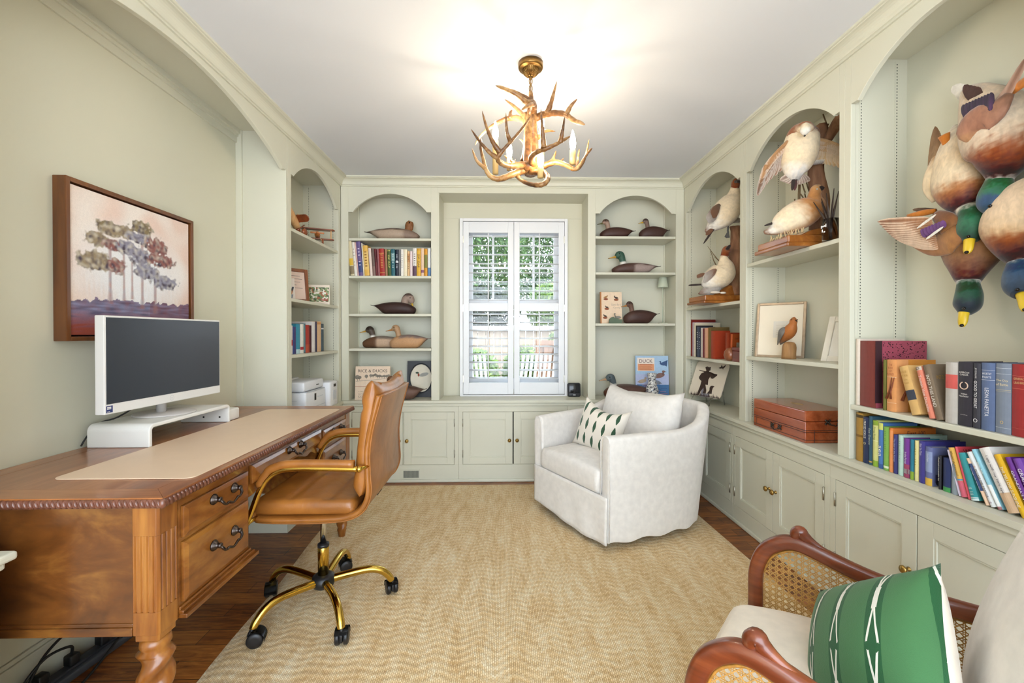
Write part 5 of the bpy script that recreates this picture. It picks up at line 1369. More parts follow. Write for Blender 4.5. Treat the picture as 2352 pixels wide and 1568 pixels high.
def X_(px, Y): return at(px, 700, Y=Y).x
yd = 3.53
decoy('grey-sided decoy with head tucked forward on the top shelf left of window', X_(900, yd), yd, 1.9415, .45, 1, '#4b342c', '#b59f8b', '#8d7768', '#402a22', '#8a5a36', '#96683f', hh=.75, hx=.305, pose='tuck', h=.052, whiteband=True)
decoy('black duck decoy with yellow bill pointing down, third shelf left of window', X_(903, yd), yd, 1.3415, .37, 1, '#3b2825', '#402c28', '#3d2a28', '#35231f', '#a08a7d', '#c9a032', hh=1.0, hx=.26, pose='down', crown='#54433d', h=.052)
decoy('tan decoy with dark head and white collar, behind the plain tan decoy', X_(883, 3.57), 3.575, 1.0665, .36, -1, '#8d7c70', '#cdae93', '#6b4a34', '#7d6a5c', '#5d5045', '#c4953f', hh=1.05, hx=.27, collar=True, h=.05, crown='#3b2f28', w=.055, bx0=.14)
decoy('plain tan decoy with orange bill in front of the white-collared decoy', X_(943, 3.46), 3.465, 1.0665, .335, -1, '#83706a', '#c3966c', '#c59a72', '#8a7468', '#b8936f', '#b97a3b', hh=1.15, hx=.29, h=.056, w=.06)
decoy('large brown decoy on the worktop before the oval framed duck picture', X_(930, 3.48), 3.47, ZT+.0005, .36, -1, '#5b4238', '#6d5145', '#6a4f41', '#5a4438', '#7c5a42', '#8a6a46', hh=1.0, hx=.24, h=.058, w=.07)
decoy('dark decoy with pale head, first on the top shelf right of window', X_(1419, yd), yd, 1.9665, .30, -1, '#47302a', '#4d332c', '#4a312b', '#3d2823', '#a58a79', '#6f6a3c', hh=1.15, hx=.27, h=.050, crown='#5d473c')
decoy('dark decoy with bright yellow bill, second on the top shelf right of window', X_(1503, yd), yd, 1.9665, .26, -1, '#49312b', '#4b332c', '#472f29', '#3a2722', '#7b6559', '#d6a92c', hh=1.35, hx=.22, h=.055, crown='#4d3d36')
decoy('drake mallard decoy with green head, second shelf right of window', X_(1462, yd), yd, 1.6775, .41, -1, '#6b524c', '#a6938d', '#573f38', '#33261f', '#3f5f50', '#d3a243', hh=1.1, hx=.275, collar=True, h=.047, whiteband=True, bx0=.06)
decoy('brown decoy with orange bill beside the game bird book, third shelf', X_(1474, 3.5), 3.5, 1.2665, .30, -1, '#46302b', '#4a322c', '#4e362f', '#3a2722', '#75584a', '#bf7f36', hh=1.2, hx=.27, h=.058, crown='#4a352d')
decoy('brown decoy with blue-grey head on the worktop behind the white armchair', X_(1443, 3.5), 3.5, ZT+.0005, .40, -1, '#5f4740', '#6a4d43', '#6d4638', '#5d463d', '#5b666b', '#c69d77', hh=1.0, hx=.30, collar=True, h=.058, w=.085)
# carved dove on a stump
t = thing('carved_dove', 'carved mourning dove on a log stump before the silver framed print', 'bird carving', (1.535, 2.27, 1.0475))
stump = wood('stump_wood', '#7c5430', '#a87c4d', '#c49a6a', 'z', 8, .7, 0, 6, .3)
X, Y, Z = 1.545, 2.26, 1.0475
b = MB(); rings = []
for z, r in ((0, .034), (.03, .033), (.07, .033), (.092, .030), (.104, .022), (.108, .010)): rings.append([(X+r*(1+.06*math.sin(3*q+z*30))*math.cos(q), Y+r*(1+.06*math.sin(3*q+z*30))*math.sin(q), Z+z*.84) for q in [2*PI*k/18 for k in range(18)]])
b.loft(rings).build('stump', stump, t, world=True)
o_, g_, br_ = C_('#b9713a'), C_('#7c7670'), C_('#a5673a')
b = MB(); P_ = lambda dy, dz: V((X, Y+dy*.85, Z+dz*.84))
bodyloft(b, [(P_(.088, .096), .004, .003, g_, g_), (P_(.06, .12), .016, .010, br_, g_), (P_(.03, .145), .028, .024, o_, g_), (P_(.0, .172), .032, .031, o_, br_), (P_(-.022, .198), .027, .028, o_, br_), (P_(-.034, .222), .018, .019, o_, o_), (P_(-.040, .242), .018, .019, o_, br_), (P_(-.044, .256), .011, .012, br_, br_), (P_(-.048, .264), .003, .003, br_, br_)], V((-.2, -.9, .3)), 18, 5).build('body', dec, t, world=True)
b = MB()
for s in (-1, 1): bodyloft(b, [(P_(-.005, .195)+V((s*.026, 0, 0)), .012, .004, g_, g_), (P_(.02, .168)+V((s*.033, 0, 0)), .022, .006, g_, g_), (P_(.06, .128)+V((s*.022, 0, 0)), .014, .004, g_, g_), (P_(.10, .088)+V((s*.008, 0, 0)), .003, .002, g_, g_)], V((s, 0, 0)), 12, 4)
b.build('wing', dec, t, world=True)
b = MB().tube([P_(-.05, .248), P_(-.064, .242), P_(-.072, .234)], [.004, .003, .001], 8)
for s in (-1, 1): b.ball(P_(-.048, .248)+V((s*.016, 0, 0)), .0028, 8, 6)
b.build('bill', eye_m, t, world=True)
# ------------------------------------------------------------------ mounted birds
oak_p = wood('plaque_oak', '#6e3a12', '#985a22', '#b97a38', 'y', 6, .3, .35, 7); drift = wood('driftwood', '#5f4030', '#8a6146', '#b08a6a', 'z', 6, .85, 0, 5, .6)
reed = plain('dry_reed', '#6b5638', .8, var=.3); webm = plain('webbed_foot', '#5b5a58', .6)
cr, wh, gr, dk_, chest, br, tan_ = C_('#e8d3b2'), C_('#e9e2d6'), C_('#a49c94'), C_('#2e211c'), C_('#8a4b26'), C_('#6e4a34'), C_('#b98a58')
def stickpost(b, pts, r):
    c = cspline([tuple(p) for p in pts], 6); n = len(c); rings = []
    for i, p in enumerate(c):
        rr = r[0]+(r[1]-r[0])*i/(n-1)
        rings.append([(p[0]+rr*(1+.16*math.sin(3*q+i*.6)+.08*math.sin(7*q))*math.cos(q), p[1]+rr*(1+.16*math.sin(3*q+i*.6)+.08*math.sin(7*q))*math.sin(q), p[2]) for q in [2*PI*k/18 for k in range(18)]])
    return b.loft(rings)
# --- pintails
BX, BY, BZ = 1.52, 2.95, 1.3885
t = thing('pintail_mount', 'two mounted white-breasted pintails on driftwood, right corner bookcase', 'bird mount', (BX, BY, BZ))
MB().box((1.355, 2.83, BZ), (1.69, 3.10, BZ+.018)).box((1.365, 2.84, BZ+.018), (1.68, 3.09, BZ+.055)).build('plaque', oak_p, t, world=True, bevel=.006)
b = MB(); b.prism([(1.43, BZ+.055), (1.67, BZ+.055), (1.66, BZ+.085), (1.58, BZ+.12), (1.54, BZ+.125), (1.46, BZ+.075)], 2.86, 3.02, 'y'); b.build('block', oak_p, t, world=True, bevel=.006)
stickpost(MB(), [(1.60, 2.89, BZ+.05), (1.59, 2.88, BZ+.25), (1.605, 2.89, BZ+.42), (1.60, 2.90, BZ+.53)], (.040, .032)).build('driftwood_post', drift, t, world=True)
b = MB()
for (x0, y0), (x1, y1), dd in (((1670, 620), (1625, 565), 0), ((1650, 620), (1632, 575), .02), ((1690, 620), (1640, 590), .0), ((1665, 615), (1690, 560), .0)):
    b.tube([at(x0, y0, Y=2.92+dd), at((x0+x1)/2-2, (y0+y1)/2, Y=2.92), at(x1, y1, Y=2.94+dd)], [.003, .0035, .001], 6)
b.build('reed', reed, t, world=True)
def PT(Y0): return lambda x, y, d=0: at(1550+x/4.61, 360+y/4.61, Y=Y0+d)
q = PT(2.86)
b = MB(); out = V((-.35, -.93, .1))
bodyloft(b, [(q(330, 800, .03), .012, .008, br, br), (q(400, 730, .02), .045, .035, wh, br, gr), (q(490, 640), .082, .07, cr, br, gr), (q(570, 540), .085, .075, cr, chest, cr), (q(620, 440), .062, .058, cr, chest, cr), (q(632, 370, -.01), .036, .036, cr, br), (q(636, 330, -.02), .028, .028, cr, br), (q(640, 315, -.025), .026, .027, chest, br), (q(645, 280, -.04), .027, .03, chest, chest), (q(652, 258, -.055), .022, .024, chest, chest), (q(660, 250, -.07), .010, .010, chest, chest)], out, 22, 5)
b.build('upper_pintail_body', plum, t, world=True)
b = MB(); bodyloft(b, [(q(648, 262, -.06), .013, .011, dk_, dk_), (q(668, 256, -.085), .013, .008, dk_, dk_), (q(680, 268, -.105), .012, .006, dk_, dk_)], V((0, 0, 1)), 10, 3); b.build('upper_bill', plum, t, world=True)
b = MB()
for i in range(9):
    a = i/8; feather(b, q(440+40*a, 515-5*a, -.045), q(335+55*a, 690+40*a-60*abs(a-.4), -.03), .018, (-.4, -.9, .1), br, gr, None)
for i in range(6): a = i/5; feather(b, q(475-15*a, 500+20*a, -.06), q(385+25*a, 600+50*a, -.05), .018, (-.4, -.9, .2), C_('#5a4636'), br)
b.build('upper_wing', plum, t, world=True)
b = MB()
for i in range(7):
    a = i/6; feather(b, q(610+30*a, 640+15*a, .02), q(640+60*a, 700-20*a, -.0+.05*a), .016, (-.3, -.9, 0), br, gr)
b.build('far_wing', plum, t, world=True)
b = MB(); feather(b, q(420, 750), q(302, 922), .007, (-.4, -.9, 0), dk_, dk_); feather(b, q(400, 760), q(330, 830), .014, (-.4, -.9, 0), br, br); feather(b, q(420, 745), q(345, 815, .01), .016, (-.4, -.9, 0), C_('#4a3a30'), gr)
b.build('upper_tail', plum, t, world=True)
b = MB().tube([q(565, 720), q(560, 790)], .005, 8); b.add([q(560, 785), q(525, 845), q(545, 860), q(582, 855), q(572, 790), q(550, 850, .006)], [(0, 1, 2), (0, 2, 3), (0, 3, 4), (0, 5, 1)]); b.build('foot', webm, t, world=True, solid=.002)
b = MB()
bodyloft(b, [(q(285, 1360, .02), .010, .008, dk_, dk_), (q(330, 1340), .045, .04, wh, gr, gr), (q(410, 1290), .075, .065, cr, br, gr), (q(500, 1240), .082, .072, cr, gr, cr), (q(530, 1170), .062, .06, cr, br, cr), (q(522, 1100), .035, .034, cr, br), (q(520, 1068), .026, .026, cr, br), (q(525, 1050), .025, .025, chest, br), (q(540, 1000, -.01), .027, .029, chest, chest), (q(555, 975, -.02), .025, .026, chest, chest), (q(565, 965, -.03), .012, .012, chest, chest)], out, 22, 5)
b.build('lower_pintail_body', plum, t, world=True)
b = MB(); bodyloft(b, [(q(555, 975, -.03), .013, .010, dk_, dk_), (q(572, 950, -.05), .012, .008, dk_, dk_), (q(578, 938, -.06), .009, .005, dk_, dk_)], V((0, -1, 0)), 10, 3); b.build('lower_bill', plum, t, world=True)
b = MB(); feather(b, q(300, 1350), q(142, 1360, .03), .007, (-.4, -.9, 0), dk_, dk_); feather(b, q(320, 1240), q(230, 1265, .02), .012, (-.4, -.9, 0), br, br); feather(b, q(320, 1245), q(232, 1280, .03), .010, (-.4, -.9, 0), gr, br)
for i in range(7): a = i/6; feather(b, q(440-15*a, 1190+28*a, -.06), q(312-12*a, 1260+70*a, -.035), .017, (-.4, -.9, .3), br, gr)
b.build('lower_wing', plum, t, world=True)
b = MB().ball(q(510, 1440, -.03), (.022, .012, .008)).ball(q(430, 1435, -.03), (.035, .014, .008)); b.build('shell', plain('shell_white', '#e2d5c4', .5), t, world=True)
b = MB(); bodyloft(b, [(q(250, 1450), .004, .004, br, br), (q(330, 1420), .03, .02, gr, br), (q(430, 1390), .035, .03, gr, br), (q(490, 1360), .01, .01, gr, br)], out, 14, 4); b.build('rock', plum, t, world=True)
# --- wigeons
BX, BY, BZ = 1.52, 2.14, 1.6005
t = thing('wigeon_mount', 'mounted spread-winged duck over a standing duck on oak plaque, middle bookcase', 'bird mount', (BX, BY, BZ))
MB().box((1.36, 2.005, BZ), (1.675, 2.275, BZ+.020)).box((1.372, 2.017, BZ+.020), (1.663, 2.263, BZ+.056)).build('plaque', oak_p, t, world=True, bevel=.006)
MB().prism([(1.44, BZ+.056), (1.65, BZ+.056), (1.645, BZ+.085), (1.60, BZ+.105), (1.50, BZ+.085)], 2.03, 2.2, 'y').build('block', oak_p, t, world=True, bevel=.006)
b = MB(); stickpost(b, [(1.595, 2.12, BZ+.05), (1.60, 2.12, BZ+.25), (1.585, 2.12, BZ+.42), (1.60, 2.12, BZ+.56), (1.61, 2.12, BZ+.63)], (.038, .030))
b.build('driftwood_post', drift, t, world=True)
stickpost(MB(), [at(1897, 325, Y=2.08), at(1912, 300, Y=2.06), at(1935, 262, Y=2.02)], (.026, .022)).build('driftwood_branch', drift, t, world=True)
def QT(Y0): return lambda x, y, d=0: at(1700+x/4.354, 240+y/4.354, Y=Y0+d)
q = QT(2.08)
b = MB()
for (x0, y0), (x1, y1), (x2, y2) in (((580, 1010), (582, 900), (590, 760)), ((593, 1010), (597, 920), (600, 800)), ((555, 1010), (550, 980), (545, 945)), ((700, 890), (680, 840), (660, 770)), ((650, 880), (635, 840), (620, 780)), ((665, 980), (655, 930), (645, 890)), ((890, 270), (860, 180), (828, 95)), ((660, 1000), (630, 930), (605, 895))):
    b.tube([q(x0, y0, .06), q(x1, y1, .07), q(x2, y2, .06)], .0032, 6)
b.build('reed', reed, t, world=True)
out = V((-.45, -.88, -.1))
b = MB()
pk = C_('#9a6647'); bl_ = C_('#dcd6cf')
bodyloft(b, [(q(560, 790, .03), .006, .005, dk_, br), (q(545, 700), .040, .032, bl_, br), (q(560, 610), .066, .058, cr, br), (q(590, 500), .079, .072, cr, br), (q(610, 400), .078, .072, cr, br), (q(620, 345), .074, .066, cr, br), (q(622, 330), .073, .064, pk, br), (q(628, 285, -.02), .066, .054, pk, br), (q(645, 245, -.045), .042, .040, pk, pk), (q(652, 225, -.06), .026, .028, cr, pk), (q(655, 205, -.07), .012, .012, cr, cr)], out, 24, 5)
b.build('flying_duck_body', plum, t, world=True)
b = MB(); bodyloft(b, [(q(648, 300, -.10), .010, .008, wh, wh), (q(650, 270, -.105), .020, .016, wh, wh), (q(654, 235, -.10), .021, .018, cr, cr), (q(656, 205, -.09), .015, .012, cr, cr), (q(657, 195, -.08), .004, .004, cr, cr)], out, 14, 4); b.build('face', plum, t, world=True)
b = MB().ball(q(645, 312, -.105), .0045, 8, 6).ball(q(686, 225, -.085), .005, 8, 6); b.build('eye', eye_m, t, world=True)
def wing(b, pts, tip_dirs, w, n, c0, c1, c2):
    """overlapping feathers from a shoulder-wrist-tip line"""
    base = cspline([tuple(p) for p in pts], 5); m = len(base); tips = cspline([tuple(p) for p in tip_dirs], 5)
    for layer, (f, cA, cB, ww) in enumerate(((1., c0, c1, 1.), (.55, c2, c0, 1.1), (.3, c2, c2, 1.1))):
        for i in range(0, m, 1):
            p0 = V(base[i]); p1 = V(tips[min(len(tips)-1, i)]); d = p1-p0
            feather(b, p0, p0+d*f*(.93+.14*(i % 2)*(layer == 0)), w*ww*1.15, n, cA, cB, lerpc(cB, wh, .45), 0)
            for v_ in range(len(b.v)-48, len(b.v)): b.v[v_] = b.v[v_]+V(n).normalized()*(.004*layer)
    b.tube([V(p)+V(n).normalized()*.004 for p in base], [.013-.009*i/m for i in range(m)], 8)
    for v_ in range(len(b.v)-8*m, len(b.v)): b.c[v_] = c2
wtan, wbr, wlt = C_('#a77b52'), C_('#7b5a42'), C_('#c9a277')
b = MB(); nn = (-.45, -.88, .1)
wing(b, [q(480, 380, .0), q(420, 430, .01), q(330, 520, .03), (q(260, 620, .05))], [q(455, 600, .01), q(400, 660, .03), q(280, 760, .05), q(180, 895, .07)], .013, nn, wbr, C_('#8c6a55'), wtan)
wing(b, [q(262, 618, .05), q(245, 655, .05), q(232, 690, .055)], [q(235, 800, .06), q(205, 860, .065), q(172, 890, .07)], .010, nn, wbr, C_('#6f5545'), wtan)
b.build('left_wing', plum, t, world=True)
b = MB()
wing(b, [q(750, 360, .0), q(830, 365, -.01), q(930, 390, -.03), q(1010, 420, -.05)], [q(735, 560, .0), q(830, 580, -.01), q(920, 600, -.03), q(1030, 630, -.06)], .015, nn, wlt, C_('#e0bd8e'), wlt)
for i in range(10): a = i/9; feather(b, q(720+180*a, 560-20*a, -.012), q(700+200*a, 610-30*a, -.01), .010, nn, wh, C_('#6d5a58'))
b.build('right_wing', plum, t, world=True)
b = MB()
for i in range(11):
    a = i/10; feather(b, q(520+60*a, 690, .0), q(400+300*a, 760+45*math.sin(a*PI), .01), .014, nn, C_('#5b4438'), C_('#a08878'), C_('#d2bfae'))
feather(b, q(540, 710, -.01), q(520, 860, -.0), .008, nn, dk_, dk_); feather(b, q(560, 720, -.01), q(545, 860), .008, nn, dk_, C_('#5a3230'))
b.build('tail', plum, t, world=True)
b = MB(); o2 = V((-.4, -.85, .35)); og = C_('#b57c45'); bk = C_('#7e5a40')
bodyloft(b, [(q(240, 1280, .03), .010, .006, bk, bk), (q(330, 1255, .02), .028, .022, wh, bk, tan_), (q(420, 1200), .058, .052, cr, bk, og), (q(540, 1130, -.01), .072, .064, cr, bk, og), (q(650, 1070, -.02), .072, .064, og, bk, og), (q(730, 1010, -.02), .055, .050, og, og), (q(740, 940, -.02), .034, .034, og, og), (q(745, 890, -.025), .026, .026, og, bk), (q(765, 850, -.03), .026, .028, tan_, bk), (q(790, 830, -.035), .018, .018, tan_, bk), (q(800, 828, -.04), .006, .006, tan_, tan_)], o2, 22, 5)
b.build('standing_duck_body', plum, t, world=True)
b = MB(); bodyloft(b, [(q(782, 855, -.04), .011, .009, dk_, dk_), (q(815, 835, -.045), .012, .007, dk_, dk_), (q(832, 818, -.05), .008, .004, dk_, dk_)], V((0, -1, .4)), 10, 3); b.ball(q(770, 845, -.058), .004, 8, 6); b.build('bill', plum, t, world=True)
b = MB()
for i in range(8): a = i/7; feather(b, q(560-20*a, 1050+30*a, -.03), q(400-40*a, 1130+60*a, -.01), .016, (-.4, -.8, .5), bk, C_('#5a4a44'), C_('#b9a28c'))
feather(b, q(400, 1160), q(240, 1212, .02), .007, (-.4, -.8, .5), dk_, dk_)
for i in range(5): a = i/4; feather(b, q(330, 1250+10*a, .01), q(238+15*a, 1270+18*a, .03), .012, (-.4, -.8, .5), bk, br)
b.build('folded_wing', plum, t, world=True)
b = MB(); rnd = random.Random(5)
for i in range(22): x = 300+rnd.random()*330; b.tube([q(x, 1370-(x-300)*.3, -.04), q(x-25+50*rnd.random(), 1340-(x-300)*.38-30*rnd.random(), -.05)], [.004, .001], 5)
bodyloft2 = MB().prism([(1.40, BZ+.056), (1.56, BZ+.056), (1.55, BZ+.075), (1.47, BZ+.078)], 2.05, 2.22, 'y')
b.build('dry_grass', plain('straw', '#cdb083', .8, var=.2), t, world=True); bodyloft2.build('rock', plain('rock_tan', '#c2a27d', .9, var=.2, nscale=40), t, world=True, bevel=.006)
# --- hanging mallards
gh, gh2, gold_c, orange = C_('#1f5a3a'), C_('#33506e'), C_('#d9b51e'), C_('#d07a1c')
mal = colattr('mallard_feathers', .6, 75, .24, .3, (1, 1, .45))
yb_ = plain('mallard_bill', '#dcb826', .35, var=.08)
MX = 1.60
def mk(label, body, head, bill, wings, extra=None, xb=MX):
    p0 = at(body[0][0], body[0][1], X=xb)
    t = thing('mallard_mount', label, 'bird mount', tuple(p0), group=None)
    q = lambda x, y, d=0: at(x, y, X=xb+d)
    out = V((-.93, -.35, .1))
    b = MB(); keys = []
    for (x, y, d, hw, hd, cf, cs) in body: keys.append((q(x, y, d), hw, hd, C_(cf), C_(cs), C_(cs) if cs else C_(cf)))
    for (x, y, d, hw, hd, cf, cs) in head: keys.append((q(x, y, d), hw, hd, C_(cf), C_(cs)))
    bodyloft(b, keys, out, 44, 12, rag=.6).build('body', mal, t, world=True)
    hx = [V(k[0]) for k in keys]
    b = MB(); bk_ = []
    for i, (x, y, d, hw, hd) in enumerate(bill): bk_.append((q(x, y, d), hw, hd, gold_c, gold_c))
    bodyloft(b, bk_, out, 14, 4); o = b.build('bill', yb_, t, world=True)
    ex_, ey_, ed_ = head[3][:3]; MB().ball(q(ex_-7, ey_+5, ed_-.035), .0052, 10, 7).build('eye', eye_m, t, world=True)
    lx, ly, ld = bill[-1][:3]; MB().ball(q(lx, ly-3, ld-.006), (.006, .006, .005), 10, 6).build('nail', eye_m, o, world=True)
    return t, q, out
# upper right bird
t, q, out = mk('topmost hanging mallard, near the right edge, wing raised', [(2212, 205, .02, .010, .008, '#e8e2da', '#c9b9a4'), (2245, 225, .01, .050, .04, '#d9c0a4', '#8a7460'), (2285, 275, .0, .090, .07, '#dcc8b0', '#9b8470'), (2302, 320, -.01, .094, .078, '#d9c3a8', '#8f735c'), (2308, 350, -.012, .082, .074, '#96552c', '#6e3a20'), (2304, 380, -.01, .060, .060, '#5d2619', '#3c1a12'), (2298, 404, -.01, .037, .040, '#4a1e16', '#3c1a12')],
       [(2296, 411, -.01, .032, .034, '#e8e2da', '#e8e2da'), (2294, 416, -.012, .032, .034, '#2a5c40', '#1d4330'), (2288, 445, -.02, .041, .044, '#2f6b4a', '#2c4a66'), (2281, 468, -.03, .037, .042, '#31506f', '#25543c'), (2281, 486, -.04, .018, .022, '#2b4a60', '#1f3a4a')],
       [(2279, 481, -.045, .015, .013), (2285, 492, -.05, .0135, .010), (2289, 505, -.055, .0125, .007), (2287, 514, -.06, .007, .004)], None, 1.585)
b = MB(); nn = out
for i in range(10): a = i/9; feather(b, q(2220+55*a, 272-18*a, -.088), q(2212+64*a, 240-28*a, -.075), .0085, nn, C_('#553058') if i % 2 else C_('#3d2542'), C_('#2f2034'), C_('#2a1c2e'))
for i in range(14): a = i/13; feather(b, q(2262+30*a, 268-10*a, -.07), q(2318+40*a, 205-75*a, -.05), .011, nn, C_('#a37a63'), C_('#7d5a48'), C_('#b89682'))
keys = [(q(2245, 325, -.075), .012, .008, tan_, br), (q(2238, 300, -.08), .045, .014, C_('#a9765a'), br), (q(2255, 275, -.08), .052, .016, C_('#a06c52'), br), (q(2285, 255, -.075), .035, .012, C_('#9c6e56'), br), (q(2320, 215, -.06), .012, .008, br, br)]
bodyloft(b, keys, out, 14, 4); b.build('wing', mal, t, world=True)
b = MB()
for i in range(6): a = i/5; feather(b, q(2225+10*a, 215, .0), q(2188+12*a, 198+20*a, .01), .018, nn, wh, wh)
for i in range(4): a = i/3; feather(b, q(2240+10*a, 235, -.04), q(2215+25*a, 195+5*a, -.03), .013, nn, C_('#3a2018'), C_('#4a2a20'))
b.build('tail', mal, t, world=True)
b = MB(); bodyloft(b, [(q(2310, 225, -.04), .010, .006, orange, orange), (q(2330, 205, -.05), .014, .006, orange, orange), (q(2365, 180, -.06), .016, .005, orange, orange)], out, 10, 3); b.build('foot', mal, t, world=True)
# middle-left bird
t, q, out = mk('middle hanging mallard with pale body, green head above the lowest bird', [(2195, 290, .03, .010, .01, '#e8dccb', '#c9b9a4'), (2200, 320, .02, .042, .042, '#ead9c0', '#b39b84'), (2202, 370, .01, .068, .062, '#e6cda8', '#a58a70'), (2206, 415, .0, .077, .068, '#e2cba8', '#8f735c'), (2211, 440, .0, .070, .066, '#b3794a', '#7a4526'), (2219, 462, .0, .056, .056, '#6a3222', '#4a2015'), (2226, 480, .0, .038, .04, '#4a2018', '#3c1a12')],
       [(2229, 486, -.005, .032, .034, '#e6dcc8', '#e6dcc8'), (2231, 491, -.01, .032, .034, '#1f5a3a', '#18422c'), (2235, 518, -.02, .040, .043, '#2e6e4c', '#1d4a38'), (2231, 538, -.03, .035, .039, '#27583f', '#2f4c55'), (2228, 553, -.04, .017, .021, '#1f4232', '#1f3a3a')],
       [(2227, 549, -.042, .015, .013), (2225, 562, -.05, .0135, .010), (2223, 574, -.056, .0125, .007), (2220, 582, -.06, .007, .004)], None, 1.60)
b = MB()
for i in range(12): a = i/11; feather(b, q(2135+26*a, 425-8*a, -.035), q(2148+22*a, 290+80*a*a, -.0), .012, nn, C_('#cda87c'), C_('#6b4a2e'), C_('#8a6a48'))
bodyloft(b, [(q(2150, 462, -.02), .012, .01, cr, cr), (q(2140, 430, -.035), .026, .016, C_('#ead2ab'), cr), (q(2146, 392, -.035), .026, .014, C_('#e6cda8'), tan_), (q(2155, 350, .0), .012, .008, tan_, br)], out, 14, 4)
b.build('wing', mal, t, world=True)
b = MB(); bodyloft(b, [(q(2178, 345, -.02), .008, .006, orange, orange), (q(2172, 325, -.03), .012, .006, orange, orange), (q(2168, 310, -.03), .018, .005, orange, orange)], out, 10, 3)
bodyloft(b, [(q(2225, 342, -.065), .006, .005, orange, orange), (q(2212, 340, -.07), .010, .005, orange, orange)], out, 10, 3); b.build('foot', mal, t, world=True)
# lowest bird
t, q, out = mk('lowest hanging mallard with wing spread left and purple wing patch', [(2260, 500, .03, .02, .02, '#5a3520', '#4a2a18'), (2250, 530, .03, .075, .055, '#7a4a28', '#5a3520'), (2236, 565, .02, .086, .065, '#9a6a3e', '#6b4428'), (2230, 595, .015, .072, .058, '#8e623f', '#60391f'), (2226, 622, .01, .050, .048, '#6b3a24', '#4a2417'), (2224, 643, .01, .034, .038, '#4a2018', '#3c1a12')],
       [(2224, 650, .008, .029, .031, '#e8e2da', '#e8e2da'), (2224, 655, .005, .029, .031, '#1d4d33', '#143424'), (2225, 680, -.0, .035, .038, '#234f3a', '#173a2c'), (2221, 703, -.01, .034, .038, '#232f38', '#1d3a2c'), (2216, 719, -.018, .017, .021, '#1f3038', '#1f3038')],
       [(2215, 713, -.02, .015, .013), (2213, 726, -.03, .0135, .010), (2211, 740, -.035, .0125, .007), (2209, 750, -.038, .007, .004)], None, 1.625)
b = MB()
for i in range(16):
    a = i/15; feather(b, q(2140+16*a, 503+66*a, -.06), q(2015+78*a, 509+52*a+12*math.sin(a*PI), -.125+.06*a), .013, nn, C_('#a5724c'), C_('#7b513a'), C_('#e0c4a8'))
bodyloft(b, [(q(2215, 540, -.045), .02, .012, C_('#8a5a34'), br), (q(2185, 545, -.05), .055, .016, C_('#a8733f'), br), (q(2150, 560, -.045), .045, .014, C_('#9a683e'), br), (q(2110, 560, -.055), .02, .010, C_('#a5724c'), br), (q(2085, 550, -.07), .006, .006, br, br)], out, 16, 4)
bodyloft(b, [(q(2150, 492, -.04), .016, .010, C_('#7b4a24'), br), (q(2170, 505, -.05), .03, .012, C_('#7b4a24'), br), (q(2185, 525, -.055), .03, .012, C_('#8a5a2e'), br)], out, 12, 4)
for i in range(7): a = i/6; feather(b, q(2117+6*a+40*a, 524-19*a+2, -.078), q(2127+42*a, 545-22*a, -.082), .0085, nn, C_('#6d3f7a'), C_('#5a3266'))
for off, c in ((.0, wh), (1., wh)):
    p0, p1 = (q(2106, 524, -.082), q(2150, 492, -.082)) if off == 0 else (q(2127, 549, -.086), q(2167, 520, -.086)); feather(b, p0, p1, .0045, nn, c, c)
b.build('wing', mal, t, world=True)
b = MB(); bodyloft(b, [(q(2150, 484, -.0), .008, .007, orange, orange), (q(2120, 489, -.01), .012, .007, orange, orange), (q(2084, 495, -.02), .005, .004, orange, orange)], out, 10, 3)
feather(b, q(2150, 482, -.0), q(2096, 481, .0), .008, nn, dk_, C_('#6b4a2e')); b.build('foot', mal, t, world=True)
# right edge bird
t, q, out = mk('hanging mallard cut by the right edge with blue-grey head', [(2395, 400, .02, .02, .02, '#d9c0a4', '#b39b84'), (2375, 440, .01, .07, .055, '#ddc2a2', '#a58a70'), (2355, 490, .0, .092, .07, '#e2c6a4', '#a07f62'), (2345, 525, .0, .092, .072, '#d9b78e', '#94673f'), (2343, 548, .0, .076, .068, '#9a5a2c', '#7a4526'), (2346, 575, .0, .056, .056, '#5d2619', '#4a2015'), (2351, 598, .0, .036, .038, '#4a2018', '#3c1a12')],
       [(2352, 606, .0, .036, .038, '#e8e2da', '#e8e2da'), (2350, 612, -.005, .036, .038, '#2e4a60', '#263e52'), (2346, 635, -.01, .040, .044, '#34506e', '#2b445e'), (2344, 660, -.02, .037, .042, '#33475e', '#2b3c50'), (2346, 676, -.03, .022, .026, '#2b3c50', '#2b3c50')],
       [(2348, 675, -.03, .015, .013), (2352, 690, -.04, .0135, .010), (2354, 704, -.045, .0125, .007), (2354, 714, -.05, .007, .004)], None, 1.60)
b = MB()
for i in range(9): a = i/8; feather(b, q(2390, 450+30*a, -.06), q(2420, 380+70*a, -.03), .013, nn, br, tan_)
b.build('wing', mal, t, world=True)
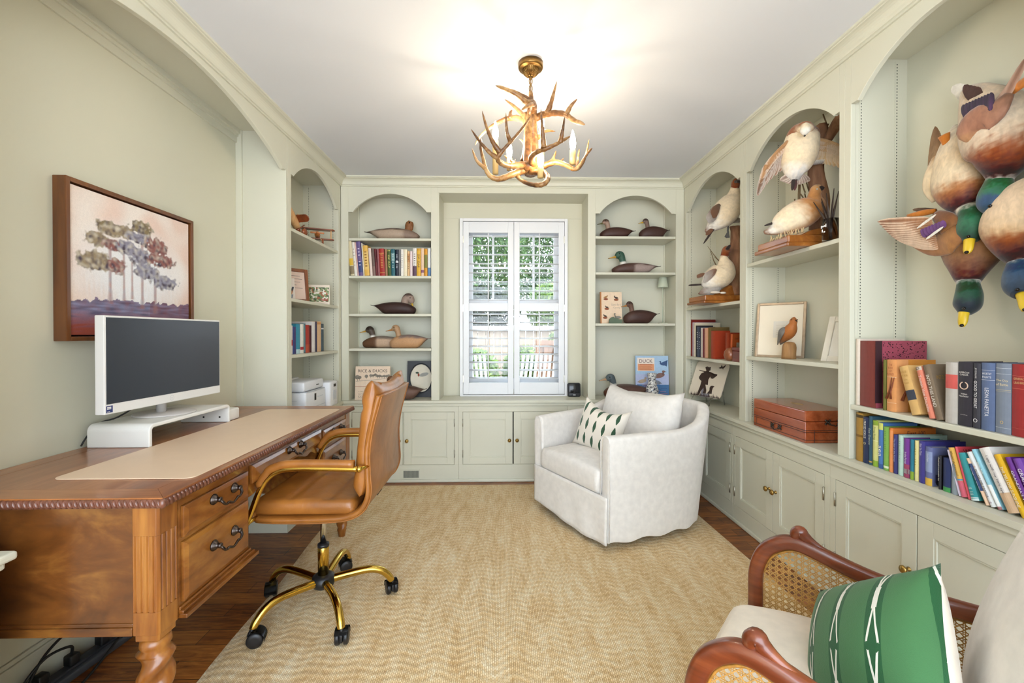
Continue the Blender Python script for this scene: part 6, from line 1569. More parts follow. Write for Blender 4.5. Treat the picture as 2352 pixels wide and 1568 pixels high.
# ------------------------------------------------------------------ books
page_m = plain('book_pages', '#e6d8bf', .9, var=.05, nscale=120)
def bmat(c):
    return plain('cloth_'+c.strip('#'), c, .5, var=.05, nscale=60, spec=.35)
_BK = {}
def book(label, loc, rotz, w, h, d, cover, lean=0., title=None, tcol='#e9e2d2', band=None, bands=(), group=None, tdir='down', tw=.55, tpos=.55, th=.5, texts=None, cover_art=None, cat='book', yaw=0.):
    """origin: bottom front left of the spine; local x thickness, y depth, z height; spine towards -y"""
    t = thing('book', label, cat, loc, group=group, rot=(0, lean, rotz+yaw))
    bt = .0025; b = MB()
    b.box((0, .004, 0), (bt, d, h)).box((w-bt, .004, 0), (w, d, h))
    n = 6; arc = [(w*k/n, .004-.004*math.sin(PI*k/n)) for k in range(n+1)]
    b.prism(arc+[(w, .007), (0, .007)], 0, h, 'z')
    m = [bmat(cover)]; 
    for z0, z1, c in bands:
        m.append(bmat(c)); b.prism([(x, y-.0004) for x, y in arc]+[(w, .004), (0, .004)], h*z0, h*z1, 'z', len(m)-1)
    b.build('cover', m, t)
    MB().box((bt, .0075, .003), (w-bt, d-.003, h-.004)).build('pages', page_m, t)
    if texts is None and title: texts = [(title, tpos, tw, th, tdir, tcol)]
    if texts:
        cols = []; b = MB()
        for s, pos, L, wd, dr, c in texts:
            if c not in cols: cols.append(c)
            if dr == 'down': M = frame((w/2, -.0012, h*pos), V((0, 0, -1)), V((1, 0, 0))); 
            else: M = frame((w/2, -.0012, h*pos), V((1, 0, 0)), V((0, 0, 1)))
            if dr == 'down': put_text(b, s, M, h*L, w*wd, cols.index(c))
            else: put_text(b, s, M, w*L, h*wd, cols.index(c))
        b.build('title', [plain('ink_'+c.strip('#'), c, .5, var=0) for c in cols], t)
    if cover_art: cover_art(t, w, h, d)
    return t
def dashes(n_, z0, z1): return n_
rnd = random.Random(11)
# ---- packed row left of the window (second shelf)
GB = 'books on the second shelf left of the window'
row = [  # x0, x1 in shelf pixels, height px, lean deg, colour, label
 (150, 205, 478, -5, '#cfc3a0', 'grey and yellow paperback, first of the leaning row at its left end', [(.3, .5, '#d8b23c'), (.05, .28, '#8a7a5c')]),
 (205, 245, 468, -5, '#e9e3d8', 'white paperback leaning second in the row, right of grey and yellow one', []),
 (245, 266, 465, -5, '#dcb3ad', 'thin pink paperback between the white and the violet-blue books', []),
 (268, 326, 474, -5, '#6d5c8c', 'violet-blue paperback leaning left of the yellow books', [(.1, .4, '#3c4a7c')]),
 (326, 346, 452, -4, '#e6ddcd', 'narrow cream paperback just left of the wide yellow book', []),
 (347, 416, 420, -4, '#e2b356', 'wide yellow paperback leaning in the packed row', [(.2, .8, '#e8c373')]),
 (420, 460, 385, -4, '#e3cfc4', 'pale pink paperback leaning right of the wide yellow book', []),
 (461, 500, 378, -4, '#6f5c55', 'grey-brown hardback left of the dark red books', [(0, .35, '#8a6f66')]),
 (501, 530, 376, -4, '#6d2a30', 'dark red hardback left of the mauve hardback', [(.5, .9, '#5a2228')]),
 (531, 560, 374, -3, '#9b5f63', 'dusty mauve hardback left of the bright red one', []),
 (561, 632, 376, -3, '#a5302c', 'thick red hardback with gold lines on the spine', [(.82, .84, '#cf9f52'), (.1, .12, '#cf9f52')]),
 (633, 666, 372, -2, '#a3795a', 'tan hardback between the red and the olive green books', []),
 (668, 716, 366, -2, '#4a5a2c', 'olive green hardback with yellow lettering in the packed row', [(.94, .96, '#d9c86a')]),
 (717, 770, 372, -1, '#2f6570', 'teal hardback with pale lettering in the packed row', [(.55, .85, '#7aa0a4')]),
 (774, 815, 368, 0, '#20283a', 'navy hardback with white lettering in the packed row', [(.5, .56, '#dfe2e6')]),
 (816, 845, 366, 0, '#77787c', 'thin grey paperback right of the navy hardback', []),
 (847, 886, 370, 0, '#ece8df', 'white hardback with a column of tiny dark letters', []),
 (887, 936, 370, 0, '#eee3c6', 'wide plain cream hardback in the packed row', []),
 (938, 971, 345, 0, '#e0b988', 'short peach paperback with dark label, right of the wide cream one', [(.55, .9, '#c78f5c')]),
 (974, 1009, 345, 0, '#e6d2d3', 'short pale pink paperback in the packed row', []),
 (1014, 1066, 385, 0, '#e9e2da', 'white paperback with plum lower half, left of the bright yellow book', [(0, .36, '#5e4456')]),
 (1068, 1124, 382, 0, '#dfae3c', 'bright yellow paperback with black lettering near the row end', [(.93, .97, '#c08a2a')]),
 (1127, 1169, 388, 0, '#e7c6aa', 'peach and white paperback right of the bright yellow one', [(.12, .22, '#8c5a74')]),
 (1173, 1216, 380, 0, '#d9962f', 'orange paperback with olive centre panel, second from the row end', [(.3, .78, '#7c7c3c')]),
 (1219, 1262, 388, 0, '#e3e6e6', 'white and blue paperback at the right end of the packed row', [(0, .3, '#5f86b5')]),
]
ttl = {5: ('- - - - - -', '#9b6a2a'), 10: ('|||||||||', '#d9a856'), 12: ('ZIP ZAP', '#d8cf72'), 13: ('|| ||| ||', '#d7e4e4'), 14: ('||| || |||', '#e8eaee'), 16: ('. . . . . . . .', '#4a4a4a'), 18: ('||| ||||', '#3a2a22'), 20: ('|||||||', '#4a3a48'), 21: ('ZIP ZAP', '#2d2218'), 1: ('||| ||', '#b9a89a'), 3: ('||| ||', '#d8d2e2')}
Zs = 1.6435
for k, (a, c, hp, ln, colr, lab, bands) in enumerate(row):
    ya = 3.425; xa = at(780+a/6.03, 640, Y=ya).x; xb = at(780+c/6.03, 640, Y=ya).x
    h = hp/6.03/(980/ya); w = xb-xa-.0015
    x0 = xa+(0 if ln >= 0 else 0)
    ang = R(ln)
    if ang < 0: z_ = Zs+.0002+ (0); 
    book(lab, (xa, ya+.003*rnd.random(), Zs+ (0 if ang >= 0 else w*math.sin(-ang)*0+.0003)), 0, w, h*.99, .15+.02*rnd.random(), colr, ang, ttl[k][0] if k in ttl else None, ttl[k][1] if k in ttl else '#333', None, bands, GB, tw=.5, th=.45)
# ---- left wall shelf
GL = 'books on the third shelf of the left bookcase'
rowL = [(152, 176, 340, '#e8e4e0', 'white paperback at the left end of the left wall book row', [(.3, .5, '#c9504a')]), (178, 195, 325, '#3c4a82', 'blue hardback left of the purple one on left wall', []), (196, 215, 320, '#4a3f6e', 'purple hardback left of the turquoise book on left wall', []),
        (217, 266, 350, '#3f93ad', 'turquoise paperback on the left wall shelf', [(.0, .15, '#bcd9e0')]), (268, 308, 345, '#e9e5dc', 'white paperback with red patch, right of the turquoise book', [(.12, .22, '#b3323a')]), (310, 330, 350, '#5f7d84', 'grey-teal hardback between white and red books on left wall', []),
        (331, 378, 330, '#a8362f', 'red hardback on the left wall shelf', [(.0, .3, '#b9513a')]), (379, 402, 320, '#4a2226', 'dark maroon hardback right of the red one on left wall', []), (404, 446, 362, '#e3ddda', 'tall pale grey book whose cover shows above its neighbours', []), (448, 468, 358, '#3b3550', 'slim dark violet book right of the tall pale grey one', []),
        (470, 517, 358, '#e0b88f', 'peach paperback, second from the right end on left wall', [(.9, .97, '#c98f5a')]), (520, 548, 325, '#4a5a64', 'slate blue paperback at the right end of the left wall row', [(.8, .85, '#e0e0e0')])]
Zs = 1.0535
for a, c, hp, colr, lab, bands in rowL:
    Xs = -1.315
    ya = at(640+a/5.225, 790, X=Xs).y; yb_2 = at(640+c/5.225, 790, X=Xs).y
    h = hp/5.225*((ya+yb_2)/2)/980
    book(lab, (Xs, ya, Zs+.0002), PI/2, yb_2-ya-.001, h, .16, colr, 0, None, '#fff', None, bands, GL)
# ---- right corner bookcase row (spines towards the room)
GC = 'books on the lower shelf of the right corner bookcase'
rowC = [(176, 190, 248, 662, '#7d241c', 'tall dark red hardback at the far left end of the corner bookcase row', .20), (192, 208, 280, 664, '#b7a7b3', 'mauve-grey hardback second in the corner bookcase row', .20), (209, 228, 282, 664, '#e6d9bf', 'cream tall book with dark top edge in the corner row', .21),
        (230, 243, 315, 668, '#2c2a30', 'black slim book in the corner bookcase row', .14), (244, 266, 330, 670, '#4b5264', 'slate hardback with white lettering in the corner bookcase row', .14), (267, 285, 335, 672, '#30384c', 'navy hardback in the corner bookcase row', .14), (286, 308, 340, 674, '#cfc0b4', 'pale grey paperback in the corner row', .14), (309, 327, 345, 676, '#6d2f36', 'wine red paperback in the corner row', .14),
        (328, 366, 340, 678, '#e0a98b', 'peach pink paperback in the corner row', .14), (367, 377, 335, 680, '#8f6a3c', 'thin ochre book in the corner row', .14), (378, 398, 330, 682, '#6f5a33', 'brown patterned book left of the red album', .15), (400, 448, 365, 680, '#a63c1f', 'short red-orange book left of the orange cowboy book', .12)]
Zs = 1.0045
for a, c, ytop, ybot, colr, lab, dep in rowC:
    Xs = 1.50
    ya = at(1550+a/4.9, 680+ybot/4.9, X=Xs).y; yb_2 = at(1550+c/4.9, 680+ybot/4.9, X=Xs).y
    h = (ybot-ytop)/4.9*ya/980
    t = book(lab, (Xs, ya, Zs+.0002), -PI/2, ya-yb_2-.0008, h, dep-.01, colr, 0, '||| ||||' if colr in ('#4b5264', '#30384c') else None, '#e6e6ea', None, [], GC)
xs_ = at(1630, 815, X=1.53)
book('tall red-orange hardback behind the orange cowboy book, corner bookcase', (1.50, 2.835, Zs+.0002), -PI/2, .035, .185, .16, '#8f3517', 0)
def cowboy(t, w, h, d):
    M = frame((w+.0007, .004, 0), V((0, 1, 0)), V((0, 0, 1)))
    b = MB().box((.035, .05, 0), (.10, .12, .0006), 0, M); b.build('cover_photo', plain('cover_photo_grey', '#b9ac97', .6, var=.35, nscale=50), t)
    b = MB(); put_text(b, 'John Wayne', M @ TR(.062, .145, .0006), .085, .02); b.build('title', plain('ink_3a1d10', '#3a1d10', .5, var=0), t)
book('orange book with a grey photo on its cover behind the wooden ball', (1.505, 2.79, Zs+.0002), -PI/2, .016, .175, .13, '#b4521f', R(2), None, yaw=R(18), cover_art=cowboy)
# ---- front-facing books
def standing(label, BL, BR, h, lean, th, cover, art, cat='book'):
    BL, BR = V(BL), V(BR); u = (BR-BL).normalized(); nrm = u.cross(V((0, 0, 1))).normalized(); up = (V((0, 0, 1))*math.cos(lean)-nrm*math.sin(lean)).normalized()
    t = thing('book', label, cat, tuple((BL+BR)/2)); M = frame(BL, u, up); w = (BR-BL).length
    b = MB().box((0, 0, -.003), (w, h, 0), 0, M).box((0, 0, -th), (w, h, -th+.003), 0, M).box((0, 0, -th), (.004, h, 0), 0, M); b.build('cover', bmat(cover), t, world=True, bevel=.0008)
    MB().box((.005, .003, -th+.0035), (w-.004, h-.003, -.0035), 0, M).build('pages', page_m, t, world=True)
    art(t, M, w, h); return t
inkb = plain('ink_dark', '#41352c', .6, var=0)
def art_rice(t, M, w, h):
    b = MB(); put_text(b, 'RICE & DUCKS', M @ TR(w*.5, h*.86, .0007), w*.84, h*.085)
    for k, L in enumerate((.35, .42, .5, .46, .3)): put_text(b, 'mmmmm'[:3+k % 3], M @ TR(w*(.10+L/2), h*(.24-.045*k), .0007), w*L, h*.014)
    b.build('title', inkb, t, world=True)
    b = MB(); r_ = random.Random(2)
    for k in range(15):
        x = w*(.06+.065*k); y = h*(.60+.012*k*(k < 9)+.06*(k >= 9)); s = w*r_.uniform(.03, .055)*(1.3 if k == 0 else 1)
        if k in (2, 3, 5): continue
        flat(b, ell(x, y+s, s, s*.9), M, 0, .0006); flat(b, [(x-s*.12, y-s*.6), (x+s*.12, y-s*.6), (x+s*.1, y+s), (x-s*.1, y+s)], M, 0, .0006)
    flat(b, [(w*.02, h*.555), (w*.6, h*.60), (w*.98, h*.65), (w*.98, h*.642), (w*.6, h*.59), (w*.02, h*.545)], M, 0, .0007)
    b.build('tree_sketch', plain('sketch_grey', '#8d8478', .7, var=.3, nscale=90), t, world=True)
    MB().box((0, h*.385, 0), (w, h*.395, .0006), 0, M).build('rule_line', plain('sketch_red', '#b9765c', .7), t, world=True)
standing('cream book titled Rice and Ducks on the worktop left of the window', (-1.18, 3.445, ZT+.0005), (-.905, 3.445, ZT+.0005), .268, R(5), .022, '#ecd5bd', art_rice)
def silduck(b, M, x, y, s, f=1, mi=0):
    flat(b, ell(x, y, s, s*.45, 16, .25*f), M, mi, .0007); flat(b, ell(x+f*s*.75, y+s*.75, s*.27, s*.22), M, mi, .0008)
    flat(b, [(x+f*s*.5, y+s*.1), (x+f*s*.85, y+s*.25), (x+f*s*.9, y+s*.7), (x+f*s*.6, y+s*.7)], M, mi, .0007); flat(b, [(x+f*s*.95, y+s*.82), (x+f*s*1.35, y+s*.68), (x+f*s*.95, y+s*.64)], M, mi, .0008); flat(b, [(x-f*s*.7, y+s*.1), (x-f*s*1.35, y-s*.3), (x-f*s*.6, y-s*.3)], M, mi, .0007)
def art_game(t, M, w, h):
    b = MB()
    for x, y, s, f, mi in ((.26, .84, .085, 1, 1), (.74, .82, .085, -1, 0), (.3, .52, .07, -1, 0), (.22, .24, .075, -1, 0)):
        silduck(b, M, x*w, y*h, s*h*.75, f, mi); flat(b, ell(x*w, y*h-s*h*.75, w*.11, h*.035), M, 2, .0006)
    b.build('duck_pictures', [plain('pic_dark', '#3b2b22', .6), plain('pic_tan', '#a5763f', .6), plain('pic_rust', '#8e4a26', .6)], t, world=True)
    b = MB(); put_text(b, 'Game Bird', M @ TR(w*.72, h*.60, .0007), w*.44, h*.06); put_text(b, 'Carving', M @ TR(w*.76, h*.50, .0007), w*.32, h*.06); b.build('title', plain('ink_grey', '#a99885', .6, var=0), t, world=True)
    MB().box((0, 0, -.0232), (.010, h, .0006), 0, M).build('spine_strip', bmat('#b9763c'), t, world=True)
standing('cream game bird carving book with duck pictures, third shelf right of window', (.812, 3.50, 1.2665), (.992, 3.50, 1.2665), .262, R(4), .023, '#edd3b6', art_game)
def art_duck(t, M, w, h):
    b = MB().box((w*.03, 0, 0), (w, h*.30, .0004), 0, M).box((0, h*.30, 0), (w, h*.55, .0004), 1, M)
    r_ = random.Random(8)
    for k in range(26): y = r_.uniform(.02, .28)*h; x = r_.uniform(.03, .8)*w; flat(b, [(x, y), (x+w*.18, y+.002), (x+w*.18, y+.005), (x, y+.003)], M, 2 if k % 3 else 3, .0006)
    b.build('cover_water', [bmat('#3f6ea0'), bmat('#b6bfe0'), bmat('#2d4f7e'), bmat('#c48a9a')], t, world=True)
    b = MB().box((w*.06, h*.63, 0), (w*.58, h*.95, .0006), 0, M).box((w*.075, h*.64, 0), (w*.565, h*.80, .0008), 1, M).box((w*.13, h*.775, 0), (w*.51, h*.79, .0009), 2, M)
    for k in range(4): b.box((w*.12, h*(.66+.026*k), 0), (w*(.5-.03*(k % 2)), h*(.667+.026*k), .0010), 2, M)
    b.build('cover_panel', [bmat('#efe0d2'), bmat('#e39a6b'), bmat('#b96a4a')], t, world=True)
    b = MB(); put_text(b, 'DUCK', M @ TR(w*.32, h*.87, .0009), w*.40, h*.085); b.build('title', plain('ink_53261f', '#53261f', .5, var=0), t, world=True)
    b = MB(); silduck(b, M, w*.83, h*.80, h*.075, -1, 0); silduck(b, M, w*.72, h*.52, h*.13, 1, 1); silduck(b, M, w*.62, h*.36, h*.11, -1, 2); silduck(b, M, w*.20, h*.38, h*.10, 1, 3)
    flat(b, ell(w*.5, h*.30, w*.14, h*.10), M, 3, .0009); flat(b, [(w*.75, h*.82), (w*.98, h*.90), (w*.95, h*.74)], M, 0, .0008)
    b.build('duck_pictures', [plain('duck_blue', '#31507e', .6, var=.2), plain('duck_brown', '#7c5a52', .6, var=.2), plain('duck_grey', '#8b8f9a', .6, var=.2), plain('duck_tan', '#b9a58f', .6, var=.2)], t, world=True)
standing('blue book titled Duck with flying ducks on its cover, behind the vase', (1.125, 3.555, ZT+.0005), (1.393, 3.52, ZT+.0005), .345, R(6), .022, '#a9c6e2', art_duck)
# oval framed duck picture
t = thing('framed_print', 'black frame with an oval duck picture left of the window', 'picture frame', (-.66, 3.57, ZT+.0005))
M = frame((-.795, 3.585, ZT+.0005), V((1, 0, 0)), V((0, .06, 1)))
blk = plain('black_frame', '#23262c', .4); w, h = .232, .302
ov = ell(w*.5, h*.52, w*.40, h*.40, 40); b = MB()
outer = []
for k in range(40):
    a = 2*PI*k/40; c_, s_ = math.cos(a), math.sin(a); q_ = min((w*.5)/max(1e-6, abs(c_)), (h*.5)/max(1e-6, abs(s_))); outer.append((w*.5+c_*q_, h*.5+s_*q_))
b.add([M @ V((x, y, 0)) for x, y in outer]+[M @ V((x, y, 0)) for x, y in ov], [(k, (k+1) % 40, 40+(k+1) % 40, 40+k) for k in range(40)]).box((0, 0, -.014), (w, h, -.004), 0, M)
for k in range(40):
    b.add([M @ V((x, y, z)) for x, y in (outer[k], outer[(k+1) % 40]) for z in (0, -.014)], [(0, 1, 3, 2)])
b.tube([M @ V((x, y, .001)) for x, y in ov], .005, 6, closed=True); b.build('frame', blk, t, world=True)
MB().prism(ell(w*.5, h*.52, w*.395, h*.395, 40), -.0038, -.002, 'z', 0, M).build('print', plain('oval_paper', '#e8dfcb', .8), t, world=True)
b = MB(); M2 = M @ TR(0, 0, -.002); flat(b, ell(w*.60, h*.62, w*.17, h*.05, 16, .25), M2, 0); flat(b, ell(w*.36, h*.67, w*.06, h*.028), M2, 1); flat(b, ell(w*.41, h*.61, w*.035, h*.045), M2, 2)
b.build('duck_drawing', [plain('draw_grey', '#a9a79f', .8, var=.2), plain('draw_green', '#4a5a4a', .8), plain('draw_rust', '#94503c', .8)], t, world=True)
# ---- nearest right bookcase, upper row on the shelf
GU = 'books on the shelf under the hanging mallards'
Zs = .8845
def bx(label, px0, px1, pyb, pyt, d, cover, Xs=1.485, Z=Zs, lean=0., **k):
    p0 = at(1900+px0/3.732, 800+pyb/3.732, X=Xs); p1 = at(1900+px1/3.732, 800+pyb/3.732, X=Xs)
    h = (pyb-pyt)/3.732*((p0.y+p1.y)/2)/980
    return book(label, (Xs, p0.y, Z+.0003), -PI/2, max(.006, p0.y-p1.y-.0006), h, d, cover, R(lean), **k)
bx('cream backed thin album at the left end of the shelf under mallards', 236, 272, 490, -85, .19, '#e3d6c8', group=GU)
def spots(t, w, h, d):
    b = MB(); r_ = random.Random(1); M = frame((w+.0007, 0, 0), V((0, 1, 0)), V((0, 0, 1)))
    for k in range(330): x = .03+(d-.04)*r_.random()**1.3; y = h*(1-r_.random()**1.2*(.95 if x < .09 else .6))-.004; s = r_.uniform(.0008, .0026); flat(b, ell(x, y, s, s*1.2, 7), M)
    b.build('ink_spots', plain('spot_dark', '#3a1620', .6), t)
    MB().box((0, .02, 0), (d*.13, h, .0005), 0, M @ TR(.0, 0, 0)).build('hinge_strip', bmat('#3b2228'), t)
bx('large mottled red album with speckled cover, behind the orange rifle book', 274, 410, 490, -85, .21, '#a24a5c', group=GU, bands=[(0, 1, '#7c3a33')], cover_art=spots)
bx('thin olive green book left of the orange rifle book', 470, 498, 500, 60, .13, '#6d6a2c', group=GU)
def rifles(t, w, h, d):
    M = frame((w+.0008, .004, 0), V((0, 1, 0)), V((0, 0, 1)))
    MB().box((.045, .0, 0), (d-.006, h, .0004), 0, M).build('cover_orange', bmat('#cf8a3a'), t)  # deeper orange printed panel over most of the cover
    b = MB()
    for x0, x1 in ((.02, .06), (.075, .11)): b.tube([M @ V((x0, h*.22, .001)), M @ V((x0+.012, h*.36, .001)), M @ V((x1, h*.66, .001))], [.006, .004, .0022], 6)
    b.build('rifle_picture', bmat('#7a3d22'), t)
    M2 = frame((w/2, -.0015, 0), V((1, 0, 0)), V((0, 0, 1)))
    b = MB()
    for x0, x1 in ((-.012, .004), (.002, .012)): b.tube([M2 @ V((x0*w/.03, h*.24, 0)), M2 @ V((x0*.3*w/.03, h*.38, 0)), M2 @ V((x1*w/.03, h*.66, 0))], [.004, .003, .0014], 6)
    b.build('spine_rifles', bmat('#7a3d22'), t)
bx('orange book of rifles with rifle drawings on spine and cover', 503, 585, 508, 55, .155, '#dd9a62', group=GU, texts=[('THE', .90, .34, .035, 'up', '#a4512a'), ('BOOK', .84, .5, .04, 'up', '#a4512a'), ('OF', .78, .26, .035, 'up', '#a4512a'), ('RIFLES', .72, .7, .04, 'up', '#a4512a')], bands=[(.66, .665, '#f2dcc0'), (.165, .17, '#f2dcc0')], cover_art=rifles)
bx('tan book with a dark navy band leaning right of the rifle book', 720, 800, 545, 108, .12, '#d9b070', lean=-17, group=GU, bands=[(.30, .50, '#3d414e')], texts=[('HOUSE', .88, .6, .05, 'up', '#b98a3c'), ('OF WAR', .80, .7, .05, 'up', '#b98a3c'), ('and its', .72, .4, .03, 'up', '#b98a3c'), ('Makers', .65, .6, .045, 'up', '#b98a3c')])
bx('coral pink spined book leaning second, marked with a D', 868, 920, 560, 95, .12, '#e0876f', lean=-16, group=GU, bands=[(.93, 1., '#cdbfae')], texts=[('D', .965, .6, .05, 'up', '#4a3a30'), ('Truman Vow Doctrine', .48, .7, .5, 'down', '#f3e4d8')])
def landc(t, w, h, d):
    b = MB(); put_text(b, 'INTO THIS LAND', frame((w+.0008, .062, h*.76), V((0, 1, 0)), V((0, 0, 1))), .09, .013); b.build('cover_title', plain('ink_b08a3c', '#b08a3c', .4, metal=.4, var=0), t)
bx('brown book titled Into This Land leaning third, gold title on cover', 930, 990, 572, 78, .135, '#7b6a57', lean=-15, group=GU, texts=[('INTO THIS LAND', .52, .58, .5, 'down', '#f0e8dc')], cover_art=landc)
bx('pale grey hardback with a red label right of the leaning books', 1003, 1108, 598, 62, .15, '#bfb9b2', group=GU, bands=[(.57, .80, '#d2605a')])
def wreath(t, w, h, d):
    M = frame((w/2, -.0016, h*.63), V((1, 0, 0)), V((0, 0, 1)))
    MB().tube([M @ V((w*.27*math.cos(a), w*.27*math.sin(a), 0)) for a in [R(110+k*16) for k in range(21)]], .0016, 6).build('wreath', bmat('#d9b8a0'), t)
bx('black hardback with a laurel wreath on its spine', 1113, 1236, 622, 58, .15, '#35323a', group=GU, texts=[('AMERICAN', .835, .72, .026, 'up', '#e9e4de'), ('CAESAR', .80, .6, .026, 'up', '#e9e4de'), ('William', .50, .45, .026, 'up', '#e9e4de'), ('Manchester', .465, .66, .026, 'up', '#e9e4de'), ('Little, Brown', .175, .5, .012, 'up', '#e9e4de')], cover_art=wreath)
bx('charcoal hardback titled Good to Great beside the wreath book', 1240, 1305, 632, 60, .15, '#3b3a42', group=GU, texts=[('GOOD TO GREAT', .52, .42, .42, 'down', '#eceaea'), ('JIM COLLINS', .85, .16, .28, 'down', '#eceaea'), ('O', .12, .6, .06, 'up', '#eceaea')])
bx('blue-grey hardback with large white author name down the spine', 1310, 1428, 650, 55, .15, '#5f6f92', group=GU, texts=[('LEON PANETTA', .42, .42, .30, 'down', '#eef0f5'), ('WORTHY', .84, .7, .03, 'up', '#eef0f5'), ('FIGHTS', .79, .66, .03, 'up', '#eef0f5')], bands=[(.745, .75, '#dfe3ec'), (.89, .893, '#dfe3ec')])
bx('slate and silver hardback titled The Day of Battle', 1434, 1566, 672, 55, .15, '#7d8696', group=GU, texts=[('The Day', .755, .8, .035, 'up', '#e9d9b0'), ('of Battle', .70, .8, .035, 'up', '#e9d9b0'), ('O', .16, .22, .045, 'up', '#e3c070')], bands=[(.62, .625, '#c9b98f'), (.60, .603, '#c9b98f'), (.85, .853, '#d9dde4'), (.93, .935, '#d9dde4'), (.08, .083, '#d9dde4')])
bx('red hardback with gold ruled title box at right edge of shelf', 1572, 1720, 700, 60, .15, '#9a2f2f', group=GU, texts=[('GENERALS', .80, .66, .03, 'up', '#d8b07a'), ('LEADERS', .745, .6, .03, 'up', '#d8b07a')], bands=[(.835, .84, '#d0705c'), (.66, .665, '#d0705c'), (.11, .113, '#c0604c')])
bx('dark green hardback just past the red one at the right edge', 1730, 1850, 730, 70, .15, '#34453a', group=GU)
# ---- children's books on the worktop below
GK = 'children\'s books on the right worktop'
ZW = ZT+.0005
def kb(label, px0, px1, pyb, pyt, d, cover, **k): return bx(label, px0, px1, pyb, pyt, d, cover, Xs=k.pop('Xs', 1.482), Z=ZW, group=GK, **k)
kb('yellow-brown patterned book at the far left of the children\'s books', 240, 298, 965, 545, .16, '#a8813a', bands=[(.9, .96, '#4a3a20'), (.5, .55, '#7d5a22')])
kb('navy children\'s book with white spine lettering, second from left', 300, 346, 975, 572, .17, '#2c3656', texts=[('I PRAYED FOR US', .74, .40, .45, 'down', '#e6e4dc'), ('O', .43, .45, .05, 'up', '#e0d6b0')])
kb('dark teal children\'s book beside the navy one', 348, 378, 985, 560, .20, '#33566a', texts=[('Sea Dance', .58, .34, .5, 'down', '#d8e0d0')], bands=[(.05, .08, '#c9a050')])
kb('pale yellow-green children\'s book with green ends', 382, 428, 1000, 598, .14, '#d7d68a', texts=[('Frog Frog', .72, .28, .4, 'down', '#5a6a3a')], bands=[(.9, 1., '#8fa83c'), (0, .13, '#8fb03c'), (.55, .57, '#e8e6b0')])
kb('blue and green children\'s book with the word sea', 432, 470, 1010, 612, .14, '#4f79b8', texts=[('sea', .38, .24, .6, 'down', '#f3f3ea')], bands=[(.85, 1., '#cfd372'), (0, .1, '#3f5f9a')])
kb('bright green children\'s book left of the orange one', 474, 520, 1025, 645, .15, '#86b556', bands=[(.05, .1, '#e9efcf')], texts=[('||| || |||', .7, .4, .3, 'down', '#5d8a3a')])
def firstc(t, w, h, d):
    b = MB(); put_text(b, 'First 100', frame((w+.0008, d*.55, h-.018), V((0, 1, 0)), V((0, 0, 1))), .07, .016); b.build('cover_title', plain('ink_5a2a1a', '#5a2a1a', .5, var=0), t)
kb('tall orange children\'s book with the word First on its cover', 524, 556, 1040, 655, .17, '#dd7f38', cover_art=firstc, bands=[(0, .95, '#e6935a')])
kb('dark blue children\'s book with small lettering right of the orange one', 560, 594, 1050, 708, .12, '#3f3f78', texts=[('The Star in the Forest', .60, .6, .4, 'down', '#c9c3e0')])
kb('mint green board book right of the dark blue one', 600, 644, 1072, 718, .17, '#bcd8cc', texts=[('||| ||| ||', .6, .5, .25, 'down', '#8fb0a4')])
kb('violet children\'s book with a pink lower spine', 648, 698, 1095, 752, .10, '#7b3f9a', texts=[('In the Forest', .5, .3, .35, 'down', '#f0e6f4')], bands=[(0, .34, '#a4486a'), (.1, .22, '#e9e2e6')])
kb('teal picture book with a green foot right of the violet one', 702, 736, 1100, 750, .11, '#2f7d96', bands=[(0, .2, '#8aa83a')])
kb('pale yellow children\'s book left of the indigo one', 740, 776, 1112, 758, .12, '#e6dc9a', texts=[('||| |||', .6, .4, .3, 'down', '#b9a94a')])
kb('indigo children\'s book with a bedtime title', 778, 830, 1135, 768, .15, '#45408a', texts=[('Near the Moon', .8, .28, .4, 'down', '#cfc8e8')], bands=[])
def truck(t, w, h, d):
    M = frame((w+.0008, .004, 0), V((0, 1, 0)), V((0, 0, 1)))
    b = MB(); flat(b, [(.01, .012), (.07, .012), (.07, .05), (.05, .05), (.05, .075), (.03, .075), (.03, .04), (.01, .04)], M, 0); flat(b, [(.03, .03), (.048, .03), (.048, .05), (.03, .05)], M, 1, .0009); flat(b, ell(.02, .012, .009, .009), M, 2, .001); flat(b, ell(.058, .012, .009, .009), M, 2, .001)
    b.build('truck_picture', [bmat('#3a3550'), bmat('#e2b23a'), bmat('#211d2a')], t)
kb('slate blue truck picture book with a yellow foot', 832, 892, 1150, 812, .075, '#6d74a0', bands=[(0, .19, '#e0b54a'), (.35, .88, '#93a0c4')], texts=[('Good Night', .72, .22, .25, 'down', '#e6e9f2')], cover_art=truck)
kb('thin black children\'s book with white spine lettering', 946, 970, 1158, 862, .09, '#232026', texts=[('Good luck is on another bus', .6, .7, .5, 'down', '#efece6')])
def wheel(t, w, h, d):
    M = frame((w+.0008, .045, h*.45), V((0, 1, 0)), V((0, 0, 1)))
    b = MB(); flat(b, ell(0, 0, .03, .03, 24), M, 0); flat(b, ell(0, 0, .022, .022, 24), M, 1, .0009); flat(b, ell(0, 0, .012, .012, 20), M, 2, .0012)
    b.build('wheel_picture', [bmat('#d9d2c4'), bmat('#2a2f4a'), bmat('#b9503a')], t)
kb('navy picture book with a wheel and green foot', 985, 1050, 1160, 865, .09, '#2f3a66', bands=[(0, .14, '#4a9a58')], cover_art=wheel)
kb('plain grey picture book left of the leaning books', 1055, 1112, 1172, 905, .10, '#8f98a0')
kb('pale lilac thin children\'s book, first of the leaning ones', 1122, 1142, 1195, 800, .09, '#c7bccb', lean=-15)
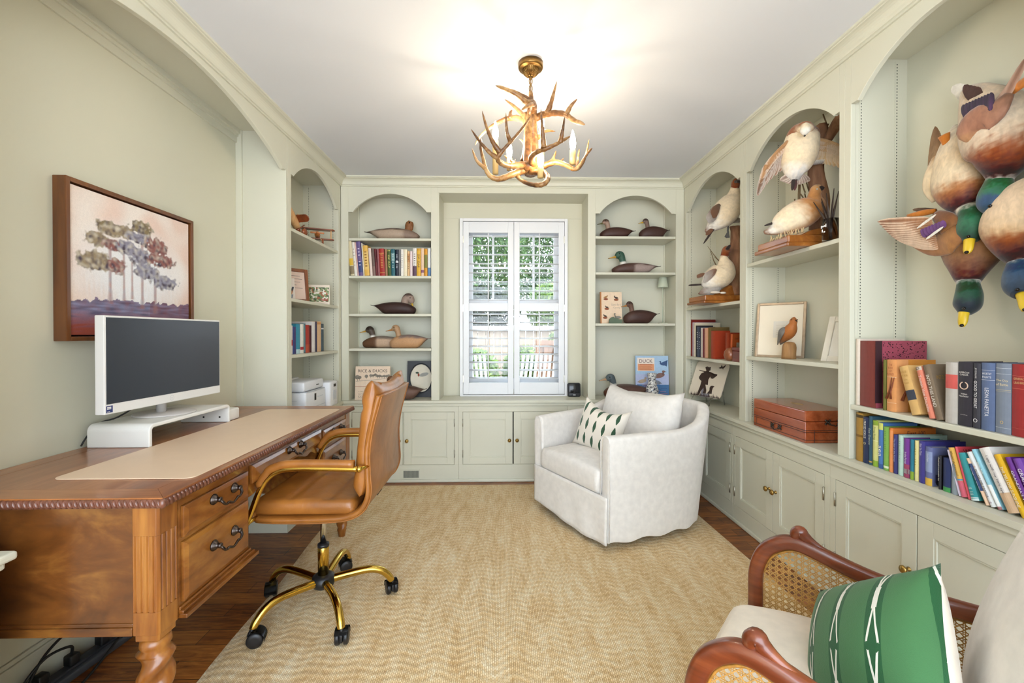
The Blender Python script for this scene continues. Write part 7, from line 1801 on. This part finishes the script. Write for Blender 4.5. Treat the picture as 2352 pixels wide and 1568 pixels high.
kb('yellow and pink leaning children\'s book about a unicorn', 1144, 1200, 1215, 790, .12, '#e6b85c', lean=-16, texts=[('Where\'s the Unicorn?', .68, .5, .45, 'down', '#3a2a1c')], bands=[(0, .32, '#d8687c'), (.33, .36, '#5f9ad0')])
def wherec(t, w, h, d):
    b = MB(); put_text(b, 'Where\'s', frame((w+.0008, .05, h-.018), V((0, 1, 0)), V((0, 0, 1))), .06, .02); b.build('cover_title', plain('ink_241a1c', '#241a1c', .5, var=0), t)
kb('red leaning children\'s book with the word Where on its cover', 1204, 1226, 1222, 770, .15, '#c8434e', lean=-15, cover_art=wherec)
kb('teal leaning children\'s book right of the red one', 1228, 1300, 1240, 830, .13, '#3f9aa0', lean=-17, bands=[(.05, .07, '#d9ecec'), (0, .04, '#d9ecec')], texts=[('|| |||', .2, .16, .4, 'down', '#cfe6e6')])
kb('pale peach thin book with a navy label leaning at the middle', 1352, 1388, 1310, 905, .05, '#e6c3a4', lean=-24, bands=[(.3, .88, '#2f4470')], texts=[('The Night I Can Wear Pants', .55, .5, .4, 'down', '#d8dde8')])
kb('white leaning children\'s book titled Please Mr Panda', 1396, 1450, 1330, 850, .07, '#e9ecee', lean=-25, texts=[('PLEASE MR PANDA', .42, .5, .35, 'down', '#33343c'), ('O', .72, .3, .03, 'up', '#c9404a'), ('oo', .08, .5, .03, 'up', '#7a3a6a')])
kb('light blue leaning children\'s book with pale lettering', 1458, 1500, 1360, 835, .12, '#8fc4d2', lean=-25, texts=[('little fish', .68, .2, .5, 'down', '#eef6f6')], bands=[(0, .4, '#e6e8e4'), (0, .05, '#c9404a')])
kb('white and beige leaning children\'s book I spy with my little eye', 1545, 1650, 1410, 838, .16, '#ebe6e2', lean=-25, texts=[('I spy with my little eye', .58, .58, .30, 'down', '#3a3140')], bands=[(0, .30, '#d5b493')])
kb('bright yellow leaning children\'s book with white lettering', 1662, 1730, 1420, 868, .13, '#e4b326', lean=-24, texts=[('THE YELLOW SUNSHINE', .48, .64, .45, 'down', '#faf4e0')])
kb('dark purple leaning children\'s book with white lettering', 1755, 1810, 1440, 880, .13, '#6a2f8a', lean=-23, texts=[('GRANDPA\'S WISH', .48, .6, .5, 'down', '#f0e6f4')])
kb('lighter purple leaning children\'s book at the right edge', 1818, 1900, 1460, 890, .14, '#7a4aa4', lean=-22, texts=[('GRAND', .68, .32, .5, 'down', '#f4eef8')])
# ------------------------------------------------------------------ the garden seen through the louvers
ground_m = plain('garden_paving', '#6b5e50', .9, var=.25, nscale=3)
tag(MB().box((-9, 3.9, -.5), (9, 26, -.42)).build('ground', ground_m), kind='structure')
def leafmat(name, a, b, c):
    n = NT(name); n.set(.55, spec=.3)
    n.base(n.ramp(n.noise(n.coord(), 9, 3), [(.3, a), (.5, b), (.7, c)]))
    tl = n.add('ShaderNodeBsdfTranslucent'); tl.inputs[0].default_value = lin(c)
    mx = n.add('ShaderNodeMixShader'); mx.inputs[0].default_value = .3
    n.ln(n.b.outputs[0], mx.inputs[1]); n.ln(tl.outputs[0], mx.inputs[2]); n.ln(mx.outputs[0], n.out.inputs[0])
    return n.m
leaf_a = leafmat('hedge_leaf', '#1e2c0c', '#455e1e', '#8a9f48'); leaf_b = leafmat('tree_leaf', '#182713', '#304824', '#63803f'); leaf_c = leafmat('dark_leaf', '#11180c', '#232b17', '#3c4427')
bark = plain('bark', '#6d5744', .9, var=.2)
def leaves(rnd, c, r, count, size):
    b = MB()
    for _ in range(count):
        while True:
            p = V((rnd.uniform(-1, 1), rnd.uniform(-1, 1), rnd.uniform(-1, 1)))
            if p.length < 1 and p.length > .35: break
        p = V((c[0]+p.x*r[0], c[1]+p.y*r[1], c[2]+p.z*r[2]))
        a = V((rnd.gauss(0, 1), rnd.gauss(0, 1), rnd.gauss(0, 1))).normalized(); q = a.orthogonal().normalized()
        s = size*rnd.uniform(.6, 1.3)
        b.add([p-a*s, p+q*s*.5, p+a*s, p-q*s*.5], [(0, 1, 2, 3)])
    return b
def bush(name, label, cat, c, r, count, size, m, trunk=None, group=None):
    rnd = random.Random(hash(label) % 1000 if False else len(label)*7+int(abs(c[0])*10))
    t = thing(name, label, cat, (c[0], c[1], -.42), group=group)
    leaves(rnd, c, r, count, size).build('foliage', m, t, world=True)
    MB().tube([(c[0], c[1], -.42), (c[0]+.03, c[1], c[2]*.5-.2), (c[0], c[1], c[2])], [trunk or .05, (trunk or .05)*.8, .02], 8).build('stem', bark, t, world=True)
bush('shrub', 'green shrub before the fence, seen through left shutter', 'shrub', (-.47, 7.2, .55), (.43, .35, .40), 2000, .042, leaf_a)
bush('shrub', 'taller green shrub behind the gap between the two shutters', 'shrub', (.36, 7.3, .55), (.37, .35, .44), 2000, .042, leaf_a)
bush('shrub', 'green shrub before the fence, seen through right shutter', 'shrub', (.96, 7.5, .75), (.22, .35, .5), 1500, .042, leaf_a)
bush('shrub', 'low leafy shrub behind the striped patio chair', 'shrub', (-.02, 6.63, .05), (.35, .19, .36), 1500, .036, leaf_a)
bush('tree', 'tall pale green tree beyond the fence, upper left panes', 'tree', (-1.1, 12.5, 3.4), (1.9, 1.2, 1.7), 9000, .075, leaf_b, .14)
bush('tree', 'tall light green tree beyond the fence, upper right panes', 'tree', (2.0, 15.2, 3.9), (2.3, 1.3, 2.2), 10000, .085, leaf_b, .14)
bush('tree', 'dark leafy tree just over the fence top, left panes', 'tree', (-.45, 10.2, 1.75), (.9, .5, .62), 3600, .055, leaf_c, .08)
bush('tree', 'olive leafy tree just over the fence top, right panes', 'tree', (1.36, 10.4, 1.8), (.8, .5, .7), 3600, .055, leaf_a, .08)
fence_m = wood('fence_boards', '#6b5646', '#84705d', '#9a8673', 'z', 9, .8, 0)
t = thing('garden_fence', 'pale timber garden fence with flat white cap rail', 'fence', (0, 8, -.42))
b = MB()
for k in range(60): x = -4.2+k*.15; b.box((x, 8.0, -.42), (x+.143, 8.03, 1.24))
b.build('boards', fence_m, t, world=True)
MB().box((-4.3, 7.93, 1.24), (4.9, 8.10, 1.33)).build('cap_rail', plain('fence_cap', '#a89f94', .7), t, world=True)
shed_m = wood('shed_wood', '#4c3527', '#6b4c38', '#85644b', 'z', 8, .8, 0)
t = thing('garden_gate', 'dark brown timber gate behind the right shutter', 'gate', (.72, 6.9, -.42))
b = MB().box((.54, 6.9, -.42), (.90, 6.94, 1.08))
for x in (.54, .68, .84): b.box((x, 6.87, -.42), (x+.06, 6.9, 1.08))
b.box((.54, 6.87, .99), (.90, 6.9, 1.08)).box((.54, 6.87, .3), (.90, 6.9, .37))
b.build('boards', shed_m, t, world=True)
slat_m = plain('patio_chair_white', '#b5b1a8', .6)
metal_d = plain('patio_metal', '#5b5148', .5, metal=.6)
def lounge(x, y, label, a):
    t = thing('patio_chair', label, 'patio chair', (x, y, -.42), a, group='patio chairs outside the window')
    b = MB()
    for k in range(9): b.box((-.3+k*.068, -.02, 0), (-.3+k*.068+.034, .0, 1.0), 0, TR(0, .3, .36, rx=R(-22)))
    b.build('backrest', slat_m, t)
    b = MB()
    for k in range(9): b.box((-.3, -.32+k*.068, .36), (.3, -.32+k*.068+.036, .38))
    b.build('seat', slat_m, t)
    for sx in (-.31, .31):
        MB().tube([(sx, -.34, 0), (sx, -.34, .36), (sx, -.3, .56), (sx, .36, .56)], .016, 8).build('arm', metal_d, t)
        for sy in (-.33, .33): MB().tube([(sx, sy, 0), (sx, sy, .37)], .016, 8).build('leg', metal_d, t)
lounge(-.36, 5.9, 'white slatted patio chair seen through the left shutter', R(15))
lounge(.36, 5.6, 'white slatted patio chair seen through the middle of the window', R(-20))
# ------------------------------------------------------------------ light
w = bpy.data.worlds.new('sky'); SC.world = w; w.use_nodes = True
wt = w.node_tree; bg = wt.nodes['Background']
tc = wt.nodes.new('ShaderNodeTexCoord'); sp = wt.nodes.new('ShaderNodeSeparateXYZ'); rp = wt.nodes.new('ShaderNodeValToRGB')
wt.links.new(tc.outputs['Generated'], sp.inputs[0]); wt.links.new(sp.outputs[2], rp.inputs[0])
rp.color_ramp.elements[0].position = 0.0; rp.color_ramp.elements[0].color = (.84, .92, 1, 1)
rp.color_ramp.elements[1].position = .6; rp.color_ramp.elements[1].color = (.62, .80, 1, 1)
wt.links.new(rp.outputs[0], bg.inputs[0]); bg.inputs[1].default_value = WORLD
sun = bpy.data.lights.new('sun', 'SUN'); sun.energy = SUN; sun.angle = R(1); sun.color = (1, .95, .86)
so = bpy.data.objects.new('sun', sun); COL.objects.link(so)
so.rotation_euler = V((-.75, .55, -.85)).to_track_quat('-Z', 'Y').to_euler()
cam = bpy.data.cameras.new('camera'); cam.sensor_width = 36; cam.lens = 36*CF/2352
cam.shift_y = (CCY-784)/2352; cam.clip_start = .02
co_ = bpy.data.objects.new('camera', cam); COL.objects.link(co_)
co_.location = (0, 0, CH)
co_.rotation_euler = _cf.to_track_quat('-Z', 'Y').to_euler()
SC.camera = co_
vs = SC.view_settings; vs.view_transform = 'Standard'; vs.look = 'None'; vs.exposure = EXPO; vs.gamma = 1; vs.use_curve_mapping = False
SC.cycles.use_denoising = True
SC.cycles.max_bounces = 7; SC.cycles.diffuse_bounces = 3; SC.cycles.glossy_bounces = 3; SC.cycles.adaptive_threshold = .05; SC.cycles.transparent_max_bounces = 12
SC.cycles.sample_clamp_indirect = 6
